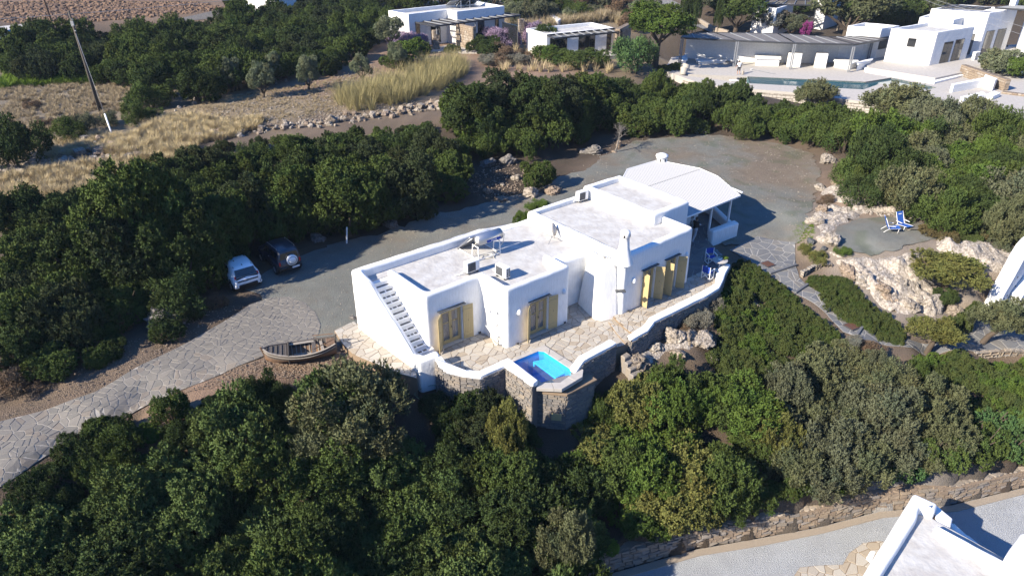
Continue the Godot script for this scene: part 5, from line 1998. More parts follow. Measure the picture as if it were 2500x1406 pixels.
	# screens, counter and benches
	for k in [["white counter with a slab top in the middle of the pool house", pl([33.77, -102.05, 33.11, -99.66, 36.14, -99.4, 36.88, -101.51]), 1.15], ["white half-height screen right of the counter", pl([37.45, -100.18, 37.16, -99.14, 38.8, -98.63, 39.22, -99.66]), 2.0], ["white half-height screen with a sloped top behind the third post", pl([41, -99.66, 40.58, -98.37, 42.02, -98.12, 42.57, -99.4]), 2.1], ["white rounded bench end by the last post of the pool house", pl([43.88, -99.92, 43.42, -98.88, 44.78, -97.11, 46.34, -98.63, 46.61, -100.18]), 1.0], ["white low wall at the right end of the pool house", pl([45.4, -96.37, 48.22, -98.88, 48.67, -99.66, 45.76, -97.11]), 1.1], ["white low table with a sloped slab on the left of the pool house", pl([25.6, -102.32, 25.63, -100.71, 29.48, -101.51, 29.8, -103.15]), 0.55], ["white masonry seat along the left end of the pool house", pl([23.5, -101.51, 23.28, -100.18, 23.78, -100.44, 24.41, -103.7]), 0.8]]:
		var o := thing("masonry_block", k[0], "garden furniture", Vector3.ZERO, 0.0, "white masonry furniture of the pool house")
		st = begin()
		prism(st, k[1], 0.1, k[2], 0.04)
		put("base", done(st), M.smooth_white, o)
		var q := Geometry2D.offset_polygon(ccw(k[1]), 0.18, Geometry2D.JOIN_MITER)
		if k[2] < 1.5: put("slab", prism_mesh(q[0], k[2] + 0.003, k[2] + 0.14, 0.03), M.smooth_white, o)
	for k in [["pale wicker tub chair at the left edge of the villa terrace, the farther one", Vector3(22.97, 0.25, -96.62)], ["pale wicker tub chair at the left edge of the villa terrace, the nearer one", Vector3(22.29, 0.25, -94.68)]]:
		var c := thing("tub_chair", k[0], "chair", k[1], -0.6, "tub chairs on the villa terrace")
		st = begin(true)
		for i in 9:
			var t := -2.0 + i * 0.5
			var t2 := t + 0.5
			if i < 8:
				var hgt1 := 0.75 + 0.25 * cos(t)
				var hgt2 := 0.75 + 0.25 * cos(t2)
				var pa := Vector3(sin(t) * 0.42, 0, cos(t) * 0.42)
				var pb := Vector3(sin(t2) * 0.42, 0, cos(t2) * 0.42)
				face(st, [pa, pb, pb * 1.2 + Vector3(0, hgt2, 0), pa * 1.2 + Vector3(0, hgt1, 0)], pa)
				face(st, [pa * 0.86, pb * 0.86, pb * 1.08 + Vector3(0, hgt2, 0), pa * 1.08 + Vector3(0, hgt1, 0)], -pa)
				face(st, [pa * 1.2 + Vector3(0, hgt1, 0), pb * 1.2 + Vector3(0, hgt2, 0), pb * 1.08 + Vector3(0, hgt2, 0), pa * 1.08 + Vector3(0, hgt1, 0)], Vector3.UP)
		put("shell", done(st), M.light_stone_1, c)
		st = begin(true)
		lathe(st, [Vector2(0.4, 0.05), Vector2(0.4, 0.42), Vector2(0.34, 0.47), Vector2(0, 0.48)], 16)
		put("cushion", done(st), M.light_stone_3, c)
	var pc := thing("pool_cleaner", "white pool cleaner box lying on the terrace by the pool end", "pool cleaner", Vector3(27.97, 0.25, -90.79), 0.2)
	put("body", box_mesh(Vector3(1.5, 0.12, 0.5), 0.03, Vector3(0, 0.08, 0)), M.white_paint, pc)
	put("motor", box_mesh(Vector3(0.35, 0.22, 0.4), 0.05, Vector3(0.35, 0.24, 0)), M.dark_metal, pc)
	# stone facing under the terrace edge
	w = thing("retaining_wall", "low stone wall under the front edge of the villa terrace", "wall")
	var te := pl([21.85, -92.58, 23.58, -88.85, 27.13, -87.18, 33.28, -84.98, 38.64, -81.4, 42.95, -78.93, 46.23, -77.41, 49.95, -73.89, 59.34, -73.89])
	stone_face(w, te, same(-0.05, te.size()), same(-1.3, te.size()), 1.0, 0.28, 0.4, SAND_KIND, 66, 280, 0.3)
	# steps up to the main house
	var sp := thing("broad_steps", "broad white steps between the pool terrace and the villa", "steps")
	put("step", prism_mesh(pl([47.2, -98.46, 46.28, -95.7, 51.89, -89.05, 57.39, -92.84, 75.87, -101.09, 86.21, -116.41, 53.13, -106.76]), -0.2, 0.5, 0.02), M.smooth_white, sp)
	put("step", prism_mesh(pl([47.28, -97.77, 46.94, -96, 52.48, -90.14, 57.15, -93.1, 76.41, -102.03, 85.16, -114.99, 52.48, -105.45]), -0.2, 0.75, 0.02), M.terrace_screed, sp)
	# --- the villa
	h = thing("villa", "large white villa of stepped cubes on the upper right with dark glazed doors", "house")
	var b1 := [Vector2(50.6, -100.2), Vector2(55.3, -97.3), Vector2(62.7, -101.8), Vector2(58.0, -105.2)]
	cube_house(h, b1, 0.2, 5.0)
	window_on(h, b1[0], b1[1], 0.42, 0.6, 2.9, 4.0)
	window_on(h, b1[1], b1[2], 0.26, 0.5, 0.8, 3.5, 2, "door")
	window_on(h, b1[1], b1[2], 0.56, 0.8, 0.8, 3.6, 2, "door")
	var b0 := [Vector2(46.5, -104.2), Vector2(50.2, -102.0), Vector2(53.8, -104.4), Vector2(50.0, -107.0)]
	cube_house(h, b0, 0.2, 4.7)
	window_on(h, b0[1], b0[2], 0.05, 0.5, 1.9, 3.5)
	var b2 := [Vector2(59.5, -108.0), Vector2(65.6, -104.2), Vector2(72.0, -108.2), Vector2(66.0, -112.4)]
	cube_house(h, b2, 0.2, 6.4)
	window_on(h, b2[1], b2[2], 0.1, 0.38, 0.8, 3.9, 2, "door")
	window_on(h, b2[1], b2[2], 0.5, 0.8, 0.8, 3.9, 2, "door")
	cube_house(h, [Vector2(57.0, -105.8), Vector2(60.5, -103.4), Vector2(65.8, -108.0), Vector2(62.0, -111.0)], 0.2, 5.6)
	window_on(h, Vector2(61.8, -102.8), Vector2(65.6, -105.2), 0.1, 0.95, 0.8, 3.6, 2, "door")
	cube_house(h, [Vector2(71.8, -105.4), Vector2(78.0, -101.6), Vector2(84.0, -106.0), Vector2(76.0, -112.0)], 0.2, 5.6)
	var cm := put("chimney", box_mesh(Vector3(0.8, 3.0, 0.8), 0.04, Vector3(0, 1.5, 0)), M.smooth_white, h, Transform3D(Basis(Vector3.UP, 0.55), Vector3(71.4, 5.6, -108.6)))
	put("chimney_cap", box_mesh(Vector3(0.4, 0.5, 0.4), 0.04, Vector3(0, 3.26, 0)), M.rust, cm)
	slats(h, Vector3(61.2, 6.6, -108.4), Vector3(65.4, 6.6, -105.8), Vector3(67.6, 6.6, -107.4), Vector3(63.4, 6.6, -110.2), 6, 8)
	slats(h, Vector3(67.5, 6.7, -106.4), Vector3(71.5, 6.7, -108.8), Vector3(75.4, 6.7, -106.6), Vector3(72, 6.7, -104.0), 8, 8)
	var tbl := thing("console_table", "small white console table outside the dark villa doors", "table", Vector3(63.6, 0.75, -101.2), 0.55)
	put("top", box_mesh(Vector3(1.1, 0.08, 0.5), 0.01, Vector3(0, 1.0, 0)), M.white_paint, tbl)
	for x in [-0.5, 0.5]: put("leg", box_mesh(Vector3(0.08, 0.96, 0.4), 0.01, Vector3(x, 0.48, 0)), M.white_paint, tbl)
	# sunken seats and the stone wall on the right
	var se := thing("sunken_seat", "white masonry bench set into the terrace corner right of the pool", "bench")
	put("bench", prism_mesh(pl([50.64, -81.02, 50.57, -80.31, 54.18, -82.12, 54.47, -83.43]), 0.2, 0.75, 0.03), M.smooth_white, se)
	put("back_wall", prism_mesh(pl([51.7, -85.17, 51.78, -84.78, 57.15, -87.59, 57.55, -88.64]), 0.2, 1.2, 0.03), M.smooth_white, se)
	put("side_wall", prism_mesh(pl([57.68, -88.85, 56.97, -87.8, 56.95, -85.57, 57.84, -86.57]), 0.2, 1.5, 0.03), M.smooth_white, se)
	put("block", prism_mesh(pl([54.29, -82.3, 54.5, -81.39, 56.22, -82.86, 56.13, -84]), 0.2, 0.7, 0.03), M.smooth_white, se)
	w = thing("stone_wall", "sunlit stone wall beside the planted bed right of the villa steps", "wall")
	stone_pier(w, Vector2(57.89, -93.97), Vector2(58.65, -85.77), 0.6, 0.0, 1.6, 67, 0.3)
	stone_pier(w, Vector2(57.55, -84.59), Vector2(63.69, -80.15), 0.6, 0.0, 0.5, 68, 0.3)
	# --- buildings at the top edge
	h = thing("modern_house", "white block with a dark pergola among trees at the top edge", "house")
	cube_house(h, pl([39.3, -123.84, 41.75, -120.13, 46.47, -125.77, 44.39, -129.8]), 0.2, 4.8)
	slats(h, Vector3(40.53, 4.9, -124.02), Vector3(49.08, 4.9, -123.07), Vector3(50.63, 4.9, -127.98), Vector3(43.59, 4.9, -129.52), 5, 12)
	slats(h, Vector3(46.65, 2.2, -127.85), Vector3(49.59, 2.2, -124.39), Vector3(52.03, 2.2, -128.75), Vector3(48.78, 2.2, -131.04), 3, 7)
	for q in [Vector3(53.62, 0.7, -134.31), Vector3(50.1, 0.7, -136.16)]: put("post", box_mesh(Vector3(0.2, 4.2, 0.2), 0.02, Vector3(0, 2.1, 0)), M.grey_metal, h, Transform3D(Basis(), q))
	h = thing("modern_house", "tall white wall of a house cut by the top edge above the bougainvillea", "house")
	cube_house(h, pl([50.92, -127.25, 52.15, -126.21, 56.73, -131.54, 55.95, -134.94]), 0.2, 5.5)
	h = thing("modern_house", "white house corner at the top edge beyond the plowed field", "house")
	cube_house(h, pl([-43.98, -126.23, -38.24, -123.14, -36.21, -128.38, -42.34, -132.88]), 2.6, 6.0)
	h = thing("shed", "shed with a flat pale roof and blue edging at the left edge", "shed")
	var sp4 := pl([-70.44, -100.38, -67.39, -98.15, -64.16, -101.04, -65.83, -104.09])
	put("wall", prism_mesh(sp4, 2.0, 4.75), M.smooth_white, h)
	var g := Geometry2D.offset_polygon(ccw(sp4), 0.25, Geometry2D.JOIN_MITER)
	put("blue_edging", prism_mesh(g[0], 4.755, 4.98, 0.02), mat("blue_paint", Color(0.02, 0.19, 0.45), 0.5), h)
	put("roof", prism_mesh(Geometry2D.offset_polygon(ccw(sp4), 0.15, Geometry2D.JOIN_MITER)[0], 4.985, 5.05, 0.02), M.roof_screed, h)
	# roads seen beyond
	structure("lane", drape(pl([28.69, -154.28, 31.7, -152.13, 33.15, -139.88, 34.73, -130.51, 36.16, -126.17, 33.39, -124.3, 32.39, -126.56, 30.18, -136.28, 28.47, -147.46]), 2.0, 0.06, func(_q: Vector2) -> Color: return Color(0.42, 0.41, 0.40)), M.gravel, "pale concrete lane that curves past the cypresses")
	structure("farm_track", drape(pl([-56.65, -120.28, -53.85, -123, -49.82, -134.49, -47.9, -147.11, -43.27, -147.39, -45.68, -130.62, -49.7, -122.49, -53.68, -119.34]), 2.5, 0.06, func(_q: Vector2) -> Color: return Color(0.31, 0.29, 0.26)), M.gravel, "pale farm track along the plowed field")
	structure("side_lane", drape(pl([-23.47, -105.32, -23.16, -114.73, -20.75, -119.2, -18.48, -116.96, -18.11, -110.15, -19.96, -103.46]), 1.5, 0.08, func(_q: Vector2) -> Color: return Color(0.24, 0.245, 0.24)), M.gravel, "grey gravel lane beside the upper left house")
	st = begin(true)
	plaster(st, pl([32.2, -152.53, 32.76, -153.71, 33.31, -140.5, 33.85, -126.69, 35.31, -121.84, 34.84, -121.07, 33.37, -125.86, 32.79, -139.49]), same(1.25, 8), 0.2, 0.1, 0.1)
	tag(put("lane_kerb", done(st), M.sand_stone_1), "low sandy kerb along the concrete lane", "kerb")


func build_lower_house() -> void:
	R.seed = 81
	var h := thing("lower_house", "white house cut by the lower right corner with thick rounded parapets round its flat roof", "house")
	var st := begin(true)
	var o := pl([13.84, -19.37, 18.67, -24.45, 19.46, -23.76, 19.03, -23.27, 18.57, -23.66, 18.12, -22.98, 14.6, -19.37])
	plaster(st, o, same(-3.4, 7), -6.8, 0.16, 0.16)
	put("wall", done(st), M.plaster, h)
	put("roof", prism_mesh(pl([14.34, -19.57, 18.42, -24, 19.05, -23.38, 20.97, -21.17, 21.18, -19.57, 20.46, -18.43, 13.86, -18.43]), -4.3, -3.9), M.roof_screed, h)
	st = begin(true)
	plaster(st, pl([18.58, -22.44, 18.79, -22.6, 20.61, -20.64, 20.3, -19.6, 19.98, -19.21, 20.25, -20.49]), same(-3.45, 6), -6.8, 0.16, 0.12)
	put("wall", done(st), M.plaster, h)
	st = begin(true)
	plaster(st, pl([20.41, -20.53, 21.79, -21.69, 22.47, -21.6, 21.33, -19.56, 20.06, -19.37]), same(-2.9, 5), -6.8, 0.2, 0.25)
	put("tower", done(st), M.plaster, h)
	put("smoke_slot", box_mesh(Vector3(0.18, 0.12, 0.05)), M.black, h, Transform3D(Basis(Vector3.UP, -0.4), Vector3(21.52, -3.4, -21.04)))
	# stair that leaves the roof corner and steps down along the wall
	var stair := put("staircase", prism_mesh(pl([18.62, -23.84, 19.02, -24.19, 19.49, -23.64, 18.98, -23.02]), -6.8, -4.05), M.brown_wood, h)
	for k in [[pl([19.62, -24.2, 19.79, -24.2, 20.08, -23.4, 19.73, -22.92, 19.24, -23.21]), -3.95], [pl([20.26, -23.76, 20.52, -23.76, 20.76, -22.99, 20.48, -22.67, 20.17, -23.18]), -4.6], [pl([21.09, -23.72, 21.37, -23.67, 21.65, -22.95, 21.37, -22.68, 20.95, -23.19]), -5.3]]:
		st = begin(true)
		plaster(st, k[0], same(k[1], 5), -6.8, 0.1, 0.1)
		put("stair_wall", done(st), M.plaster, stair)
	put("door_hood", prism_mesh(pl([15.47, -21.59, 15.74, -21.88, 15.98, -21.86, 15.59, -21.37]), -4.5, -4.3, 0.03), M.plaster, h)


func build_chapel() -> void:
	var c := thing("stair_tower", "white plastered wall with steep curved edge and blue arch at the right edge", "building", Vector3(29.1, -2.15, -38.34), 0.0)
	# an upright profile with depth, built round its own foot
	var prof := PackedVector2Array([Vector2(-0.1, -0.6), Vector2(-0.05, 0.35), Vector2(0.3, 1.0), Vector2(0.55, 1.7), Vector2(1.1, 2.3), Vector2(1.6, 3.0), Vector2(2.1, 3.75), Vector2(2.6, 4.2), Vector2(3.3, 4.4), Vector2(5.0, 4.4), Vector2(5.0, -0.6)])
	var st := begin(true)
	var steps := [[0.0, 0.22], [0.08, 0.08], [0.22, 0.0], [0.6, 0.0], [0.74, 0.08], [0.8, 0.22]]
	var turn := Basis(Vector3.UP, 0.7)
	var rings := []
	for s in steps:
		var ring := []
		var q := Geometry2D.offset_polygon(prof, -s[1], Geometry2D.JOIN_MITER)
		for i in prof.size():
			var best: Vector2 = q[0][0]
			for w in q[0]:
				if w.distance_to(prof[i]) < best.distance_to(prof[i]): best = w
			ring.append(turn * Vector3(best.x, best.y, 0.85 - s[0]))
		rings.append(ring)
	for i in rings.size() - 1:
		for k in prof.size():
			var k2 := (k + 1) % prof.size()
			var e := prof[k2] - prof[k]
			var out := turn * Vector3(e.y, -e.x, 0.0) * signf(area(prof))
			face(st, [rings[i][k], rings[i][k2], rings[i + 1][k2], rings[i + 1][k]], out.normalized() + turn * Vector3(0, 0, 0.8 if i < 2 else (-0.8 if i > 2 else 0.0)))
	st.set_smooth_group(-1)
	for i in [0, rings.size() - 1]:
		var t := Geometry2D.triangulate_polygon(PackedVector2Array(prof))
		for k in range(0, t.size(), 3): face(st, [rings[i][t[k]], rings[i][t[k + 1]], rings[i][t[k + 2]]], turn * Vector3(0, 0, 1 if i == 0 else -1))
	put("wall", done(st), M.plaster, c)
	for q in [Vector2(1.0, 1.15), Vector2(1.45, 1.2), Vector2(1.75, 0.95), Vector2(1.2, 0.55), Vector2(2.3, 2.2), Vector2(2.5, 1.5), Vector2(2.6, 1.0)]:
		st = begin(true)
		lathe(st, [Vector2(0.1, 0), Vector2(0.08, 0.02), Vector2(0, 0.025)], 10)
		put("slate_inlay", done(st), M.slate, c, Transform3D(turn * Basis(Vector3.RIGHT, PI / 2) * Basis().scaled(Vector3(1.0, 1, 0.6)), turn * Vector3(q.x, q.y, 0.85)))
	st = begin()
	var arch := []
	for i in 11: arch.append(Vector3(3.1 + 0.42 * cos(PI * i / 10.0), 3.4 + 0.42 * sin(PI * i / 10.0), 0.86))
	for v in [Vector3(2.68, 2.9, 0.86), Vector3(3.52, 2.9, 0.86)]: arch.append(v)
	var fl := []
	for v in arch: fl.append(turn * v)
	face(st, fl, turn * Vector3.BACK)
	put("blue_arch", done(st), M.sling_blue, c)
	st = begin(true)
	plaster(st, [Vector2(1.9, 0.86), Vector2(3.6, 0.86), Vector2(3.6, 1.5), Vector2(2.1, 1.5)], [1.3, 1.9, 1.9, 1.2], -0.6, 0.1, 0.1, [], 0.0, 0.0, 0.0, 0.0)
	put("buttress", done(st), M.plaster, c, Transform3D(turn, Vector3.ZERO))


# ---------------------------------------------------------------- rocks, rubble, boundary wall
func rock(at: Vector3, r: float, label: String, group := "", squash := 1.0, m := "") -> void:
	var o := put("boulder", rocks[R.randi() % rocks.size()], M[m if m else pick(["limestone", "limestone_1", "limestone_2", "limestone_3"])], self, Transform3D(Basis.from_euler(Vector3(R.randf_range(-0.3, 0.3), R.randf() * TAU, R.randf_range(-0.3, 0.3))).scaled(Vector3.ONE) * Basis().scaled(Vector3(r * R.randf_range(0.9, 1.3), r * squash, r * R.randf_range(0.8, 1.1)) * 1.7), at + Vector3(0, r * 0.12, 0)))
	tag(o, label, "rock", group)


const ORDER := ["leftmost", "second from left", "third from left", "fourth from left", "fifth from left", "sixth from left", "seventh from left", "eighth from left"]


func spread(at: Array, size: Vector2, label: String, group: String, squash: float) -> void:
	at.sort_custom(func(a, b): return a.x < b.x)
	for i in at.size(): rock(at[i], R.randf_range(size.x, size.y), label + ", " + ORDER[i], group, squash)


func build_walls_and_rocks() -> void:
	R.seed = 91
	var g := "pale limestone outcrop round the gravel knoll"
	outcrop("pale limestone outcrop between the gravel yard and the knoll", pl([22, -48.93, 23.93, -51.1, 24.83, -49.94, 26.24, -49.74, 27.65, -49.51, 28.83, -48.49, 27.95, -47.52, 25.82, -47.98, 23.67, -46.36, 21.99, -44.34, 21.27, -43.1, 21.84, -41.77, 22.52, -41.47, 21.45, -41.23, 20.53, -42.4, 20.44, -44.16]), 0.75, 301)
	outcrop("big cracked limestone face below the gravel knoll beside the leaf shaped hedge", pl([20.81, -41.86, 21.86, -41.86, 23.7, -41.8, 25.25, -42.08, 27.52, -42.96, 28.09, -41.48, 26.93, -39.05, 26.18, -37.83, 24.11, -36.8, 22.97, -37.01, 22.4, -38, 21.68, -39.67, 21.03, -40.72]), 1.1, 302)
	outcrop("broad grey limestone slope left of the white stair tower", pl([28.52, -44.95, 29.56, -44.48, 31.2, -43.84, 33.24, -43.91, 34.1, -42.98, 33.58, -41.03, 31.42, -40.03, 29.81, -39.84, 28.85, -40.75, 28.04, -41.3, 27.69, -42.43]), 0.9, 303)
	outcrop("limestone ledge in the stony patch above the loungers", pl([24.81, -55.2, 26.62, -54.35, 26.07, -51.17, 26.18, -49.6, 25.05, -49.73, 23.93, -50.7, 24.03, -53.24]), 0.5, 304)
	spread(pl3([24.96, -0.08, -54.47, 25.99, 0.35, -53.97, 25.44, 0.59, -51.36]), Vector2(0.6, 0.85), "rounded beige boulder at the yard corner above the outcrop", g, 0.75)
	spread(pl3([21.59, -0.48, -40.66, 22.2, -0.6, -39.67, 23.02, -0.74, -39.12, 24.54, -0.73, -39.9, 23.39, -1.28, -38.52, 24.18, -1.4, -37.73, 25.47, -1.44, -38.79, 25.63, -1.57, -38.17]), Vector2(0.8, 1.2), "cracked pale boulder set in the rock face below the gravel knoll", g, 0.8)
	spread(pl3([21.71, 0.3, -46.84, 23.02, 0.2, -48.93, 21.43, 0.4, -43.56]), Vector2(0.7, 0.95), "smooth beige boulder of the outcrop beside the yard", g, 0.8)
	outcrop("jumble of pale rock below the long terrace wall, beside the garden steps", pl([6.22, -32.22, 6.99, -32.92, 8.19, -33.43, 9.22, -34.02, 11, -34.73, 11.72, -34.47, 11.26, -33.54, 9.8, -32.31, 8.63, -31.97, 7.56, -30.96, 6.44, -30.63]), 0.75, 305)
	rock(Vector3(27.08, -1.74, -37.8), 0.8, "pale rock under the leaning juniper at the right", "", 0.8)
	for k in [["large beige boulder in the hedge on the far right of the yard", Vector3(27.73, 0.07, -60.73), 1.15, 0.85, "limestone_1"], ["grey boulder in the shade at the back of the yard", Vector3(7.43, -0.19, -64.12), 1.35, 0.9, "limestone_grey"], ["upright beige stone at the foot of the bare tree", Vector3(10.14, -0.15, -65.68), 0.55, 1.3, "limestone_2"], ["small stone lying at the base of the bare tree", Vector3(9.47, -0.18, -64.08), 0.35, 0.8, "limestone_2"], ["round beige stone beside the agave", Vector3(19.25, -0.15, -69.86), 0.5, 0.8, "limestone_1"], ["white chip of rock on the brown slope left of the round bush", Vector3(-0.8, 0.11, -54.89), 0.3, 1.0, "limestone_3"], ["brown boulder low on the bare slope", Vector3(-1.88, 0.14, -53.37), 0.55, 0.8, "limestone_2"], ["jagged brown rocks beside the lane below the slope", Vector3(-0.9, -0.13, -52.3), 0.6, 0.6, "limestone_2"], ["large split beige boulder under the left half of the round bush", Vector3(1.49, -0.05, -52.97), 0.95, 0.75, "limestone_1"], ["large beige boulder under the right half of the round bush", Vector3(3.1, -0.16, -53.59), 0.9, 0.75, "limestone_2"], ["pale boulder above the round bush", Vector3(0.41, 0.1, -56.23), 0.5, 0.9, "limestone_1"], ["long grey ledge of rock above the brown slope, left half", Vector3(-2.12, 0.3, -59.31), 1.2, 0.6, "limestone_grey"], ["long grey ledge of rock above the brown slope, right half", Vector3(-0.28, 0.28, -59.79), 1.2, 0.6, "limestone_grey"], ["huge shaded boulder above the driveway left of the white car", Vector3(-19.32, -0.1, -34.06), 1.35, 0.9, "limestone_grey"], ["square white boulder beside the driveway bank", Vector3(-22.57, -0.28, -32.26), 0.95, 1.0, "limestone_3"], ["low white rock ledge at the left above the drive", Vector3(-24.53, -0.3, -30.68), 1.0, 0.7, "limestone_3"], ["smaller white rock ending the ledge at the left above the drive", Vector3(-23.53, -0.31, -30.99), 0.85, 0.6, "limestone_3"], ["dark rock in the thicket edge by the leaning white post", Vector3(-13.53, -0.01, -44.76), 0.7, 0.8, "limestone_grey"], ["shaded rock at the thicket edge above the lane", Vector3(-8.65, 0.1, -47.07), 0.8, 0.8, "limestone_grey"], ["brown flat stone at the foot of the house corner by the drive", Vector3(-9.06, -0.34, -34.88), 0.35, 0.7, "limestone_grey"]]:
		rock(k[1], k[2], k[0], "", k[3], k[4])
	var gp := "boulders below the terrace right of the pool"
	for k in [["large pale boulder beside the garden steps", Vector3(6.77, -1.01, -31.5), 1.05], ["brown topped boulder above the garden steps", Vector3(6.58, -1.03, -32.42), 0.7], ["pale boulder in the middle of the rocks under the long terrace wall", Vector3(8.85, -0.8, -33.3), 0.95], ["rounded white boulder under the long terrace wall, the right hand one", Vector3(10.56, -1.03, -33.52), 1.0], ["white boulder wedged between two others under the long terrace wall", Vector3(9.84, -0.83, -33.5), 0.8], ["grey boulder deep in the gap of the rocks below the terrace", Vector3(7.87, -0.96, -32.8), 0.7], ["low pale boulder at the foot of the rocks by the thicket", Vector3(8.99, -1.06, -32.16), 0.6], ["small pale rock peeping out of the hedge below the terrace", Vector3(14.79, -1.23, -37.43), 0.55], ["pale rock in the ground cover between hedge and terrace", Vector3(11.14, -1.69, -32.75), 0.5], ["white rock in the thicket below the path", Vector3(15.96, -2.9, -32.23), 0.55], ["pale rock at the end of the upper hedge beside the path", Vector3(18.47, -1.54, -34.17), 0.45]]:
		rock(k[1], k[2], k[0], gp, 0.85, pick(["limestone_1", "limestone_3", "limestone"]))
	rubble("rubble_wall", "tumbled dry stone wall across the middle of the olive field", pl([-28.18, -62.91, -26.68, -64.92, -24.6, -64.92, -22.55, -65.7, -20.51, -66.68, -17.93, -67.24, -15.87, -68.64, -12.95, -70.19, -9.99, -72.54, -7.02, -74.31]), 300, 1.5, 92)
	rubble("rubble_wall", "broken dry stone wall at the left edge among dry grass", pl([-40.31, -53.6, -39.81, -55.45, -38.6, -56.83, -37.3, -58.23, -35.27, -59.06, -31.97, -58.66]), 290, 1.9, 93)
	rubble("rubble_wall", "scatter of fallen wall stones below the pole's white guard", pl([-36.87, -59.79, -36.43, -62.08, -33.22, -59.13, -31.06, -58.14]), 110, 1.5, 94)
	rubble("rubble_wall", "thin line of stones along the upper edge of the dry field", pl([-36.17, -69.21, -34.03, -71.32, -31.98, -77.07, -30.12, -82.12, -23.11, -83.78]), 40, 0.6, 95)
	# low boundary wall of the lower yard
	var w := thing("boundary_wall", "long curving wall of rough stones between the thicket and the pale gravel yard", "wall")
	var tops := []
	var feet := []
	for q in wall_line:
		tops.append(-5.45)
		feet.append(-6.6)
	stone_face(w, Array(wall_line), tops, feet, -1.0, 0.2, 0.42, ["sand_stone_2", "wall_stone_3", "sand_stone", "wall_stone_1"], 96, 300, 0.3)
	var cap := []
	var capb := []
	for q in wall_line:
		cap.append(q + Vector2(0.02, 0.06))
		capb.append(q + Vector2(-0.25, -0.75))
	capb.reverse()
	put("core", prism_mesh(cap + capb, -7.2, -5.5), M.sand_mortar, w)
	# flat stones bedded on top of it
	for i in wall_line.size() - 1:
		var a := wall_line[i]
		var b := wall_line[i + 1]
		var l := a.distance_to(b)
		var s := 0.0
		var loose := []
		while s < l:
			for row in 2:
				var q := a.lerp(b, minf(s / l, 1.0)) + Vector2(-0.12, -0.25) * (row + 0.3) * 1.1
				loose.append(Transform3D(Basis(Vector3.UP, R.randf() * TAU).scaled(Vector3(R.randf_range(0.25, 0.5), R.randf_range(0.1, 0.2), R.randf_range(0.2, 0.4))), v3(q, -5.46)))
			s += 0.3
		copies("coping_stones", crowns.pebble[i % 4], M[["sand_stone", "sand_stone_2", "wall_stone_3", "sand_stone_1"][i % 4]], loose, w)
	var k1 := []
	var k2 := []
	for q in wall_line:
		k1.append(q + Vector2(0.1, 0.3))
		k2.append(q + Vector2(0.2, 0.62 + 0.12 * noise.get_noise_1d(q.x * 0.8)))
	k2.reverse()
	var kb := structure("gutter", prism_mesh(k1 + k2, -6.9, -6.5, 0.02), M.sand_stone_1, "beige concrete gutter along the foot of the boundary wall")
	# walls and edging by the right hand path
	w = thing("edging_wall", "low wall of white and beige stones along the near side of the flagged court at the right", "wall")
	stone_face(w, pl([26.56, -33.96, 28.08, -34.18, 29.35, -34.06, 31.73, -34.19]), [-2.1, -2.05, -2.0, -2.0], [-2.7, -2.7, -2.7, -2.7], 1.0, 0.25, 0.4, ["limestone_1", "limestone_3", "sand_stone_1"], 97, 60, 0.35)
	put("core", prism_mesh(pl([26.61, -34.05, 28.09, -34.22, 29.38, -34.11, 31.77, -34.25, 31.89, -34.45, 29.47, -34.3, 28.14, -34.35, 26.81, -34.27]), -3.0, -2.12), M.sand_mortar, w)
	w = thing("edging_wall", "row of edging stones round the small planted bed by the path", "wall")
	stone_face(w, pl([18.64, -40.5, 19.48, -41.07, 20.07, -41.3, 20.72, -41.2]), [-0.25, -0.15, -0.1, -0.05], [-0.8, -0.7, -0.6, -0.6], 1.0, 0.2, 0.3, ["limestone_1", "limestone_3", "sand_stone_1"], 98, 30, 0.3)
	for k in [["dark slate slab on edge beside the planted bed", Vector3(20.35, 0.2, -43.86), 0.5], ["grey slate block behind the planted bed", Vector3(20.69, 0.13, -42.75), 0.4]]:
		rock(k[1], k[2], k[0], "", 0.8, "slate")


func rubble(called: String, label: String, path: Array, n: int, width: float, seed_: int) -> void:
	R.seed = seed_
	var w := thing(called, label, "wall")
	var total := 0.0
	for i in path.size() - 1: total += path[i].distance_to(path[i + 1])
	for k in n:
		var s := R.randf() * total
		var i := 0
		while i < path.size() - 2 and s > path[i].distance_to(path[i + 1]):
			s -= path[i].distance_to(path[i + 1])
			i += 1
		var a: Vector2 = path[i]
		var b: Vector2 = path[i + 1]
		var e := (b - a).normalized()
		var off := R.randfn() * width * 0.5
		var q := a + e * s + Vector2(e.y, -e.x) * off
		var r := 0.13 + 0.42 * pow(R.randf(), 2.2) + (0.18 if R.randf() < 0.1 else 0.0)
		put("stone", pick(crowns.pebble) if R.randf() < 0.5 else pick(rocks), M[pick(["limestone_1", "limestone_3", "limestone_2", "limestone"])], w, Transform3D(Basis.from_euler(Vector3(R.randf() * TAU, R.randf() * TAU, 0)) * Basis().scaled(Vector3(r, r * 0.8, r * 0.9) * 1.35), on_ground(q, r * 0.2 + maxf(0.0, width * 0.4 - absf(off)) * 0.4 * R.randf())))


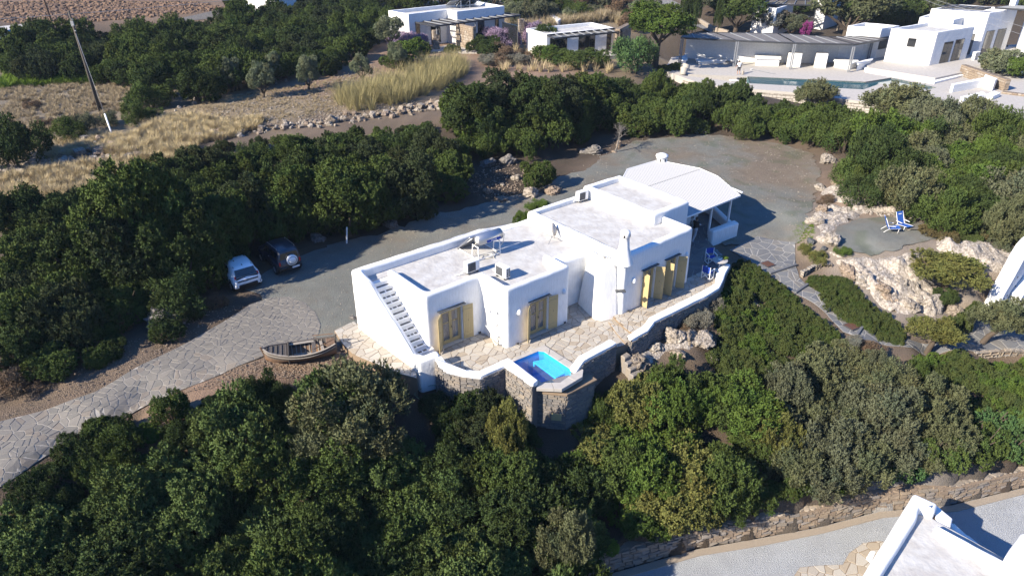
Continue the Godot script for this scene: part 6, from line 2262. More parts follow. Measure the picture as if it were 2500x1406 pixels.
# bare rock that breaks through the ground: a sheet with ridges and clefts, sunk at its rim
func outcrop(label: String, poly: Array, rise: float, seed_: int) -> void:
	var nz := FastNoiseLite.new()
	nz.seed = seed_
	nz.noise_type = FastNoiseLite.TYPE_CELLULAR
	nz.cellular_return_type = FastNoiseLite.RETURN_DISTANCE2_SUB
	nz.frequency = 0.42
	nz.domain_warp_enabled = true
	nz.domain_warp_amplitude = 1.2
	nz.domain_warp_frequency = 0.4
	var p := ccw(poly)
	var m := drape(poly, 0.16, 0.0, func(q: Vector2) -> Color: return Color(1, 1, 1), 0.7)
	var a := m.surface_get_arrays(0)
	var v: PackedVector3Array = a[Mesh.ARRAY_VERTEX]
	for i in v.size():
		var q := v2(v[i])
		var edge := 1e9
		for k in p.size():
			edge = minf(edge, q.distance_to(Geometry2D.get_closest_point_to_segment(q, p[k], p[(k + 1) % p.size()])))
		var inn := smoothstep(-0.15, 0.9, edge if Geometry2D.is_point_in_polygon(q, p) else -edge)
		var crack := clampf((nz.get_noise_2d(q.x, q.y) + 1.0) * 2.2, 0.0, 1.0)
		var block := 0.5 + 0.5 * noise.get_noise_2d(q.x * 0.5 + seed_, q.y * 0.5)
		var step := floorf(block * 4.0 + 0.6 * noise.get_noise_2d(q.x * 1.6, q.y * 1.6 + seed_)) / 4.0
		v[i].y += (-0.25 + (0.35 + rise * lerpf(block, step, 0.6)) * (0.45 + 0.55 * crack) + 0.10 * noise.get_noise_2d(q.x * 3.1, q.y * 3.1) + 0.05 * noise.get_noise_2d(q.x * 8.0, q.y * 8.0)) * inn - 0.22 * (1.0 - inn)
	var o := put("limestone_outcrop", arrays(v, PackedColorArray(), a[Mesh.ARRAY_INDEX]), M.limestone_pale)
	tag(o, label, "rock")


# ---------------------------------------------------------------- plants
func tuft(seed_: int, n: int, lean: float, width: float) -> ArrayMesh:
	var rg := RandomNumberGenerator.new()
	rg.seed = seed_
	var v := PackedVector3Array()
	var c := PackedColorArray()
	for i in n:
		var a := rg.randf() * TAU
		var d := Vector3(cos(a), 0, sin(a))
		var s := Vector3(-d.z, 0, d.x) * width
		var b := d * rg.randf() * 0.22
		var h := rg.randf_range(0.6, 1.1)
		var m := b + d * lean * 0.35 + Vector3.UP * h * 0.6
		var t := b + d * lean * rg.randf_range(0.6, 1.1) + Vector3.UP * h
		var k := rg.randf_range(0.7, 1.25)
		var cc := Color(k, k * rg.randf_range(0.93, 1.04), k * rg.randf_range(0.8, 1.0))
		v.append_array([b - s, m - s * 0.7, b + s, b + s, m - s * 0.7, m + s * 0.7, m - s * 0.7, t, m + s * 0.7])
		for j in 9: c.append(cc)
	var n2 := PackedVector3Array()
	for i in range(0, v.size(), 3):
		var f := (v[i + 2] - v[i]).cross(v[i + 1] - v[i]).normalized()
		for j in 3: n2.append(f)
	return arrays(v, c, PackedInt32Array(), n2)


func grass(called: String, label: String, poly: Array, n: int, height: Vector2, m: String, seed_: int, form := "tuft") -> void:
	R.seed = seed_
	var p := ccw(poly)
	var lo := p[0]
	var hi := p[0]
	for q in p:
		lo = lo.min(q)
		hi = hi.max(q)
	var xf := []
	for i in n * 6:
		if xf.size() >= n: break
		var q := Vector2(R.randf_range(lo.x, hi.x), R.randf_range(lo.y, hi.y))
		if not Geometry2D.is_point_in_polygon(q, p): continue
		if noise.get_noise_2d(q.x * 0.5 + seed_, q.y * 0.5) < -0.18 and form == "tuft": continue
		var s := R.randf_range(height.x, height.y)
		xf.append(Transform3D(Basis(Vector3.UP, R.randf() * TAU).scaled(Vector3(s * R.randf_range(0.8, 1.5), s, s * R.randf_range(0.8, 1.5))), on_ground(q, -0.02)))
	tag(copies(called, crowns[form][seed_ % crowns[form].size()], M[m], xf), label)


func hedge(called: String, label: String, poly: Array, spacing: float, r: float, h: float, leaves: Array, seed_: int, category := "hedge") -> void:
	R.seed = seed_
	var t := thing(called, label, category)
	var p := ccw(poly)
	var lo := p[0]
	var hi := p[0]
	for q in p:
		lo = lo.min(q)
		hi = hi.max(q)
	var got := []
	for i in int((hi.x - lo.x) * (hi.y - lo.y) / (spacing * spacing) * 16.0):
		var q := Vector2(R.randf_range(lo.x, hi.x), R.randf_range(lo.y, hi.y))
		if not Geometry2D.is_point_in_polygon(q, p): continue
		var ok := true
		for g in got:
			if g.distance_to(q) < spacing: ok = false
		if not ok: continue
		got.append(q)
		var rr := r * R.randf_range(0.85, 1.2)
		put("clump", pick(crowns.hedge), M[pick(leaves)], t, Transform3D(Basis(Vector3.UP, R.randf() * TAU).scaled(Vector3(rr, h * R.randf_range(0.9, 1.15) * 1.6, rr)), on_ground(q, -0.12)))


func build_plants() -> void:
	crowns["tuft"] = []
	for i in 4: crowns.tuft.append(tuft(700 + i, 46, 0.5, 0.012))
	crowns["cane"] = []
	for i in 3: crowns.cane.append(tuft(720 + i, 60, 0.5, 0.0045))
	crowns["weed"] = []
	for i in 3: crowns.weed.append(tuft(740 + i, 30, 0.8, 0.03))
	var mast := ["leaf_dark", "leaf_mastic", "leaf_dark", "leaf_mastic", "leaf_dark2"]
	# thickets
	thicket(pl([-29.51, -48.79, -25.6, -51.44, -23.47, -54.21, -23.02, -57.64, -18.49, -57.17, -13.88, -59.2, -10.43, -61.68, -6.46, -61.55, -4.77, -57.61, -4.54, -51.87, -5.57, -47.97, -8.33, -46.71, -12.22, -46.09, -15.43, -45.43, -16.77, -42.52, -18.56, -40.06, -18.46, -35.36, -20.23, -34.16, -22.64, -32.66, -24.6, -30.42, -25.42, -29.68, -33.73, -43.7, -31.4, -44.8]), 1.75, Vector2(1.35, 2.15), mast, "mastic_bush", "the thicket behind the parked cars", "evergreen bushes behind the parked cars", "mastic", 101)
	thicket(pl([-65.27, -94.94, -55.72, -99.72, -53.85, -103.89, -47.92, -105.86, -44.33, -111.88, -40.02, -121.83, -24.1, -128.12, -18.92, -112.45, -21.34, -99.73, -20.55, -90.63, -22.59, -84.45, -27.16, -82.39, -30.57, -78.95, -31.51, -74.34, -34.75, -71.99, -36.34, -70.97, -40.82, -79.59, -47.82, -81.48, -57.59, -82.54]), 3.0, Vector2(1.9, 2.9), mast, "maquis_shrub", "the thicket above the olive trees", "evergreen bushes of the upper left", "mastic", 102)
	thicket(pl([-5.51, -68.75, -2.16, -75.97, 3.62, -80.03, 8.71, -81.05, 14.12, -80.5, 19.61, -80.47, 23.7, -75.41, 29.6, -72.59, 31.36, -69.68, 32.86, -67.52, 30.97, -62.26, 29.09, -62.83, 28.47, -66.08, 26.93, -67.12, 21.83, -68.47, 18.11, -69.58, 12.49, -69.69, 8.75, -68.66, 3.28, -62.1, -2.16, -61.26, -4.88, -64.73]), 2.1, Vector2(1.5, 2.3), ["leaf_dark", "leaf_mastic", "leaf_bright", "leaf_mastic"], "hedge_shrub", "the hedge behind the gravel yard", "evergreen bushes behind the gravel yard", "mastic", 103)
	thicket(pl([29.51, -59.22, 32.94, -65.83, 39.25, -64.06, 46.22, -63.28, 42.17, -53.69, 35.19, -42.85, 30.7, -42.77, 28.78, -46.41, 26.74, -48.83, 26.05, -50.36, 26.5, -52.54]), 2.0, Vector2(1.5, 2.4), ["leaf_bright", "leaf_mastic", "leaf_juniper", "leaf_mastic", "leaf_grey2", "leaf_dark"], "evergreen_shrub", "the thicket above the blue loungers", "evergreen bushes right of the yard", "juniper", 104)
	thicket(pl([-21.45, -20.24, -21.08, -21.55, -20.1, -23.95, -19.12, -25.71, -17.57, -26.51, -14.17, -27.34, -11.99, -27.78, -10.78, -27.51, -13.05, -25.77, -15.42, -24.98, -16.57, -23.32, -19.35, -22.17, -20.66, -20.27]), 0.95, Vector2(0.65, 1.0), ["leaf_mastic", "leaf_bright", "leaf_dark"], "verge_shrub", "the strip below the driveway", "bushes along the driveway", "mastic", 105)
	thicket(pl([-20.95, -19.84, -19.29, -22.06, -16.38, -23, -15.29, -24.73, -12.98, -25.64, -9.99, -27.53, -6.57, -25.23, -4.6, -25.36, -1.71, -25.46, 0.19, -24.89, 1.52, -24.9, 2.89, -24.75, 3, -21.65, 2.24, -18.74, -7.1, -18.06, -20.33, -18.18]), 1.4, Vector2(1.5, 2.2), ["leaf_mastic", "leaf_fore", "leaf_fore", "leaf_dark"], "slope_shrub", "the left foreground slope", "evergreen bushes of the left foreground slope", "mastic", 106)
	thicket(pl([-13.38, -27.22, -11.99, -27.78, -10.53, -28.24, -8.53, -28.99, -8.01, -28.26, -8.77, -26.92, -10.38, -27.16, -11.87, -26.99]), 1.1, Vector2(0.7, 1.1), ["leaf_bright", "leaf_mastic"], "broom_bush", "the strip below the boat", "low bushes below the boat", "airy", 107)
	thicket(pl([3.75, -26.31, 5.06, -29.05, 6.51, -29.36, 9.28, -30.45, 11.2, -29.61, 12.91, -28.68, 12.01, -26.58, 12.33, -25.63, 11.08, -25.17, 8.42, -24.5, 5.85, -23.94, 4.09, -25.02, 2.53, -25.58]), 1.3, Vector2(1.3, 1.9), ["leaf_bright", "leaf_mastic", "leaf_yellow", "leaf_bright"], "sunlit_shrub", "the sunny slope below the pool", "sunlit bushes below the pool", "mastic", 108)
	thicket(pl([13.44, -30.24, 16.9, -32.45, 19.77, -31.98, 22.07, -31.66, 23.33, -30.51, 22.68, -28.51, 20.54, -27.38, 17.55, -26.4, 14.48, -25.42, 12.97, -26.42, 12.63, -28.4]), 1.3, Vector2(1.2, 1.8), ["leaf_juniper", "leaf_juniper", "leaf_grey2"], "juniper_bush", "the juniper clump below the path", "grey green junipers below the path", "juniper", 109)
	thicket(pl([18.12, -27.25, 21.16, -28.24, 23.82, -29.99, 25.5, -30.75, 28.5, -29.96, 27.93, -28.64, 24.49, -27.96, 21.41, -27.29, 19.4, -27.21]), 1.0, Vector2(1.1, 1.6), ["leaf_bright2", "leaf_bright2", "leaf_mastic"], "creeping_bush", "the lower right bank", "spreading bushes at the right end of the boundary wall", "hedge", 110)
	thicket(pl([5.9, -23.97, 8.75, -24.78, 11.72, -25.18, 14.94, -26.37, 16.84, -26.57, 14.51, -25.78, 11.6, -24.74, 8.6, -24.19, 6.17, -23.34]), 0.8, Vector2(0.6, 0.95), ["leaf_bright", "leaf_mastic"], "wall_shrub", "the row overhanging the boundary wall", "bushes overhanging the boundary wall", "mastic", 111)
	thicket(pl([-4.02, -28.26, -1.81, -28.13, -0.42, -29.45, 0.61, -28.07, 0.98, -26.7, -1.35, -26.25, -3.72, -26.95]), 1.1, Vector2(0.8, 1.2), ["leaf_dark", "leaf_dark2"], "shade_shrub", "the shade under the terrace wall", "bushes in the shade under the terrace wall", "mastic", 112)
	for k in [[Vector3(-21.6, 0, -37.3), 2.6, 7.0, "tallest dark tree of the thicket, left of the parked cars"], [Vector3(-20.2, 0, -38.9), 2.2, 5.6, "tall dark tree between the tallest one and the white car"], [Vector3(-3.71, 0.93, -63.04), 2.4, 5.0, "tall dark tree at the left end of the hedge above the brown slope"], [Vector3(-0.97, 0.61, -66.18), 2.6, 5.6, "tall dark tree in the left part of the hedge, above the grey ledge"], [Vector3(1.91, 0.6, -64.95), 2.5, 5.2, "tall dark tree above the round bush and the boulders"], [Vector3(4.82, 0.22, -68.77), 2.3, 5.0, "tall dark tree left of the leafless tree"], [Vector3(7.99, 0.15, -72.56), 2.4, 4.6, "tall dark tree behind the leafless tree"], [Vector3(-19.72, -0.11, -37.63), 2.2, 5.2, "tall dark tree leaning over the bank just left of the white car"], [Vector3(-19.17, -0.11, -38.76), 2.0, 4.6, "dark tree close behind the white car's left side"], [Vector3(-18.75, -0.1, -41.52), 2.0, 4.2, "dark tree behind the white car's bonnet"], [Vector3(-17.64, 0.1, -43.57), 1.9, 4.2, "dark tree behind the blue off-roader"], [Vector3(-22.22, 0.26, -36.82), 2.2, 5.0, "dark tree above the huge shaded boulder"], [Vector3(-11.46, -0.1, -45.63), 2.3, 4.8, "rounded tree at the thicket edge behind the leaning marker post"], [Vector3(-7.76, 0.2, -48.18), 2.3, 4.6, "olive toned tree at the right end of the thicket beside the lane"], [Vector3(-15.05, 0.08, -45.24), 2.0, 4.6, "dark tree in the thicket above the blue off-roader"], [Vector3(-9.82, 0.06, -47.02), 2.0, 4.4, "dark tree between two others at the thicket edge by the lane"]]:
		tree("evergreen_tree", k[0], k[1], k[2], pick(["leaf_dark", "leaf_mastic", "leaf_dark2"]), k[3], "", "tree", Vector3(0.15, 0, 0), 0.1)
	# single bushes, each one its own
	for k in [["juniper_bush", "big grey green juniper beside the stair foot and the boat", Vector3(-7.22, -1.99, -26.3), 2.5, 3.0, "leaf_juniper", "juniper"], ["juniper_bush", "grey green juniper half hidden left of the big one by the boat", Vector3(-8.61, -2.06, -25.52), 1.7, 2.2, "leaf_juniper", "juniper"], ["juniper_bush", "tall yellow green feathery juniper left of the yellow hatch", Vector3(-0.19, -2.68, -25.65), 0.9, 2.6, "leaf_yellow", "juniper"], ["juniper_bush", "pointed dark juniper just right of the pool base", Vector3(4.59, -3.59, -29.08), 0.75, 1.9, "leaf_mastic", "juniper"], ["juniper_bush", "feathery juniper at the lower end of the foreground thicket", Vector3(2.29, -4.56, -21.12), 1.2, 2.4, "leaf_juniper", "juniper"], ["juniper_bush", "pale feathery juniper between the sunlit bushes and the grey clump", Vector3(13.27, -4.34, -27.45), 1.2, 2.2, "leaf_yellow", "juniper"], ["mastic_bush", "large rounded yellow green bush in the middle of the front slope", Vector3(8.09, -4.96, -26.09), 1.9, 2.5, "leaf_yellow", "mastic"], ["fig_bush", "small bright green bush at the left end of the boundary wall", Vector3(4.36, -5.12, -22.66), 0.55, 0.6, "leaf_fresh", "mastic"], ["round_bush", "round green bush growing between the split boulders by the lane", Vector3(1.93, -0.1, -54.88), 1.45, 2.0, "leaf_mastic", "mastic"], ["low_bush", "small low bush beside the split boulders at the house corner", Vector3(1.87, -0.18, -50.78), 0.9, 0.6, "leaf_bright", "airy"], ["low_bush", "small green bush behind the corner of the high room", Vector3(0.73, -0.27, -46.7), 0.6, 1.4, "leaf_bright", "mastic"], ["juniper_bush", "dark juniper alone at the left edge above the dry wall", Vector3(-40.65, 1.32, -56.59), 2.6, 3.2, "leaf_dark", "juniper"], ["round_bush", "small round green bush on the gravel knoll rim", Vector3(21.61, 0.27, -42.09), 0.55, 0.5, "leaf_bright", "airy"], ["rosemary_bush", "yellow green bush in the planted bed beside the path, the larger one", Vector3(20.08, -0.29, -41.9), 0.7, 0.7, "leaf_yellow", "airy"], ["rosemary_bush", "yellow green bush in the planted bed beside the path, the farther one", Vector3(19.65, -0.2, -43.23), 0.55, 0.6, "leaf_yellow", "airy"], ["thyme_bush", "dry grey bush at the yard edge among the outcrop boulders", Vector3(24, 0.31, -50.89), 0.8, 0.5, "leaf_brown", "airy"], ["low_bush", "small dark green bush on the stony patch above the gravel knoll", Vector3(25.32, 0.45, -49.27), 0.55, 0.45, "leaf_mastic", "hedge"], ["round_bush", "dark green bush under the leaning juniper on the rocks", Vector3(26.92, -1.3, -38.55), 0.75, 0.8, "leaf_dark", "mastic"], ["grey_bush", "grey bush just below the long terrace wall, the larger one", Vector3(10.56, -0.8, -34.87), 0.9, 0.9, "leaf_grey", "airy"], ["grey_bush", "grey bush just below the long terrace wall, the one nearer the corner", Vector3(11.9, -0.72, -36.57), 0.75, 0.8, "leaf_grey", "airy"], ["grey_bush", "dry grey brown bush on the rocks by the garden steps", Vector3(9.5, -0.82, -34.25), 0.6, 0.55, "leaf_brown", "airy"], ["low_bush", "green bush at the corner of the terrace wall above the steps", Vector3(7.07, -1.03, -32.7), 0.4, 0.35, "leaf_yellow", "airy"], ["grey_bush", "grey bush in the ground cover beside the path end", Vector3(19.25, -1.56, -33.9), 0.7, 0.6, "leaf_grey", "airy"], ["grey_bush", "brownish grey bush next to the path below the lower manhole", Vector3(20.19, -1.74, -33.56), 0.75, 0.6, "leaf_brown", "airy"], ["low_bush", "low green bush at the driveway bank below the square white boulder", Vector3(-21.25, -0.3, -30.5), 0.8, 0.8, "leaf_mastic", "mastic"], ["low_bush", "green bush in front of the white rock ledge at the left", Vector3(-23, -0.33, -29.45), 1.3, 1.3, "leaf_mastic", "mastic"], ["low_bush", "dry bush at the left edge above the driveway", Vector3(-24.44, -0.59, -28.45), 1.4, 1.2, "leaf_brown", "airy"], ["spreading_juniper", "broad dome of olive green juniper in front of the villa pool", Vector3(40.9, -0.62, -75.54), 3.9, 3.3, "leaf_juniper", "juniper"], ["juniper_bush", "olive green juniper left of the broad dome, by the villa terrace edge", Vector3(34.68, -0.68, -81.74), 2.2, 2.6, "leaf_juniper", "juniper"], ["juniper_bush", "olive green juniper right of the broad dome below the sunken seat", Vector3(43.41, 0.39, -67.54), 2.6, 2.8, "leaf_juniper", "juniper"]]:
		bush(k[0], k[2], k[3], k[4], k[5], k[1], "", k[6])
	thicket(pl([-40.72, -60.07, -39.22, -62.87, -37.55, -65.42, -35.28, -67.57, -34.46, -70.72, -36.28, -69.36, -39.05, -66.92, -41.38, -63.5]), 2.0, Vector2(0.9, 1.4), ["leaf_mastic", "leaf_grey2"], "low_bush", "the strip by the pole's foot", "low bushes along the pale field", "airy", 113)
	thicket(pl([-50.94, -75.33, -48.11, -78, -41.7, -77.46, -38.4, -71.31, -41.68, -67.42, -44.8, -64.8]), 5.5, Vector2(0.6, 0.9), ["leaf_brown", "leaf_grey2"], "dry_bush", "the pale field by the pole", "small dry bushes of the pale field", "airy", 114)
	thicket(pl([17.22, -33.51, 18.61, -33.67, 19.76, -33, 22.06, -32.47, 22.77, -32.35, 22.23, -31.9, 20.16, -32.14, 18.13, -32.64, 16.88, -32.96]), 0.85, Vector2(0.6, 0.95), ["leaf_grey2", "leaf_grey", "leaf_mastic", "leaf_juniper"], "path_shrub", "the loose strip below the path", "grey green shrubs below the path", "mastic", 115)
	thicket(pl([-24.32, -32.8, -21.21, -34.65, -18.74, -36.58, -17.94, -37.65, -16.77, -37.05, -18.44, -32.91, -20.32, -31.22, -22.29, -30.1, -24.04, -28.7, -24.9, -28.1, -25.81, -29.63, -24.77, -30.79]), 1.5, Vector2(0.5, 0.95), ["leaf_dark", "leaf_dark2", "leaf_mastic", "leaf_brown"], "bank_shrub", "the bank above the driveway", "low bushes of the bank above the driveway", "mastic", 116)
	thicket(pl([-26.9, -58.32, -24.43, -60.24, -19.77, -61.26, -14.31, -62.76, -11, -65.2, -6.62, -67.2, -6.27, -65.18, -10.74, -63.28, -14.37, -61.08, -19.3, -59.51, -23.76, -59.25, -25.67, -56]), 2.1, Vector2(0.7, 1.3), ["leaf_dark", "leaf_mastic", "leaf_dark2"], "edge_shrub", "the edge below the dry wall", "low bushes along the lower side of the dry wall", "mastic", 117)
	# clipped ground cover
	hedge("clipped_hedge", "long low hedge along the near side of the flagged path", pl([14.66, -41.71, 15.49, -41.34, 17.45, -37.18, 18.57, -34.4, 18.31, -33.78, 17.23, -33.97, 15.85, -37.44, 14.38, -39.35]), 0.36, 0.43, 0.55, ["leaf_hedge", "leaf_hedge", "leaf_mastic"], 121)
	hedge("clipped_hedge", "leaf shaped low hedge between path and pale rock face", pl([19.04, -40.04, 20.71, -40.1, 21.6, -38.33, 22.88, -35.61, 22.13, -34.49, 20.56, -35.17, 19.2, -37.26]), 0.36, 0.43, 0.45, ["leaf_hedge", "leaf_hedge", "leaf_mastic"], 122)
	hedge("ground_cover", "green ground cover spilling down from the terrace wall", pl([14.06, -40.47, 13.82, -38.63, 15.59, -36.49, 17.03, -33.58, 16.37, -32.57, 12.53, -30.74, 11.17, -31.26, 11.26, -32.89, 11.99, -34.54, 12.36, -37.14]), 0.6, 0.68, 0.7, ["leaf_hedge", "leaf_bright", "leaf_hedge"], 123, "ground cover")
	hedge("ground_cover", "rounded green ground cover at the lower right, below the court", pl([22.8, -32.78, 24.92, -33.78, 26.37, -33.11, 26.11, -31.48, 25.56, -30.71, 23.96, -31.1, 22.64, -31.78]), 0.5, 0.62, 0.65, ["leaf_hedge", "leaf_hedge", "leaf_bright"], 124, "ground cover")
	hedge("ground_cover", "green ground cover at the right edge beyond a narrow gap", pl([27.3, -33.51, 28.79, -33.11, 30.61, -32.48, 29.53, -30.12, 27.52, -30.42, 26.13, -30.83]), 0.6, 0.7, 0.75, ["leaf_hedge", "leaf_bright"], 125, "ground cover")
	hedge("clipped_hedge", "short curved hedge at the foot of the white stair tower", pl([25.49, -35.9, 26.75, -36.67, 28.33, -37.66, 28.48, -37.39, 26.61, -35.95, 25.51, -35.36]), 0.6, 0.6, 0.8, ["leaf_hedge"], 126)
	hedge("ground_cover", "low cover of dry and green shrubs right of the stony patch", pl([28.07, -44.02, 30.57, -45.49, 32.77, -44.81, 34.42, -43.86, 35.54, -42.88, 34.1, -43.24, 31.14, -42.99, 29.1, -42.82]), 0.9, 0.8, 0.6, ["leaf_hedge", "leaf_brown2", "leaf_grey2"], 127, "ground cover")
	# olives and other trees
	var og := "young olive trees of the dry field"
	for k in [["young olive tree at the left end of the row, against the dark bushes", Vector3(-30.53, 1.89, -78.46), 1.5], ["young olive tree, the nearest one, with its trunk showing", Vector3(-26.29, 1.9, -75.94), 1.5], ["young olive tree behind the nearest one", Vector3(-27, 1.89, -82.23), 1.45], ["young olive tree in the middle of the dry field, right of two others", Vector3(-22.42, 1.9, -79.5), 1.5], ["young olive tree beside the reed bed", Vector3(-17.19, 1.87, -83.12), 1.3], ["young olive tree right above the reed bed", Vector3(-13.93, 1.89, -88.96), 1.4]]:
		tree("olive_tree", k[1], k[2] * 0.85, k[2] * 2.2, "leaf_olive", k[0], og, "tree", Vector3(0.1, 0, 0), 0.14)
	tree("olive_tree", Vector3(-16.35, 1.84, -98.43), 1.8, 4.6, "leaf_olive", "olive tree at the left corner of the upper left house", "", "tree", Vector3(0.2, 0, 0), 0.35)
	tree("carob_tree", Vector3(19.19, 0.52, -98.37), 4.4, 7.6, "leaf_bright", "big bright green tree between the low house and the pool house", "", "tree", Vector3(0.2, 0, 0), 0.4)
	bare_tree(Vector3(9.47, -0.18, -64.08))
	tree("juniper_tree", Vector3(27.46, -1.03, -39.63), 2.5, 2.6, "leaf_yellow", "wide leaning juniper with a flat crown on the pale rocks", "", "juniper", Vector3(-0.3, 0, 0), 0.3)
	tree("juniper_tree", Vector3(27.42, -2.15, -35.09), 1.5, 3.4, "leaf_juniper", "young juniper leaning right on the flagged court", "", "juniper", Vector3(0.9, 0, 0.0), 0.3)
	tree("juniper_tree", Vector3(23.96, -2.46, -34.37), 1.5, 2.8, "leaf_yellow", "juniper tree at the bend of the flagged path with long shadow", "", "juniper", Vector3(0.25, 0, 0), 0.35)
	for k in [[Vector3(28.25, -0.22, -123.46), "thin dark cypress beside the lane, the left one", 0.9, 7.0], [Vector3(29.57, -0.2, -123.32), "thin dark cypress beside the lane, the right one", 1.0, 8.0], [Vector3(34, 0.21, -123.98), "short dark cypress right of the lane", 0.8, 5.0]]:
		bush("cypress_tree", k[0], k[2], k[3], "leaf_dark", k[1], "cypresses along the lane", "juniper")
	for k in [[Vector3(36.86, 0.12, -123.75), 5.0, 7.5, "leaf_mastic", "broad green tree right of the cypresses by the lane"], [Vector3(37.21, 1.21, -136.47), 4.5, 6.0, "leaf_grey2", "grey green tree along the far side of the lane"], [Vector3(52.44, 0.38, -117.8), 6.0, 9.0, "leaf_juniper", "largest round tree behind the pool house roof"], [Vector3(58.76, 0.27, -122.1), 3.6, 5.5, "leaf_mastic", "green tree left of the villa, touching the large round one"], [Vector3(49.53, 1.08, -133.64), 3.0, 4.5, "leaf_mastic", "round tree in front of the dark pergola at the top"], [Vector3(42.86, 0.32, -122.53), 3.2, 4.0, "leaf_grey", "grey leaved shrub tree behind the pool house"], [Vector3(44.99, 0.45, -121.01), 2.6, 3.0, "leaf_grey2", "dull green shrub tree left of the bougainvillea"]]:
		tree("garden_tree", k[0], k[1], k[2], k[3], k[4], "", "tree", Vector3.ZERO, 0.18)
	bush("bougainvillea", Vector3(46.67, 0.42, -119), 1.0, 2.4, "leaf_pink", "magenta bougainvillea behind the pool house roof", "", "airy")
	var pg := "planting round the upper left houses"
	for k in [["lavender_bush", Vector3(-15.11, 1.8, -103.44), 1.9, 2.0, "leaf_lilac", "lilac flowered bush at the left house corner, the left one"], ["lavender_bush", Vector3(-13.55, 1.8, -101.4), 2.0, 2.2, "leaf_lilac", "lilac flowered bush at the left house corner, the right one"], ["lavender_bush", Vector3(-1.88, 1.51, -106.82), 2.2, 2.4, "leaf_lilac", "pale lilac bush before the window of the upper left house"], ["lavender_bush", Vector3(-0.12, 1.48, -105.74), 1.9, 2.2, "leaf_lilac", "pale lilac bush right of the window of the upper left house"], ["lavender_bush", Vector3(3.37, 1.04, -111.66), 2.0, 2.6, "leaf_lilac", "lilac bush left of the low house"], ["round_bush", Vector3(-3.96, 1.6, -102.46), 2.2, 2.0, "leaf_dark", "dark clipped bush before the stone panel, the farther one"], ["round_bush", Vector3(-2.86, 1.6, -99.38), 1.8, 1.8, "leaf_dark", "dark clipped bush before the stone panel, the nearer one"], ["round_bush", Vector3(-13.1, 1.88, -94.28), 2.6, 2.4, "leaf_bright", "bright green bush between the lilac bushes and the reeds"], ["round_bush", Vector3(-14.4, 1.9, -90.54), 1.8, 1.6, "leaf_mastic", "low green bush left of the bright green one"], ["round_bush", Vector3(-8.12, 1.65, -101.31), 1.1, 1.0, "leaf_dark", "small dark ball bush at the patio edge"], ["dry_bush", Vector3(-1.09, 1.55, -98.54), 2.0, 1.6, "leaf_brown", "dry brown bush in the bed before the upper left house"], ["dry_bush", Vector3(-3.2, 1.32, -95.76), 1.7, 1.1, "leaf_grey", "grey cushion bush in the bare bed, left"], ["dry_bush", Vector3(-1.32, 1.21, -95.04), 1.5, 1.3, "leaf_brown", "reddish brown bush in the bare bed, middle"], ["dry_bush", Vector3(0.64, 1.21, -96.31), 1.6, 1.2, "leaf_grey", "grey cushion bush in the bare bed, right"], ["dry_bush", Vector3(1.63, 1.14, -97.94), 1.2, 1.4, "leaf_brown", "brown bush at the right end of the bare bed"], ["round_bush", Vector3(4.91, 1.03, -104.56), 2.2, 3.2, "leaf_mastic", "tall dark green bush at the left corner of the low house"], ["round_bush", Vector3(7.2, 1, -95.57), 2.8, 1.8, "leaf_mastic", "wide green bush in front of the low house"], ["round_bush", Vector3(4.64, 1, -98.1), 2.2, 2.0, "leaf_bright", "green bush left of the wide one before the low house"], ["willow_bush", Vector3(15.81, 0.35, -94.71), 3.2, 4.0, "leaf_bright2", "tall feathery green bush in front of the stone end wall"], ["round_bush", Vector3(10.8, 0.83, -96.85), 2.2, 1.8, "leaf_mastic", "low green bush below the patio of the low house"], ["round_bush", Vector3(21.34, -0.49, -97.58), 1.6, 1.4, "leaf_mastic", "low bush at the left end of the villa terrace"], ["round_bush", Vector3(70.02, -1.74, -109.22), 2.4, 2.2, "leaf_olive", "silvery green bush in the bed right of the villa steps, the left one"], ["round_bush", Vector3(63.24, 0.59, -95.02), 2.6, 2.4, "leaf_olive", "silvery green bush in the bed right of the villa steps, the middle one"], ["round_bush", Vector3(64.29, 0.16, -93.21), 2.4, 2.4, "leaf_bright", "green bush in the bed at the right edge beside the stone wall"], ["round_bush", Vector3(74.6, -1.3, -109.98), 2.4, 2.0, "leaf_grey", "grey bush at the right edge by the villa terrace"]]:
		bush(k[0], k[1], k[2], k[3], k[4], k[5], pg, "airy" if k[0] in ["lavender_bush", "dry_bush", "willow_bush"] else "mastic")
	thicket(pl([-0.34, -126.71, 5.76, -134.64, 20.53, -154.09, 25.96, -142.53, 25.24, -133.93, 21.04, -125.02, 18.17, -124.16, 18.45, -137.37, 10.28, -126.89, 1.3, -120.22]), 3.4, Vector2(1.6, 2.6), ["leaf_grey2", "leaf_mastic", "leaf_brown", "leaf_olive"], "garden_bush", "the slope above the low house", "mixed bushes above the low house", "mastic", 131)
	thicket(pl([34.4, -146.69, 47.41, -148.63, 115.36, -161.16, 95.57, -132, 87.37, -135.68, 81.41, -141.94, 65.07, -126.19, 59.36, -125.64, 56.82, -139.25, 44.15, -137.63, 35.26, -140.02]), 4.6, Vector2(2.4, 3.8), ["leaf_mastic", "leaf_dark", "leaf_grey2"], "far_bush", "the belt beyond the villa", "bushes beyond the villa", "mastic", 132)
	thicket(pl([-46.94, -126.65, -44.74, -137.32, -27.59, -147.92, -3.62, -135.9, -1.39, -130.13, -18.15, -135.49, -25.73, -137.24, -37.21, -125.63]), 4.2, Vector2(2.4, 3.6), mast, "far_bush", "the belt behind the upper house", "bushes at the top edge", "mastic", 133)
	# agave by the back of the yard
	var ag := thing("agave", "blue grey agave at the back of the gravel yard", "agave", Vector3(18.47, -0.15, -69.86))
	R.seed = 55
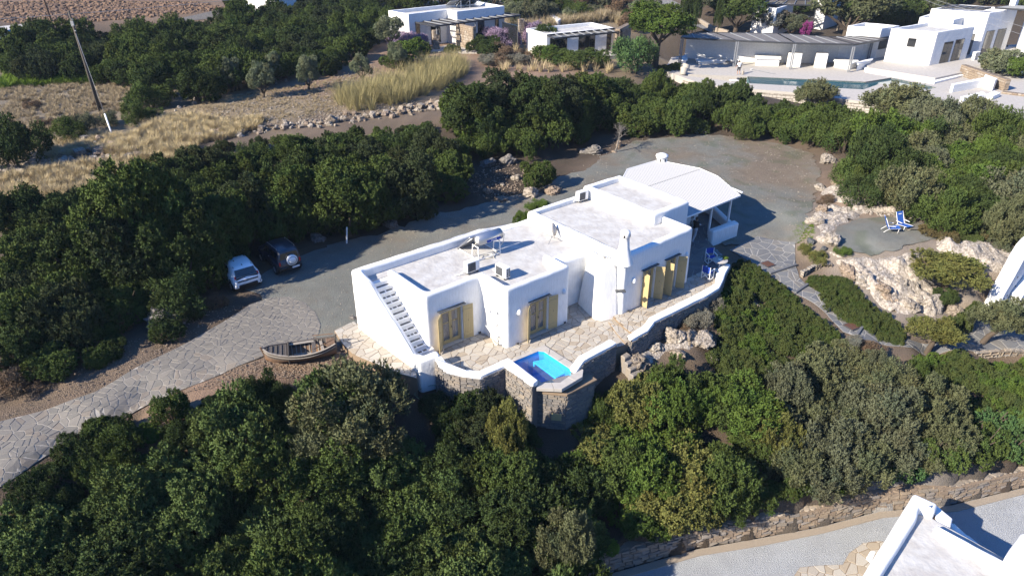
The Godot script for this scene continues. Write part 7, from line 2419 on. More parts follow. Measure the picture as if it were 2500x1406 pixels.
	for i in 20:
		var a := TAU * i * 0.382
		var d := Vector3(cos(a), 0, sin(a))
		var t := 0.35 + 0.5 * (i / 20.0)
		var st := begin()
		var s := Vector3(-d.z, 0, d.x)
		var tip := d * 0.75 * (1.2 - t * 0.7) + Vector3.UP * (0.25 + t * 0.75)
		var mid := d * 0.32 + Vector3.UP * t * 0.4
		face(st, [d * 0.05 - s * 0.07, mid - s * 0.07, mid + s * 0.07, d * 0.05 + s * 0.07], Vector3.UP)
		face(st, [mid - s * 0.07, tip, mid + s * 0.07], Vector3.UP)
		put("leaf", done(st), M.leaf_agave, ag)
	# dry grass, reeds, weeds
	grass("dry_grass", "tall straw coloured grass along the dry wall", pl([-34.24, -63.7, -33.86, -68.94, -31.3, -69.56, -27.05, -67.65, -24.12, -68.44, -23.51, -66.34, -25.34, -62.68, -27.12, -61.53, -28.17, -56.93, -31.53, -57.65, -34.79, -58.78, -34.69, -61.49]), 1500, Vector2(0.4, 0.95), "straw", 141)
	grass("dry_grass", "straw coloured grass at the left edge below the broken wall", pl([-39.88, -52.91, -38.36, -54.68, -35.44, -56.61, -31.34, -57.23, -31.73, -53.14, -30.71, -49.19, -32.77, -46.97, -36.04, -46.69]), 1100, Vector2(0.35, 0.9), "straw", 142)
	grass("dry_grass", "straw coloured grass between the broken wall and the low bushes", pl([-40.81, -60.21, -39.17, -63.84, -35.44, -63.85, -32.28, -59.38, -35.97, -59.06, -38.15, -56.64]), 600, Vector2(0.3, 0.7), "straw", 143)
	grass("dry_stubble", "short faded stubble of the pale field", pl([-56.34, -79.64, -48.85, -82.55, -42.98, -82, -38.18, -71.95, -40.36, -68.45, -43.46, -64.21, -48.63, -67.15]), 3000, Vector2(0.2, 0.5), "stubble", 144)
	grass("dry_stubble", "short faded stubble under the olive trees", pl([-33.46, -70.91, -30.02, -76.46, -21.98, -82.97, -17.87, -91.59, -13.91, -85.33, -17.32, -76, -18.22, -70.27, -23.82, -67.39, -30.53, -67.55]), 2200, Vector2(0.12, 0.32), "stubble", 145)
	grass("dry_grass", "tan ornamental grass on the slope behind the low house", pl([-0.33, -122.27, 3.45, -127.57, 10.43, -128.36, 18.19, -134.72, 18.61, -127.01, 16.02, -128.6, 3.21, -117.34, 1.86, -112.81]), 500, Vector2(1.0, 2.0), "stubble", 146)
	grass("reed_bed", "tall yellow green reed bed in front of the upper left house", pl([-18.67, -75.21, -16.96, -78.64, -13.65, -83.55, -10.31, -92.5, -6.42, -96.18, -5.55, -90.07, -7.8, -80.98, -10.69, -74.83, -14.4, -71.62, -17.28, -71.62]), 330, Vector2(0.9, 2.5), "reed", 147, "cane")
	grass("dry_grass", "tan grass clumps beside the low house and its garden", pl([2.33, -105.69, 4.79, -108.8, 3.84, -98.61, 0.57, -102.91, -2.59, -92.66, 13.47, -96.53, 12.56, -93.37, -3.54, -90.32]), 60, Vector2(0.8, 1.6), "straw", 148)
	grass("weeds", "thin green weeds on the gravel yard", pl([23.93, -68.07, 27, -64.35, 25.46, -58.18, 23.97, -62.04, 20.15, -67.33]), 260, Vector2(0.05, 0.12), "leaf_fresh", 149, "weed")
	grass("weeds", "thin green weeds beside the rocks at the yard edge", pl([19.93, -46.56, 21.79, -47.79, 20.63, -44.33, 19.56, -44.24]), 300, Vector2(0.05, 0.14), "leaf_fresh", 150, "weed")
	grass("vine_leaves", "yellowing green vines at the foot of the upper left bushes", pl([-58.85, -83.65, -54.36, -85.72, -51.27, -87.16, -43.3, -83.75, -46, -81.51, -51.68, -80.98, -55.76, -78.71]), 420, Vector2(0.5, 1.1), "leaf_fresh", 151, "weed")


# leafless: a trunk that forks again and again
func bare_tree(at: Vector3) -> void:
	R.seed = 171
	var t := thing("bare_tree", "small leafless grey tree leaning beside two stones at the back of the yard", "tree", at)
	var st := begin(true)
	tube(st, [Vector3(0, -0.2, 0), Vector3(0.25, 0.6, 0), Vector3(0.35, 1.35, 0)], [0.1, 0.075, 0.065], 7, false)
	put("trunk", done(st), M.bark_grey, t)
	var tips := [[Vector3(0.35, 1.35, 0), Vector3(0.1, 1, 0), 0.55, 0.05]]
	var level := 0
	while level < 5:
		var next := []
		st = begin(true)
		for p in tips:
			for k in (5 if level == 0 else 3):
				var d: Vector3 = (p[1] + Vector3(R.randfn(), R.randfn() * 0.45 + 0.1, R.randfn()) * (0.75 if level else 0.9)).normalized()
				var l: float = p[2] * R.randf_range(0.7, 1.2)
				var e: Vector3 = p[0] + d * l
				tube(st, [p[0], (p[0] + e) / 2.0 + Vector3(R.randfn(), R.randfn(), R.randfn()) * l * 0.06, e], [p[3], p[3] * 0.8, p[3] * 0.55], 4, false)
				next.append([e, d, p[2] * 0.72, p[3] * 0.55])
		put("branch" if level < 2 else "twigs", done(st), M.bark_grey, t)
		tips = next
		level += 1


# ---------------------------------------------------------------- vehicles and boat
# a hull lofted through stations [z, [(half width, height) from sill to centre]]; mirrored about x
func loft(st: SurfaceTool, stations: Array, cap := true) -> void:
	var m: int = stations[0][1].size()
	for i in stations.size() - 1:
		for k in m - 1:
			for s in [-1.0, 1.0]:
				var q := []
				for w in [[i, k], [i, k + 1], [i + 1, k + 1], [i + 1, k]]:
					var p: Vector2 = stations[w[0]][1][w[1]]
					q.append(Vector3(p.x * s, p.y, stations[w[0]][0]))
				var c: Vector3 = (q[0] + q[1] + q[2] + q[3]) / 4.0
				face(st, q, Vector3(c.x, (c.y - 0.72) * 1.2, c.z * 0.25))
	if cap:
		for i in [0, stations.size() - 1]:
			for s in [-1.0, 1.0]:
				var q := []
				for p in stations[i][1]: q.append(Vector3(p.x * s, p.y, stations[i][0]))
				q.append(Vector3(0, stations[i][1][0].y, stations[i][0]))
				face(st, q, Vector3(0, 0, -1 if i == 0 else 1))


func wheel(parent: Node3D, at: Vector3, r: float, w: float) -> void:
	var s := signf(at.x)
	var b := Transform3D(Basis(Vector3.BACK, -PI / 2 * s), at)
	var st := begin(true)
	lathe(st, [Vector2(r * 0.62, w * 0.5), Vector2(r * 0.9, w * 0.5), Vector2(r, w * 0.32), Vector2(r, -w * 0.4), Vector2(r * 0.6, -w * 0.5)], 26)
	var t := put("wheel", done(st), M.rubber, parent, b)
	st = begin(true)
	lathe(st, [Vector2(0, w * 0.42), Vector2(r * 0.2, w * 0.43), Vector2(r * 0.55, w * 0.34), Vector2(r * 0.63, w * 0.5), Vector2(r * 0.66, w * 0.46)], 22)
	put("rim", done(st), M.grey_metal, t)
	st = begin()
	for k in 5:
		var a := TAU * k / 5.0
		bar(st, Vector3(0, w * 0.46, 0), Vector3(cos(a), 0, sin(a)) * r * 0.6 + Vector3(0, w * 0.47, 0), 0.05, 0.02)
	put("spoke", done(st), M.steel, t)


func mirror_parts(parent: Node3D, called: String, size: Vector3, at: Vector3, m: Material, bevel := 0.03) -> void:
	for s in [-1.0, 1.0]: put(called, box_mesh(size, bevel), m, parent, Transform3D(Basis(), at * Vector3(s, 1, 1)))


func quad_panel(parent: Node3D, called: String, pts: Array, out: Vector3, m: Material, lift := 0.006) -> void:
	var st := begin()
	var q := []
	for p in pts: q.append(p + out.normalized() * lift)
	face(st, q, out)
	put(called, done(st), m, parent)


func build_vehicles() -> void:
	R.seed = 201
	# white hatchback, its tail towards the house
	var c := thing("parked_car", "white small hatchback with black tail window parked beside the driveway head", "car", Vector3(-17.08, -0.24, -39.45), 0.0)
	c.rotation.y = atan2(2.0, 2.55)
	var st := begin(true)
	loft(st, [
		[-1.85, [Vector2(0.5, 0.3), Vector2(0.62, 0.5), Vector2(0.55, 0.66), Vector2(0.0, 0.7)]],
		[-1.7, [Vector2(0.72, 0.22), Vector2(0.8, 0.5), Vector2(0.72, 0.78), Vector2(0.0, 0.84)]],
		[-1.25, [Vector2(0.82, 0.2), Vector2(0.87, 0.55), Vector2(0.78, 0.9), Vector2(0.0, 0.98)]],
		[-0.8, [Vector2(0.83, 0.2), Vector2(0.87, 0.6), Vector2(0.8, 0.97), Vector2(0.0, 1.03)]],
		[0.0, [Vector2(0.82, 0.2), Vector2(0.865, 0.6), Vector2(0.81, 0.99), Vector2(0.0, 1.02)]],
		[0.9, [Vector2(0.83, 0.2), Vector2(0.88, 0.62), Vector2(0.82, 1.02), Vector2(0.0, 1.05)]],
		[1.45, [Vector2(0.82, 0.24), Vector2(0.89, 0.66), Vector2(0.81, 1.02), Vector2(0.0, 1.05)]],
		[1.72, [Vector2(0.74, 0.3), Vector2(0.85, 0.66), Vector2(0.74, 0.96), Vector2(0.0, 1.0)]],
		[1.85, [Vector2(0.6, 0.36), Vector2(0.72, 0.62), Vector2(0.6, 0.84), Vector2(0.0, 0.88)]]])
	put("body", done(st), M.car_white, c)
	st = begin(true)
	loft(st, [
		[-0.85, [Vector2(0.76, 0.98), Vector2(0.74, 1.0), Vector2(0.4, 1.02), Vector2(0.0, 1.02)]],
		[-0.15, [Vector2(0.79, 0.98), Vector2(0.66, 1.4), Vector2(0.5, 1.47), Vector2(0.0, 1.49)]],
		[0.4, [Vector2(0.8, 1.0), Vector2(0.66, 1.44), Vector2(0.5, 1.51), Vector2(0.0, 1.53)]],
		[1.0, [Vector2(0.8, 1.0), Vector2(0.65, 1.42), Vector2(0.5, 1.49), Vector2(0.0, 1.51)]],
		[1.4, [Vector2(0.78, 1.0), Vector2(0.63, 1.36), Vector2(0.5, 1.43), Vector2(0.0, 1.45)]],
		[1.7, [Vector2(0.72, 0.97), Vector2(0.62, 1.0), Vector2(0.4, 1.01), Vector2(0.0, 1.01)]]])
	put("roof", done(st), M.car_white, c)
	quad_panel(c, "windscreen", [Vector3(-0.7, 1.03, -0.82), Vector3(0.7, 1.03, -0.82), Vector3(0.58, 1.43, -0.2), Vector3(-0.58, 1.43, -0.2)], Vector3(0, 0.8, -0.6), M.car_glass, 0.03)
	quad_panel(c, "rear_window", [Vector3(-0.66, 0.98, 1.73), Vector3(0.66, 0.98, 1.73), Vector3(0.58, 1.36, 1.44), Vector3(-0.58, 1.36, 1.44)], Vector3(0, 0.6, 0.8), M.car_glass, 0.03)
	quad_panel(c, "tail_panel", [Vector3(-0.62, 0.72, 1.87), Vector3(0.62, 0.72, 1.87), Vector3(0.68, 0.97, 1.745), Vector3(-0.68, 0.97, 1.745)], Vector3(0, 0.45, 0.9), M.car_black, 0.02)
	for s in [-1.0, 1.0]:
		quad_panel(c, "side_window", [Vector3(s * 0.79, 1.02, -0.62), Vector3(s * 0.8, 1.03, 0.42), Vector3(s * 0.69, 1.36, 0.36), Vector3(s * 0.69, 1.36, -0.1)], Vector3(s, 0.35, 0), M.car_glass, 0.014)
		quad_panel(c, "side_window", [Vector3(s * 0.8, 1.03, 0.5), Vector3(s * 0.8, 1.06, 0.95), Vector3(s * 0.71, 1.32, 0.82), Vector3(s * 0.69, 1.36, 0.44)], Vector3(s, 0.35, 0), M.car_glass, 0.014)
		quad_panel(c, "roof_seam", [Vector3(s * 0.54, 1.46, -0.1), Vector3(s * 0.57, 1.455, -0.1), Vector3(s * 0.56, 1.44, 1.3), Vector3(s * 0.53, 1.445, 1.3)], Vector3(s * 0.2, 1, 0), M.car_black, 0.012)
		put("tail_lamp", box_mesh(Vector3(0.07, 0.26, 0.1), 0.02), M.lamp_red, c, Transform3D(Basis(Vector3.BACK, s * 0.15), Vector3(s * 0.69, 0.98, 1.71)))
		put("bumper_fin", box_mesh(Vector3(0.2, 0.4, 0.14), 0.05), M.car_white, c, Transform3D(Basis(Vector3.BACK, s * 0.35), Vector3(s * 0.7, 0.52, 1.79)))
		put("reflector", box_mesh(Vector3(0.03, 0.17, 0.03), 0.005), M.car_black, c, Transform3D(Basis(), Vector3(s * 0.72, 0.5, 1.868)))
		put("mirror", box_mesh(Vector3(0.16, 0.12, 0.1), 0.03), M.car_black, c, Transform3D(Basis(), Vector3(s * 0.94, 1.04, -0.6)))
		put("door_handle", box_mesh(Vector3(0.03, 0.03, 0.16), 0.008), M.car_black, c, Transform3D(Basis(), Vector3(s * 0.86, 0.84, 0.2)))
		for z in [-1.15, 1.2]:
			st = begin(true)
			lathe(st, [Vector2(0.3, 0.0), Vector2(0.385, 0.0), Vector2(0.385, 0.05), Vector2(0.3, 0.05)], 24)
			put("wheel_arch", done(st), M.car_black, c, Transform3D(Basis(Vector3.BACK, -PI / 2 * s), Vector3(s * 0.845, 0.36, z)))
			wheel(c, Vector3(s * 0.79, 0.32, z), 0.32, 0.21)
		put("headlight", box_mesh(Vector3(0.26, 0.14, 0.2), 0.04), M.glass, c, Transform3D(Basis(), Vector3(s * 0.6, 0.7, -1.72)))
	put("lower_bumper", box_mesh(Vector3(1.15, 0.3, 0.16), 0.05), M.car_black, c, Transform3D(Basis(), Vector3(0, 0.4, 1.82)))
	put("number_plate", box_mesh(Vector3(0.5, 0.11, 0.02), 0.0), M.plate, c, Transform3D(Basis(), Vector3(0, 0.62, 1.9)))
	put("badge", box_mesh(Vector3(0.12, 0.07, 0.02), 0.02), M.steel, c, Transform3D(Basis(Vector3.RIGHT, -0.45), Vector3(0, 0.86, 1.84)))
	put("wiper", box_mesh(Vector3(0.4, 0.015, 0.02)), M.black, c, Transform3D(Basis(Vector3.BACK, 0.15), Vector3(-0.1, 1.03, 1.74)))
	put("aerial", box_mesh(Vector3(0.05, 0.06, 0.16), 0.015), M.car_black, c, Transform3D(Basis(), Vector3(0, 1.49, 1.15)))
	# dark blue off-roader with the spare wheel on its tail
	c = thing("parked_car", "dark blue boxy off-roader with a white spare wheel cover, parked under the trees", "car", Vector3(-15.05, -0.22, -41.45), atan2(1.9, 2.3))
	st = begin(true)
	loft(st, [
		[-1.72, [Vector2(0.6, 0.42), Vector2(0.7, 0.6), Vector2(0.64, 0.86), Vector2(0.0, 0.88)]],
		[-1.55, [Vector2(0.68, 0.36), Vector2(0.74, 0.6), Vector2(0.7, 0.95), Vector2(0.0, 0.98)]],
		[-0.75, [Vector2(0.7, 0.34), Vector2(0.75, 0.62), Vector2(0.72, 1.02), Vector2(0.0, 1.05)]],
		[0.4, [Vector2(0.7, 0.34), Vector2(0.755, 0.64), Vector2(0.74, 1.06), Vector2(0.0, 1.07)]],
		[1.6, [Vector2(0.7, 0.38), Vector2(0.755, 0.66), Vector2(0.74, 1.08), Vector2(0.0, 1.08)]],
		[1.68, [Vector2(0.66, 0.42), Vector2(0.72, 0.66), Vector2(0.71, 1.06), Vector2(0.0, 1.07)]]])
	put("body", done(st), M.car_navy, c)
	st = begin(true)
	loft(st, [
		[-0.72, [Vector2(0.7, 1.04), Vector2(0.66, 1.06), Vector2(0.4, 1.07), Vector2(0.0, 1.07)]],
		[-0.35, [Vector2(0.72, 1.04), Vector2(0.63, 1.58), Vector2(0.54, 1.65), Vector2(0.0, 1.68)]],
		[0.6, [Vector2(0.73, 1.05), Vector2(0.645, 1.62), Vector2(0.56, 1.7), Vector2(0.0, 1.73)]],
		[1.5, [Vector2(0.73, 1.05), Vector2(0.64, 1.6), Vector2(0.55, 1.67), Vector2(0.0, 1.7)]],
		[1.66, [Vector2(0.71, 1.05), Vector2(0.61, 1.55), Vector2(0.5, 1.6), Vector2(0.0, 1.61)]]])
	put("roof", done(st), M.car_navy, c)
	quad_panel(c, "windscreen", [Vector3(-0.64, 1.09, -0.7), Vector3(0.64, 1.09, -0.7), Vector3(0.56, 1.58, -0.38), Vector3(-0.56, 1.58, -0.38)], Vector3(0, 0.5, -0.8), M.car_glass, 0.02)
	quad_panel(c, "rear_window", [Vector3(-0.6, 1.12, 1.665), Vector3(0.6, 1.12, 1.665), Vector3(0.53, 1.52, 1.67), Vector3(-0.53, 1.52, 1.67)], Vector3(0, 0.1, 1), M.car_glass, 0.01)
	for s in [-1.0, 1.0]:
		quad_panel(c, "side_window", [Vector3(s * 0.73, 1.09, -0.55), Vector3(s * 0.735, 1.09, 0.38), Vector3(s * 0.66, 1.53, 0.36), Vector3(s * 0.66, 1.52, -0.32)], Vector3(s, 0.16, 0), M.car_glass, 0.012)
		quad_panel(c, "side_window", [Vector3(s * 0.735, 1.12, 0.52), Vector3(s * 0.735, 1.12, 1.45), Vector3(s * 0.66, 1.52, 1.42), Vector3(s * 0.66, 1.54, 0.5)], Vector3(s, 0.16, 0), M.car_glass, 0.012)
		st = begin()
		bar(st, Vector3(s * 0.58, 1.74, -0.1), Vector3(s * 0.58, 1.74, 1.3), 0.03, 0.03, 0.008)
		for z in [-0.1, 0.6, 1.3]: bar(st, Vector3(s * 0.58, 1.66, z), Vector3(s * 0.58, 1.745, z), 0.03, 0.03)
		put("roof_rail", done(st), M.steel, c)
		put("tail_lamp", box_mesh(Vector3(0.1, 0.26, 0.06), 0.02), M.lamp_red, c, Transform3D(Basis(), Vector3(s * 0.66, 0.86, 1.68)))
		put("mirror", box_mesh(Vector3(0.18, 0.16, 0.09), 0.03), M.car_black, c, Transform3D(Basis(), Vector3(s * 0.84, 1.12, -0.5)))
		put("door_handle", box_mesh(Vector3(0.03, 0.03, 0.14), 0.008), M.steel, c, Transform3D(Basis(), Vector3(s * 0.765, 0.95, 0.25)))
		put("wheel_flare", box_mesh(Vector3(0.1, 0.06, 0.85), 0.02), M.car_navy, c, Transform3D(Basis(), Vector3(s * 0.79, 0.76, 1.12)))
		put("wheel_flare", box_mesh(Vector3(0.1, 0.06, 0.85), 0.02), M.car_navy, c, Transform3D(Basis(), Vector3(s * 0.79, 0.76, -1.1)))
		for z in [-1.1, 1.12]:
			st = begin(true)
			lathe(st, [Vector2(0.0, 0.0), Vector2(0.41, 0.0), Vector2(0.41, 0.03), Vector2(0.0, 0.03)], 24)
			put("wheel_arch", done(st), M.black, c, Transform3D(Basis(Vector3.BACK, -PI / 2 * s), Vector3(s * 0.735, 0.38, z)))
			wheel(c, Vector3(s * 0.74, 0.34, z), 0.34, 0.2)
		put("headlight", box_mesh(Vector3(0.2, 0.2, 0.06), 0.05), M.glass, c, Transform3D(Basis(), Vector3(s * 0.54, 0.76, -1.71)))
	put("rear_bumper", box_mesh(Vector3(1.45, 0.2, 0.16), 0.04), M.car_black, c, Transform3D(Basis(), Vector3(0, 0.5, 1.74)))
	put("number_plate", box_mesh(Vector3(0.48, 0.11, 0.02)), M.plate, c, Transform3D(Basis(), Vector3(0.3, 0.5, 1.83)))
	st = begin(true)
	lathe(st, [Vector2(0, 0.22), Vector2(0.22, 0.225), Vector2(0.235, 0.19), Vector2(0.33, 0.18), Vector2(0.35, 0.14), Vector2(0.35, 0.02), Vector2(0.3, 0.0)], 28)
	var sw := put("spare_wheel_cover", done(st), M.car_white, c, Transform3D(Basis(Vector3.RIGHT, PI / 2), Vector3(0.12, 0.98, 1.69)))
	st = begin(true)
	lathe(st, [Vector2(0.232, 0.192), Vector2(0.27, 0.188), Vector2(0.27, 0.186), Vector2(0.232, 0.186)], 28)
	put("cover_ring", done(st), M.car_navy, sw)
	boat()
	poles()


func boat() -> void:
	var b := thing("wooden_boat", "old weathered wooden fishing boat lying on stones below the driveway head", "boat", Vector3(-11.0, -0.42, -30.95), 0.0)
	b.rotation.y = atan2(1.06, 3.69)
	b.scale = Vector3(0.92, 0.92, 0.92)
	# x runs from bow (-) to stern (+)
	var n := 17
	var keel := []
	var sheer := []
	var sect := func(i: int, k: int) -> Vector2:
		var t := float(i) / (n - 1)
		var w := 0.78 * pow(maxf(sin(PI * clampf(t * 0.86 + 0.03, 0.0, 1.0)), 0.0), 0.62)
		if i == 0: w = 0.03
		var top := 0.72 + 0.34 * pow(absf(t - 0.55) / 0.55, 2.0)
		var bot := 0.06 + 0.35 * pow(maxf(0.0, 0.18 - t) / 0.18, 2.0)
		var f := k / 6.0
		return Vector2(w * pow(sin(f * PI / 2), 0.75), lerpf(bot, top, pow(f, 1.35)))
	for k in 6:
		for s in [-1.0, 1.0]:
			var st := begin(true)
			for i in n - 1:
				var q := []
				var o := []
				for w in [[i, k], [i, k + 1], [i + 1, k + 1], [i + 1, k]]:
					var p: Vector2 = sect.call(w[0], w[1])
					var lap := 0.012 if w[1] == k else -0.006
					q.append(Vector3(-1.95 + 3.9 * w[0] / (n - 1), p.y, s * (p.x + lap)))
					o.append(Vector3(-1.95 + 3.9 * w[0] / (n - 1), p.y, s * maxf(p.x - 0.035, 0.0)))
				face(st, q, Vector3(0, -0.4, s))
				face(st, o, Vector3(0, 0.4, -s))
			put("plank", done(st), M.orange_wood if k < 2 else (M.brown_wood if k < 4 else M.old_wood), b)
	for s in [-1.0, 1.0]:
		var pts := []
		for i in n:
			var p: Vector2 = sect.call(i, 6)
			pts.append(Vector3(-1.95 + 3.9 * i / (n - 1), p.y + 0.01, s * p.x))
		var st := begin()
		for i in n - 1: bar(st, pts[i], pts[i + 1], 0.1, 0.05, 0.008)
		put("gunwale", done(st), M.old_wood if s < 0 else M.pale_wood, b)
		st = begin()
		for i in n - 1: bar(st, pts[i] + Vector3(0, -0.16, s * 0.015), pts[i + 1] + Vector3(0, -0.16, s * 0.015), 0.04, 0.05, 0.006)
		put("rubbing_strake", done(st), M.pale_wood, b)
	# fore deck of boards, hatch coaming, ribs and thwarts, transom post
	for i in range(0, 9):
		var x := -1.78 + i * 0.125
		var t := clampf((x + 1.95) / 3.9, 0, 1) * (n - 1)
		var p: Vector2 = sect.call(int(t), 6)
		put("deck_board", box_mesh(Vector3(0.115, 0.03, maxf(0.1, p.x * 1.9)), 0.006), pick([M.old_wood, M.old_wood, M.pole_wood]), b, Transform3D(Basis(), Vector3(x, p.y - 0.03, 0)))
	put("bulkhead", box_mesh(Vector3(0.05, 0.55, 1.3), 0.01), M.pole_wood, b, Transform3D(Basis(), Vector3(-0.66, 0.5, 0)))
	put("coaming", box_mesh(Vector3(0.07, 0.1, 1.45), 0.01), M.pole_wood, b, Transform3D(Basis(), Vector3(-0.64, 0.84, 0)))
	for i in range(6, 16):
		for s in [-1.0, 1.0]:
			var st := begin()
			for k in range(1, 6):
				var p: Vector2 = sect.call(i, k)
				var p2: Vector2 = sect.call(i, k + 1)
				var x := -1.95 + 3.9 * i / (n - 1)
				bar(st, Vector3(x, p.y, s * (p.x - 0.055)), Vector3(x, p2.y, s * (p2.x - 0.055)), 0.05, 0.05)
			put("rib", done(st), M.pale_wood, b)
	put("side_deck", box_mesh(Vector3(1.35, 0.03, 0.2), 0.006), M.pale_wood, b, Transform3D(Basis(), Vector3(0.1, 0.72, -0.62)))
	put("thwart", box_mesh(Vector3(0.22, 0.04, 1.4), 0.008), M.old_wood, b, Transform3D(Basis(), Vector3(0.75, 0.7, 0)))
	put("thwart", box_mesh(Vector3(0.16, 0.04, 1.2), 0.008), M.pale_wood, b, Transform3D(Basis(Vector3.UP, 0.1), Vector3(1.2, 0.66, 0)))
	for x in [0.0, 0.25, 0.95, 1.35]: put("floor_board", box_mesh(Vector3(0.8, 0.025, 0.16), 0.006), M.pale_wood, b, Transform3D(Basis(), Vector3(x * 0.7, 0.28, (x - 0.5) * 0.3)))
	for i in 5: put("stern_deck_board", box_mesh(Vector3(0.09, 0.03, 0.9 - i * 0.1), 0.006), M.brown_wood, b, Transform3D(Basis(), Vector3(1.5 + i * 0.095, 0.86 + i * 0.02, 0)))
	put("stern_post", box_mesh(Vector3(0.09, 1.2, 0.09), 0.015), M.old_wood, b, Transform3D(Basis(Vector3.BACK, -0.1), Vector3(1.97, 0.75, 0)))
	put("stem_post", box_mesh(Vector3(0.1, 1.0, 0.09), 0.015), M.brown_wood, b, Transform3D(Basis(Vector3.BACK, 0.25), Vector3(-1.95, 0.72, 0)))
	var st := begin()
	for s in [-1.0, 1.0]: bar(st, Vector3(0.75, 1.02, s * 0.72), Vector3(1.9, 1.22, s * 0.28), 0.03, 0.05)
	put("hand_rail", done(st), M.brown_wood, b)


func poles() -> void:
	var p := thing("utility_pole", "tall leaning dark wooden utility pole in the pale field", "pole", Vector3(-40.94, 1.83, -70.73))
	var st := begin(true)
	var top := Vector3(-0.35, 9.4, 0)
	tube(st, [Vector3(0, -0.5, 0), top * 0.5, top], [0.17, 0.14, 0.1], 10)
	put("pole", done(st), M.pole_wood, p)
	for k in [[8.6, 0.14], [8.1, 0.12], [7.6, 0.12]]:
		st = begin(true)
		lathe(st, [Vector2(0.04, 0), Vector2(0.08, 0.03), Vector2(0.05, 0.07), Vector2(0.08, 0.1), Vector2(0, 0.16)], 10)
		put("insulator", done(st), M.steel, p, Transform3D(Basis(), Vector3(-0.3 + k[1], k[0], 0.1)))
	put("bracket", box_mesh(Vector3(0.3, 0.5, 0.12), 0.02), M.grey_metal, p, Transform3D(Basis(), Vector3(-0.28, 8.3, 0.06)))
	var base := Vector3(-36.51, 1.51, -63.89) + Vector3(0, 0, 0)
	var gw := thing("guy_wire", "guy wire of the leaning pole with its white guard tube at the foot", "wire", base)
	var hang: Vector3 = p.position + top * 0.8 - base
	st = begin(true)
	tube(st, [Vector3.ZERO, hang], [0.015], 6)
	put("wire", done(st), M.grey_metal, gw)
	st = begin(true)
	tube(st, [hang.normalized() * 0.0, hang.normalized() * 2.3], [0.075], 10)
	put("guard", done(st), M.smooth_white, gw)
	var p2 := thing("utility_pole", "second wooden pole cut by the top edge at the plowed field", "pole", Vector3(-73.37, 2.82, -120.29))
	st = begin(true)
	tube(st, [Vector3(0, -0.5, 0), Vector3(-0.3, 4.5, 0), Vector3(-0.5, 9.0, 0)], [0.17, 0.14, 0.11], 10)
	put("pole", done(st), M.brown_wood, p2)
	var p3 := thing("utility_pole", "pale pole rising among the trees behind the pool house", "pole", Vector3(54.33, 0.58, -125.25))
	st = begin(true)
	tube(st, [Vector3(0, -0.5, 0), Vector3(0, 12.0, 0)], [0.2, 0.15], 10)
	put("pole", done(st), M.pale_wood, p3)
	st = begin(true)
	var a := p.position + top * 0.78
	var pts := []
	for i in 21:
		var t := i / 20.0
		pts.append(Vector3(-95, 8.2, -76).lerp(Vector3(10, 11.5, -150), t) - Vector3.UP * 3.0 * (1.0 - pow(t * 2 - 1, 2)))
	tube(st, pts, [0.03], 5, false)
	tag(put("overhead_wire", done(st), M.grey_metal), "single thin overhead wire crossing the dark bushes on the left", "wire")
	for k in [["thin overhead wire in front of the villa, the upper one", 0.0], ["thin overhead wire in front of the villa, the lower one", 2.4]]:
		st = begin(true)
		pts = []
		for i in 21:
			var t := i / 20.0
			pts.append(Vector3(38, 16.5 + k[1] * 0.2, -135 + k[1]).lerp(Vector3(62, 6.5 - k[1] * 0.5, -72 + k[1]), t) - Vector3.UP * 1.2 * (1.0 - pow(t * 2 - 1, 2)))
		tube(st, pts, [0.016], 5, false)
		tag(put("overhead_wire", done(st), M.grey_metal), k[0], "wire", "overhead wires before the villa")
	var mp := thing("marker_post", "leaning white marker post beside the lane below the thicket", "post", Vector3(-11.35, -0.18, -44.46))
	put("post", box_mesh(Vector3(0.1, 1.4, 0.1), 0.015), M.white_paint, mp, Transform3D(Basis(Vector3.BACK, -0.12), Vector3(0.06, 0.55, 0)))
	mp = thing("marker_post", "short white post standing behind the back wall of the high roof", "post", at_uv(8.9, -7.4, 2.6))
	put("post", box_mesh(Vector3(0.14, 1.5, 0.14), 0.02), M.white_paint, mp)


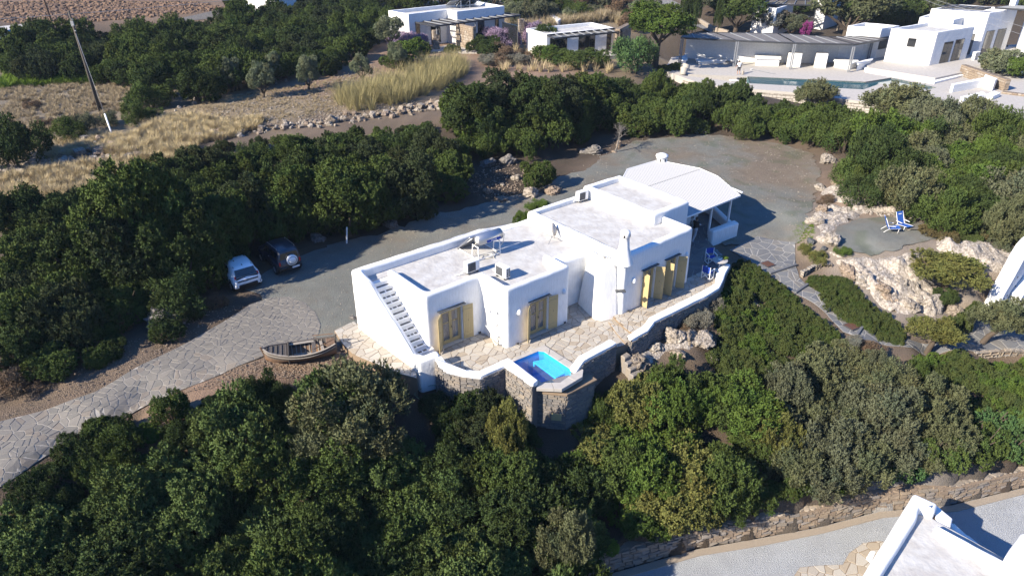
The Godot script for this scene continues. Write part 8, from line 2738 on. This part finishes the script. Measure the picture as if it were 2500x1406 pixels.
# ---------------------------------------------------------------- furniture
func director_chair(called_label: String, at: Vector3, turn: float) -> void:
	var c := thing("folding_chair", called_label, "chair", at, turn, "blue and white folding chairs on the terrace")
	for s in [-1.0, 1.0]:
		var st := begin()
		bar(st, Vector3(s * 0.27, 0, -0.24), Vector3(s * 0.27, 0.62, -0.24), 0.04, 0.035, 0.005)
		put("leg", done(st), M.white_paint, c)
		st = begin()
		bar(st, Vector3(s * 0.27, 0, 0.24), Vector3(s * 0.27, 0.9, 0.27), 0.04, 0.035, 0.005)
		put("leg", done(st), M.white_paint, c)
		st = begin()
		bar(st, Vector3(s * 0.27, 0.64, -0.3), Vector3(s * 0.27, 0.64, 0.28), 0.06, 0.03, 0.006)
		put("armrest", done(st), M.white_paint, c)
		st = begin()
		bar(st, Vector3(s * 0.27, 0.04, -0.26), Vector3(s * 0.27, 0.04, 0.26), 0.035, 0.035)
		bar(st, Vector3(-s * 0.26, 0.06, 0.2 * s), Vector3(s * 0.26, 0.44, 0.2 * s), 0.03, 0.03)
		bar(st, Vector3(-s * 0.26, 0.06, -0.2 * s + 0.03), Vector3(s * 0.26, 0.44, -0.2 * s + 0.03), 0.03, 0.03)
		put("cross_brace", done(st), M.white_paint, c)
	var cloth := begin(true)
	for i in 6:
		var a := -0.27 + i * 0.09
		var f := func(x: float) -> float: return 0.45 - 0.03 * (1.0 - pow(x / 0.27, 2))
		face(cloth, [Vector3(a, f.call(a), -0.22), Vector3(a + 0.09, f.call(a + 0.09), -0.22), Vector3(a + 0.09, f.call(a + 0.09), 0.2), Vector3(a, f.call(a), 0.2)], Vector3.UP)
	put("seat", done(cloth), M.blue_cloth, c)
	cloth = begin(true)
	for i in 6:
		var a := -0.27 + i * 0.09
		var f := func(x: float) -> float: return 0.27 + 0.04 * (1.0 - pow(x / 0.27, 2))
		face(cloth, [Vector3(a, 0.52, f.call(a)), Vector3(a + 0.09, 0.52, f.call(a + 0.09)), Vector3(a + 0.09, 0.9, f.call(a + 0.09)), Vector3(a, 0.9, f.call(a))], Vector3.FORWARD)
	put("backrest", done(cloth), M.blue_cloth, c)


func build_furniture() -> void:
	R.seed = 221
	var y := 0.215
	director_chair("white folding chair with bright blue canvas, near the camera side of the round table", Vector3(12.0, y, -38.75), -0.76)
	director_chair("white folding chair with dark blue canvas in shade beyond the round table", Vector3(12.7, y, -40.85), PI + 0.2)
	var t := thing("round_table", "small round table with white things on it beside the end of the white wall", "table", Vector3(12.95, y, -39.75))
	var st := begin(true)
	lathe(st, [Vector2(0, 0.7), Vector2(0.46, 0.7), Vector2(0.48, 0.715), Vector2(0.48, 0.735), Vector2(0.46, 0.745), Vector2(0, 0.745)], 24)
	put("top", done(st), M.terrace_screed, t)
	st = begin(true)
	lathe(st, [Vector2(0.26, 0), Vector2(0.25, 0.03), Vector2(0.05, 0.06), Vector2(0.04, 0.68), Vector2(0.14, 0.7)], 14)
	put("pedestal", done(st), M.white_paint, t)
	var k := thing("tray", "white cups and a folded cloth lying on the small round table", "tableware", Vector3(12.97, y + 0.748, -39.8), 0.4)
	put("cloth", box_mesh(Vector3(0.24, 0.02, 0.17), 0.006, Vector3(0, 0.01, 0)), M.white_paint, k)
	for q in [Vector3(-0.1, 0, 0.14), Vector3(0.12, 0.02, -0.02)]:
		st = begin(true)
		lathe(st, [Vector2(0.03, 0), Vector2(0.045, 0.09), Vector2(0.038, 0.09), Vector2(0.026, 0.015), Vector2(0, 0.012)], 12, q)
		put("cup", done(st), M.white_paint, k)
	put("dark_bowl", box_mesh(Vector3(0.12, 0.06, 0.12), 0.03, Vector3(0.14, 0.03, 0.14)), M.dark_metal, k)
	var pot := thing("plant_pot", "pale plant pot with a green succulent on the end of the white wall", "plant pot", at_uv(16.0, 1.68, 0.58))
	st = begin(true)
	lathe(st, [Vector2(0, 0), Vector2(0.11, 0), Vector2(0.16, 0.28), Vector2(0.18, 0.29), Vector2(0.18, 0.33), Vector2(0.14, 0.33), Vector2(0.13, 0.27), Vector2(0, 0.26)], 18)
	put("pot", done(st), M.terracotta, pot)
	put("plant", crowns.airy[1], M.leaf_fresh, pot, Transform3D(Basis().scaled(Vector3(0.2, 0.26, 0.2)), Vector3(0, 0.26, 0)))
	# beach loungers on the knoll
	var g := "blue folding loungers on the gravel knoll"
	for q in [["blue folding lounger turned to the right, seen from the side", Vector3(25.64, 0.65, -44.6), 1.37], ["blue folding lounger with its back up, facing the camera", Vector3(26.77, 0.67, -45.18), 0.36]]:
		var l := thing("folding_lounger", q[0], "lounger", q[1] + Vector3(0, 0.06, 0), q[2] + PI, g)
		# x across, -z forwards
		var seat := begin()
		box(seat, Vector3(0, 0.3, -0.35), Vector3(0.56, 0.03, 0.75), 0.008, Basis(Vector3.RIGHT, 0.12))
		put("seat", done(seat), M.sling_blue, l)
		seat = begin()
		box(seat, Vector3(0, 0.66, 0.2), Vector3(0.56, 0.03, 0.85), 0.008, Basis(Vector3.RIGHT, -1.15))
		put("backrest", done(seat), M.sling_blue, l)
		seat = begin()
		box(seat, Vector3(0, 0.9, 0.28), Vector3(0.26, 0.012, 0.05), 0.0, Basis(Vector3.RIGHT, -1.15))
		put("print_strip", done(seat), M.white_paint, l)
		for s in [-1.0, 1.0]:
			var fr := begin(true)
			tube(fr, [Vector3(s * 0.3, 0.36, -0.72), Vector3(s * 0.3, 0.28, 0.0), Vector3(s * 0.3, 1.05, 0.38)], [0.016], 6)
			tube(fr, [Vector3(s * 0.3, 0.34, -0.6), Vector3(s * 0.3, 0.0, -0.55)], [0.016], 6)
			tube(fr, [Vector3(s * 0.3, 0.3, 0.0), Vector3(s * 0.3, 0.0, 0.35)], [0.016], 6)
			put("leg", done(fr), M.white_paint, l)
			put("armrest", box_mesh(Vector3(0.06, 0.03, 0.5), 0.01, Vector3(s * 0.33, 0.5, -0.1)), M.white_paint, l)
	var sl := thing("flat_stone", "flat dark stone slab propped on the gravel right of the loungers", "stone", Vector3(27.5, 0.7, -44.77) + Vector3(0, 0.12, 0))
	put("slab", box_mesh(Vector3(0.75, 0.07, 0.42), 0.025, Vector3(0, 0.06, 0)), M.grey_stone_2, sl)
	put("prop_stone", crowns.pebble[1], M.limestone_1, sl, Transform3D(Basis().scaled(Vector3(0.25, 0.2, 0.25)), Vector3(-0.35, 0, 0.05)))
	# garden hose on the ground below the curved wall
	var h := thing("hose_loop", "thin green hose lying in a wide loop in the shade below the terrace wall", "hose", Vector3(-4, -1.28, -28.69))
	st = begin(true)
	var pts := []
	for i in 40:
		var a := TAU * 0.8 * i / 39.0 + 0.6
		pts.append(Vector3(0.85 * cos(a), 0.35 + 0.05 * sin(a * 3.0), 0.62 * sin(a)))
	tube(st, pts, [0.014], 6)
	put("hose", done(st), M.green_hose, h)


# ---------------------------------------------------------------- people
# a smooth skin over tapered bones [from, to, radius, radius], meshed as surface nets
func skin(st: SurfaceTool, bones: Array, cell: float, blend: float) -> void:
	var lo := Vector3.INF
	var hi := -Vector3.INF
	for b in bones:
		var m := maxf(b[2], b[3]) + blend + cell * 2
		lo = lo.min(b[0] - Vector3.ONE * m).min(b[1] - Vector3.ONE * m)
		hi = hi.max(b[0] + Vector3.ONE * m).max(b[1] + Vector3.ONE * m)
	var n := Vector3i(((hi - lo) / cell).ceil()) + Vector3i.ONE
	var f := PackedFloat32Array()
	f.resize(n.x * n.y * n.z)
	f.fill(1.0)
	for b in bones:
		var m: float = maxf(b[2], b[3]) + blend + cell * 2
		var a := Vector3i(((b[0].min(b[1]) - Vector3.ONE * m - lo) / cell).floor()).clamp(Vector3i.ZERO, n - Vector3i.ONE)
		var z := Vector3i(((b[0].max(b[1]) + Vector3.ONE * m - lo) / cell).ceil()).clamp(Vector3i.ZERO, n - Vector3i.ONE)
		var ax: Vector3 = b[1] - b[0]
		var l2 := maxf(ax.length_squared(), 1e-8)
		for i in range(a.x, z.x + 1):
			for j in range(a.y, z.y + 1):
				for k in range(a.z, z.z + 1):
					var p := lo + Vector3(i, j, k) * cell
					var t := clampf((p - b[0]).dot(ax) / l2, 0.0, 1.0)
					var d: float = p.distance_to(b[0] + ax * t) - lerpf(b[2], b[3], t)
					var at := (i * n.y + j) * n.z + k
					var o := f[at]
					var h := maxf(blend - absf(o - d), 0.0) / blend
					f[at] = minf(o, d) - h * h * blend * 0.25
	var vert := {}
	for i in n.x - 1:
		for j in n.y - 1:
			for k in n.z - 1:
				var at := (i * n.y + j) * n.z + k
				var s := Vector3.ZERO
				var c := 0
				var v := []
				for q in 8: v.append(f[at + (q & 1) * n.y * n.z + ((q >> 1) & 1) * n.z + (q >> 2)])
				for q in 8:
					for ax in 3:
						if q >> ax & 1: continue
						var r := q | (1 << ax)
						if (v[q] < 0.0) != (v[r] < 0.0):
							var t: float = v[q] / (v[q] - v[r])
							var e := Vector3(q & 1, (q >> 1) & 1, q >> 2)
							e[ax] = t
							s += e
							c += 1
				if c: vert[Vector3i(i, j, k)] = lo + (Vector3(i, j, k) + s / c) * cell
	for key in vert:
		var at: int = (key.x * n.y + key.y) * n.z + key.z
		for ax in 3:
			var step: int = [n.y * n.z, n.z, 1][ax]
			if (f[at] < 0.0) == (f[at + step] < 0.0): continue
			var b1 := Vector3i.ZERO
			var b2 := Vector3i.ZERO
			b1[(ax + 1) % 3] = 1
			b2[(ax + 2) % 3] = 1
			var q := []
			for o in [Vector3i.ZERO, b1, b1 + b2, b2]:
				if vert.has(key - o): q.append(vert[key - o])
			if q.size() < 4: continue
			var out := Vector3.ZERO
			out[ax] = 1.0 if f[at] < 0.0 else -1.0
			face(st, q, out)


func hand_bones(wrist: Vector3, dir: Vector3, thumb: Vector3, curl: float) -> Array:
	var d := dir.normalized()
	var side := (thumb - d * thumb.dot(d)).normalized()
	var palm := d.cross(side)
	var b := [[wrist, wrist + d * 0.05, 0.024, 0.026], [wrist + d * 0.05 - side * 0.02, wrist + d * 0.085 - side * 0.022, 0.018, 0.016], [wrist + d * 0.05 + side * 0.018, wrist + d * 0.085 + side * 0.022, 0.018, 0.016]]
	for i in 4:
		var k := wrist + d * 0.088 + side * (0.032 - i * 0.021)
		var l: float = [0.036, 0.042, 0.038, 0.028][i]
		var d1 := (d * cos(curl) + palm * sin(curl)).normalized()
		var d2 := (d * cos(curl * 2.0) + palm * sin(curl * 2.0)).normalized()
		b.append([k, k + d1 * l, 0.0095, 0.009])
		b.append([k + d1 * l, k + d1 * l + d2 * l * 0.9, 0.009, 0.0075])
	var t0 := wrist + d * 0.03 + side * 0.028
	var td := (d * 0.6 + side * 0.8).normalized()
	b.append([t0, t0 + td * 0.042, 0.012, 0.0105])
	b.append([t0 + td * 0.042, t0 + td * 0.042 + (td + d * 0.7).normalized() * 0.03, 0.0105, 0.009])
	return b


# j: joints in the person's own frame, x right, -z the way the person faces
func person(label: String, at: Vector3, turn: float, j: Dictionary, top: Color, legs: Color, hair: Color, long_sleeves: bool, shorts: bool) -> Node3D:
	var p := thing("person", label, "person", at, turn)
	var tone_ := mat("skin_%d" % int(at.x * 10.0), Color(0.36, 0.2, 0.13), 0.6)
	var st := begin(true)
	var body := [[j.pelvis, j.chest, 0.125, 0.14], [j.chest, j.neck, 0.13, 0.06], [j.neck, j.head, 0.052, 0.06]]
	for s in ["l", "r"]:
		body += [[j.chest + (j["sh_" + s] - j.chest) * 0.5, j["sh_" + s], 0.09, 0.062], [j["sh_" + s], j["el_" + s], 0.05, 0.038], [j["el_" + s], j["wr_" + s], 0.038, 0.025], [j.pelvis + (j["hip_" + s] - j.pelvis) * 0.6, j["hip_" + s], 0.12, 0.095], [j["hip_" + s], j["kn_" + s], 0.088, 0.055], [j["kn_" + s], j["an_" + s], 0.055, 0.036], [j["an_" + s], j["to_" + s], 0.04, 0.03]]
	skin(st, body, 0.02, 0.05)
	var h: Vector3 = j.head
	var fw: Vector3 = j.face
	var rt := fw.cross(Vector3.UP).normalized()
	skin(st, [[h + Vector3(0, 0.02, 0) - fw * 0.015, h + Vector3(0, 0.1, 0) - fw * 0.01, 0.085, 0.088], [h + Vector3(0, -0.04, 0) + fw * 0.03, h + fw * 0.04, 0.05, 0.06], [h + Vector3(0, 0.04, 0) + fw * 0.085, h + Vector3(0, 0.005, 0) + fw * 0.105, 0.01, 0.015], [h + rt * 0.09 + Vector3(0, 0.04, 0), h + rt * 0.09 + Vector3(0, 0.01, 0), 0.017, 0.012], [h - rt * 0.09 + Vector3(0, 0.04, 0), h - rt * 0.09 + Vector3(0, 0.01, 0), 0.017, 0.012]], 0.011, 0.03)
	for s in ["l", "r"]:
		var dir: Vector3 = j["wr_" + s] - j["el_" + s]
		skin(st, hand_bones(j["wr_" + s], dir, Vector3.UP + fw * 0.3, 0.45), 0.006, 0.008)
	put("body", done(st), tone_, p)
	for s in [-1.0, 1.0]:
		put("eye", SphereMesh.new(), M.black, p, Transform3D(Basis().scaled(Vector3(0.018, 0.012, 0.012)), h + rt * 0.034 * s + Vector3(0, 0.045, 0) + fw * 0.083))
	st = begin()
	box(st, h + Vector3(0, -0.035, 0) + fw * 0.093, Vector3(0.045, 0.008, 0.008), 0.003, Basis(rt, Vector3.UP, -fw))
	put("mouth", done(st), mat("lips_%d" % int(at.x * 10.0), Color(0.3, 0.1, 0.08), 0.6), p)
	var cl := begin(true)
	var shirt := [[j.pelvis + Vector3(0, 0.02, 0), j.chest, 0.15, 0.158], [j.chest, j.neck, 0.15, 0.07]]
	for s in ["l", "r"]:
		shirt += [[j.chest + (j["sh_" + s] - j.chest) * 0.5, j["sh_" + s], 0.105, 0.078], [j["sh_" + s], j["sh_" + s].lerp(j["el_" + s], 1.0 if long_sleeves else 0.55), 0.068, 0.056]]
		if long_sleeves: shirt.append([j["el_" + s], j["el_" + s].lerp(j["wr_" + s], 0.88), 0.056, 0.042])
	skin(cl, shirt, 0.02, 0.05)
	put("jacket" if long_sleeves else "shirt", done(cl), mat("top_%d" % int(at.x * 10.0), top, 0.9), p)
	cl = begin(true)
	var tr := [[j.pelvis, j.pelvis + Vector3(0, 0.05, 0), 0.142, 0.142]]
	for s in ["l", "r"]:
		tr += [[j.pelvis + (j["hip_" + s] - j.pelvis) * 0.6, j["hip_" + s], 0.132, 0.112], [j["hip_" + s], j["kn_" + s], 0.107, 0.078]]
		if not shorts: tr.append([j["kn_" + s], j["kn_" + s].lerp(j["an_" + s], 0.95), 0.076, 0.062])
	skin(cl, tr, 0.02, 0.04)
	put("shorts" if shorts else "trousers", done(cl), mat("legs_%d" % int(at.x * 10.0), legs, 0.9), p)
	cl = begin(true)
	skin(cl, [[h + Vector3(0, 0.07, 0) - fw * 0.035, h + Vector3(0, 0.11, 0) - fw * 0.01, 0.092, 0.09], [h + Vector3(0, 0.0, 0) - fw * 0.06, h + Vector3(0, 0.08, 0) - fw * 0.04, 0.06, 0.075]], 0.012, 0.03)
	put("hair", done(cl), mat("hair_%d" % int(at.x * 10.0), hair, 0.7), p)
	cl = begin(true)
	for s in ["l", "r"]:
		skin(cl, [[j["an_" + s] + Vector3(0, -0.02, 0), j["to_" + s], 0.05, 0.042]], 0.016, 0.02)
	put("shoes", done(cl), mat("shoes_%d" % int(at.x * 10.0), Color(0.3, 0.3, 0.32), 0.8), p)
	return p


func build_people() -> void:
	# under the porch: walking, both forearms held in front
	var j := {"pelvis": Vector3(0, 0.96, 0), "chest": Vector3(0, 1.28, -0.02), "neck": Vector3(0, 1.46, -0.03), "head": Vector3(0, 1.57, -0.06), "face": Vector3(0, -0.25, -0.97).normalized(),
		"sh_l": Vector3(-0.18, 1.39, -0.02), "el_l": Vector3(-0.22, 1.13, -0.08), "wr_l": Vector3(-0.05, 1.12, -0.28), "sh_r": Vector3(0.18, 1.39, -0.02), "el_r": Vector3(0.22, 1.13, -0.06), "wr_r": Vector3(0.06, 1.08, -0.27),
		"hip_l": Vector3(-0.09, 0.9, 0), "kn_l": Vector3(-0.1, 0.49, -0.1), "an_l": Vector3(-0.1, 0.08, 0.02), "to_l": Vector3(-0.11, 0.04, -0.14),
		"hip_r": Vector3(0.09, 0.9, 0), "kn_r": Vector3(0.1, 0.48, 0.04), "an_r": Vector3(0.1, 0.09, 0.26), "to_r": Vector3(0.11, 0.04, 0.12)}
	person("person in a black jacket and pale trousers standing in the shade under the porch", Vector3(12.35, 0.21, -44.1), -1.0, j, Color(0.012, 0.012, 0.016), Color(0.42, 0.42, 0.44), Color(0.03, 0.02, 0.015), true, false)
	var bag := thing("folded_paper", "white folded paper held by the person under the porch", "paper", Vector3(12.35, 0.21, -44.1), -1.0)
	put("sheet", box_mesh(Vector3(0.22, 0.03, 0.15), 0.005, Vector3(0.0, 1.14, -0.36)), M.white_paint, bag)
	# by the long pool: bent slightly, back to the camera
	j = {"pelvis": Vector3(0, 0.95, 0), "chest": Vector3(0, 1.27, -0.05), "neck": Vector3(0, 1.44, -0.1), "head": Vector3(0, 1.54, -0.14), "face": Vector3(0, -0.4, -0.92).normalized(),
		"sh_l": Vector3(-0.19, 1.37, -0.06), "el_l": Vector3(-0.33, 1.12, -0.03), "wr_l": Vector3(-0.42, 0.92, -0.12), "sh_r": Vector3(0.19, 1.37, -0.06), "el_r": Vector3(0.28, 1.11, -0.04), "wr_r": Vector3(0.36, 0.9, -0.14),
		"hip_l": Vector3(-0.1, 0.9, 0), "kn_l": Vector3(-0.14, 0.49, -0.06), "an_l": Vector3(-0.15, 0.08, 0.03), "to_l": Vector3(-0.17, 0.04, -0.13),
		"hip_r": Vector3(0.1, 0.9, 0), "kn_r": Vector3(0.14, 0.49, -0.03), "an_r": Vector3(0.16, 0.08, 0.06), "to_r": Vector3(0.18, 0.04, -0.1)}
	person("person in a white t-shirt and dark shorts with their back turned on the villa terrace", Vector3(29.3, 0.26, -94.4), 0.15, j, Color(0.72, 0.73, 0.75), Color(0.03, 0.032, 0.04), Color(0.02, 0.015, 0.01), false, true)
	var net := thing("pool_brush", "pool brush on a long thin pole lying on the terrace beside the pool", "brush", Vector3(32.38, 0.28, -96.48), -0.9)
	put("pole", box_mesh(Vector3(3.6, 0.04, 0.04), 0.01, Vector3(1.0, 0.04, 0)), M.grey_metal, net)
	put("head", box_mesh(Vector3(0.12, 0.08, 0.4), 0.02, Vector3(-0.85, 0.05, 0)), M.white_paint, net)
	var bg := thing("hand_bag", "pale bag standing at the feet of the person on the villa terrace", "bag", Vector3(29.85, 0.26, -94.3), 0.3)
	put("bag", box_mesh(Vector3(0.3, 0.5, 0.22), 0.06, Vector3(0, 0.25, 0)), M.light_stone, bg)
	var hs := begin(true)
	tube(hs, [Vector3(-0.1, 0.48, 0), Vector3(-0.08, 0.72, 0), Vector3(0.08, 0.72, 0), Vector3(0.1, 0.48, 0)], [0.015], 6)
	put("handle", done(hs), M.light_stone_2, bg)
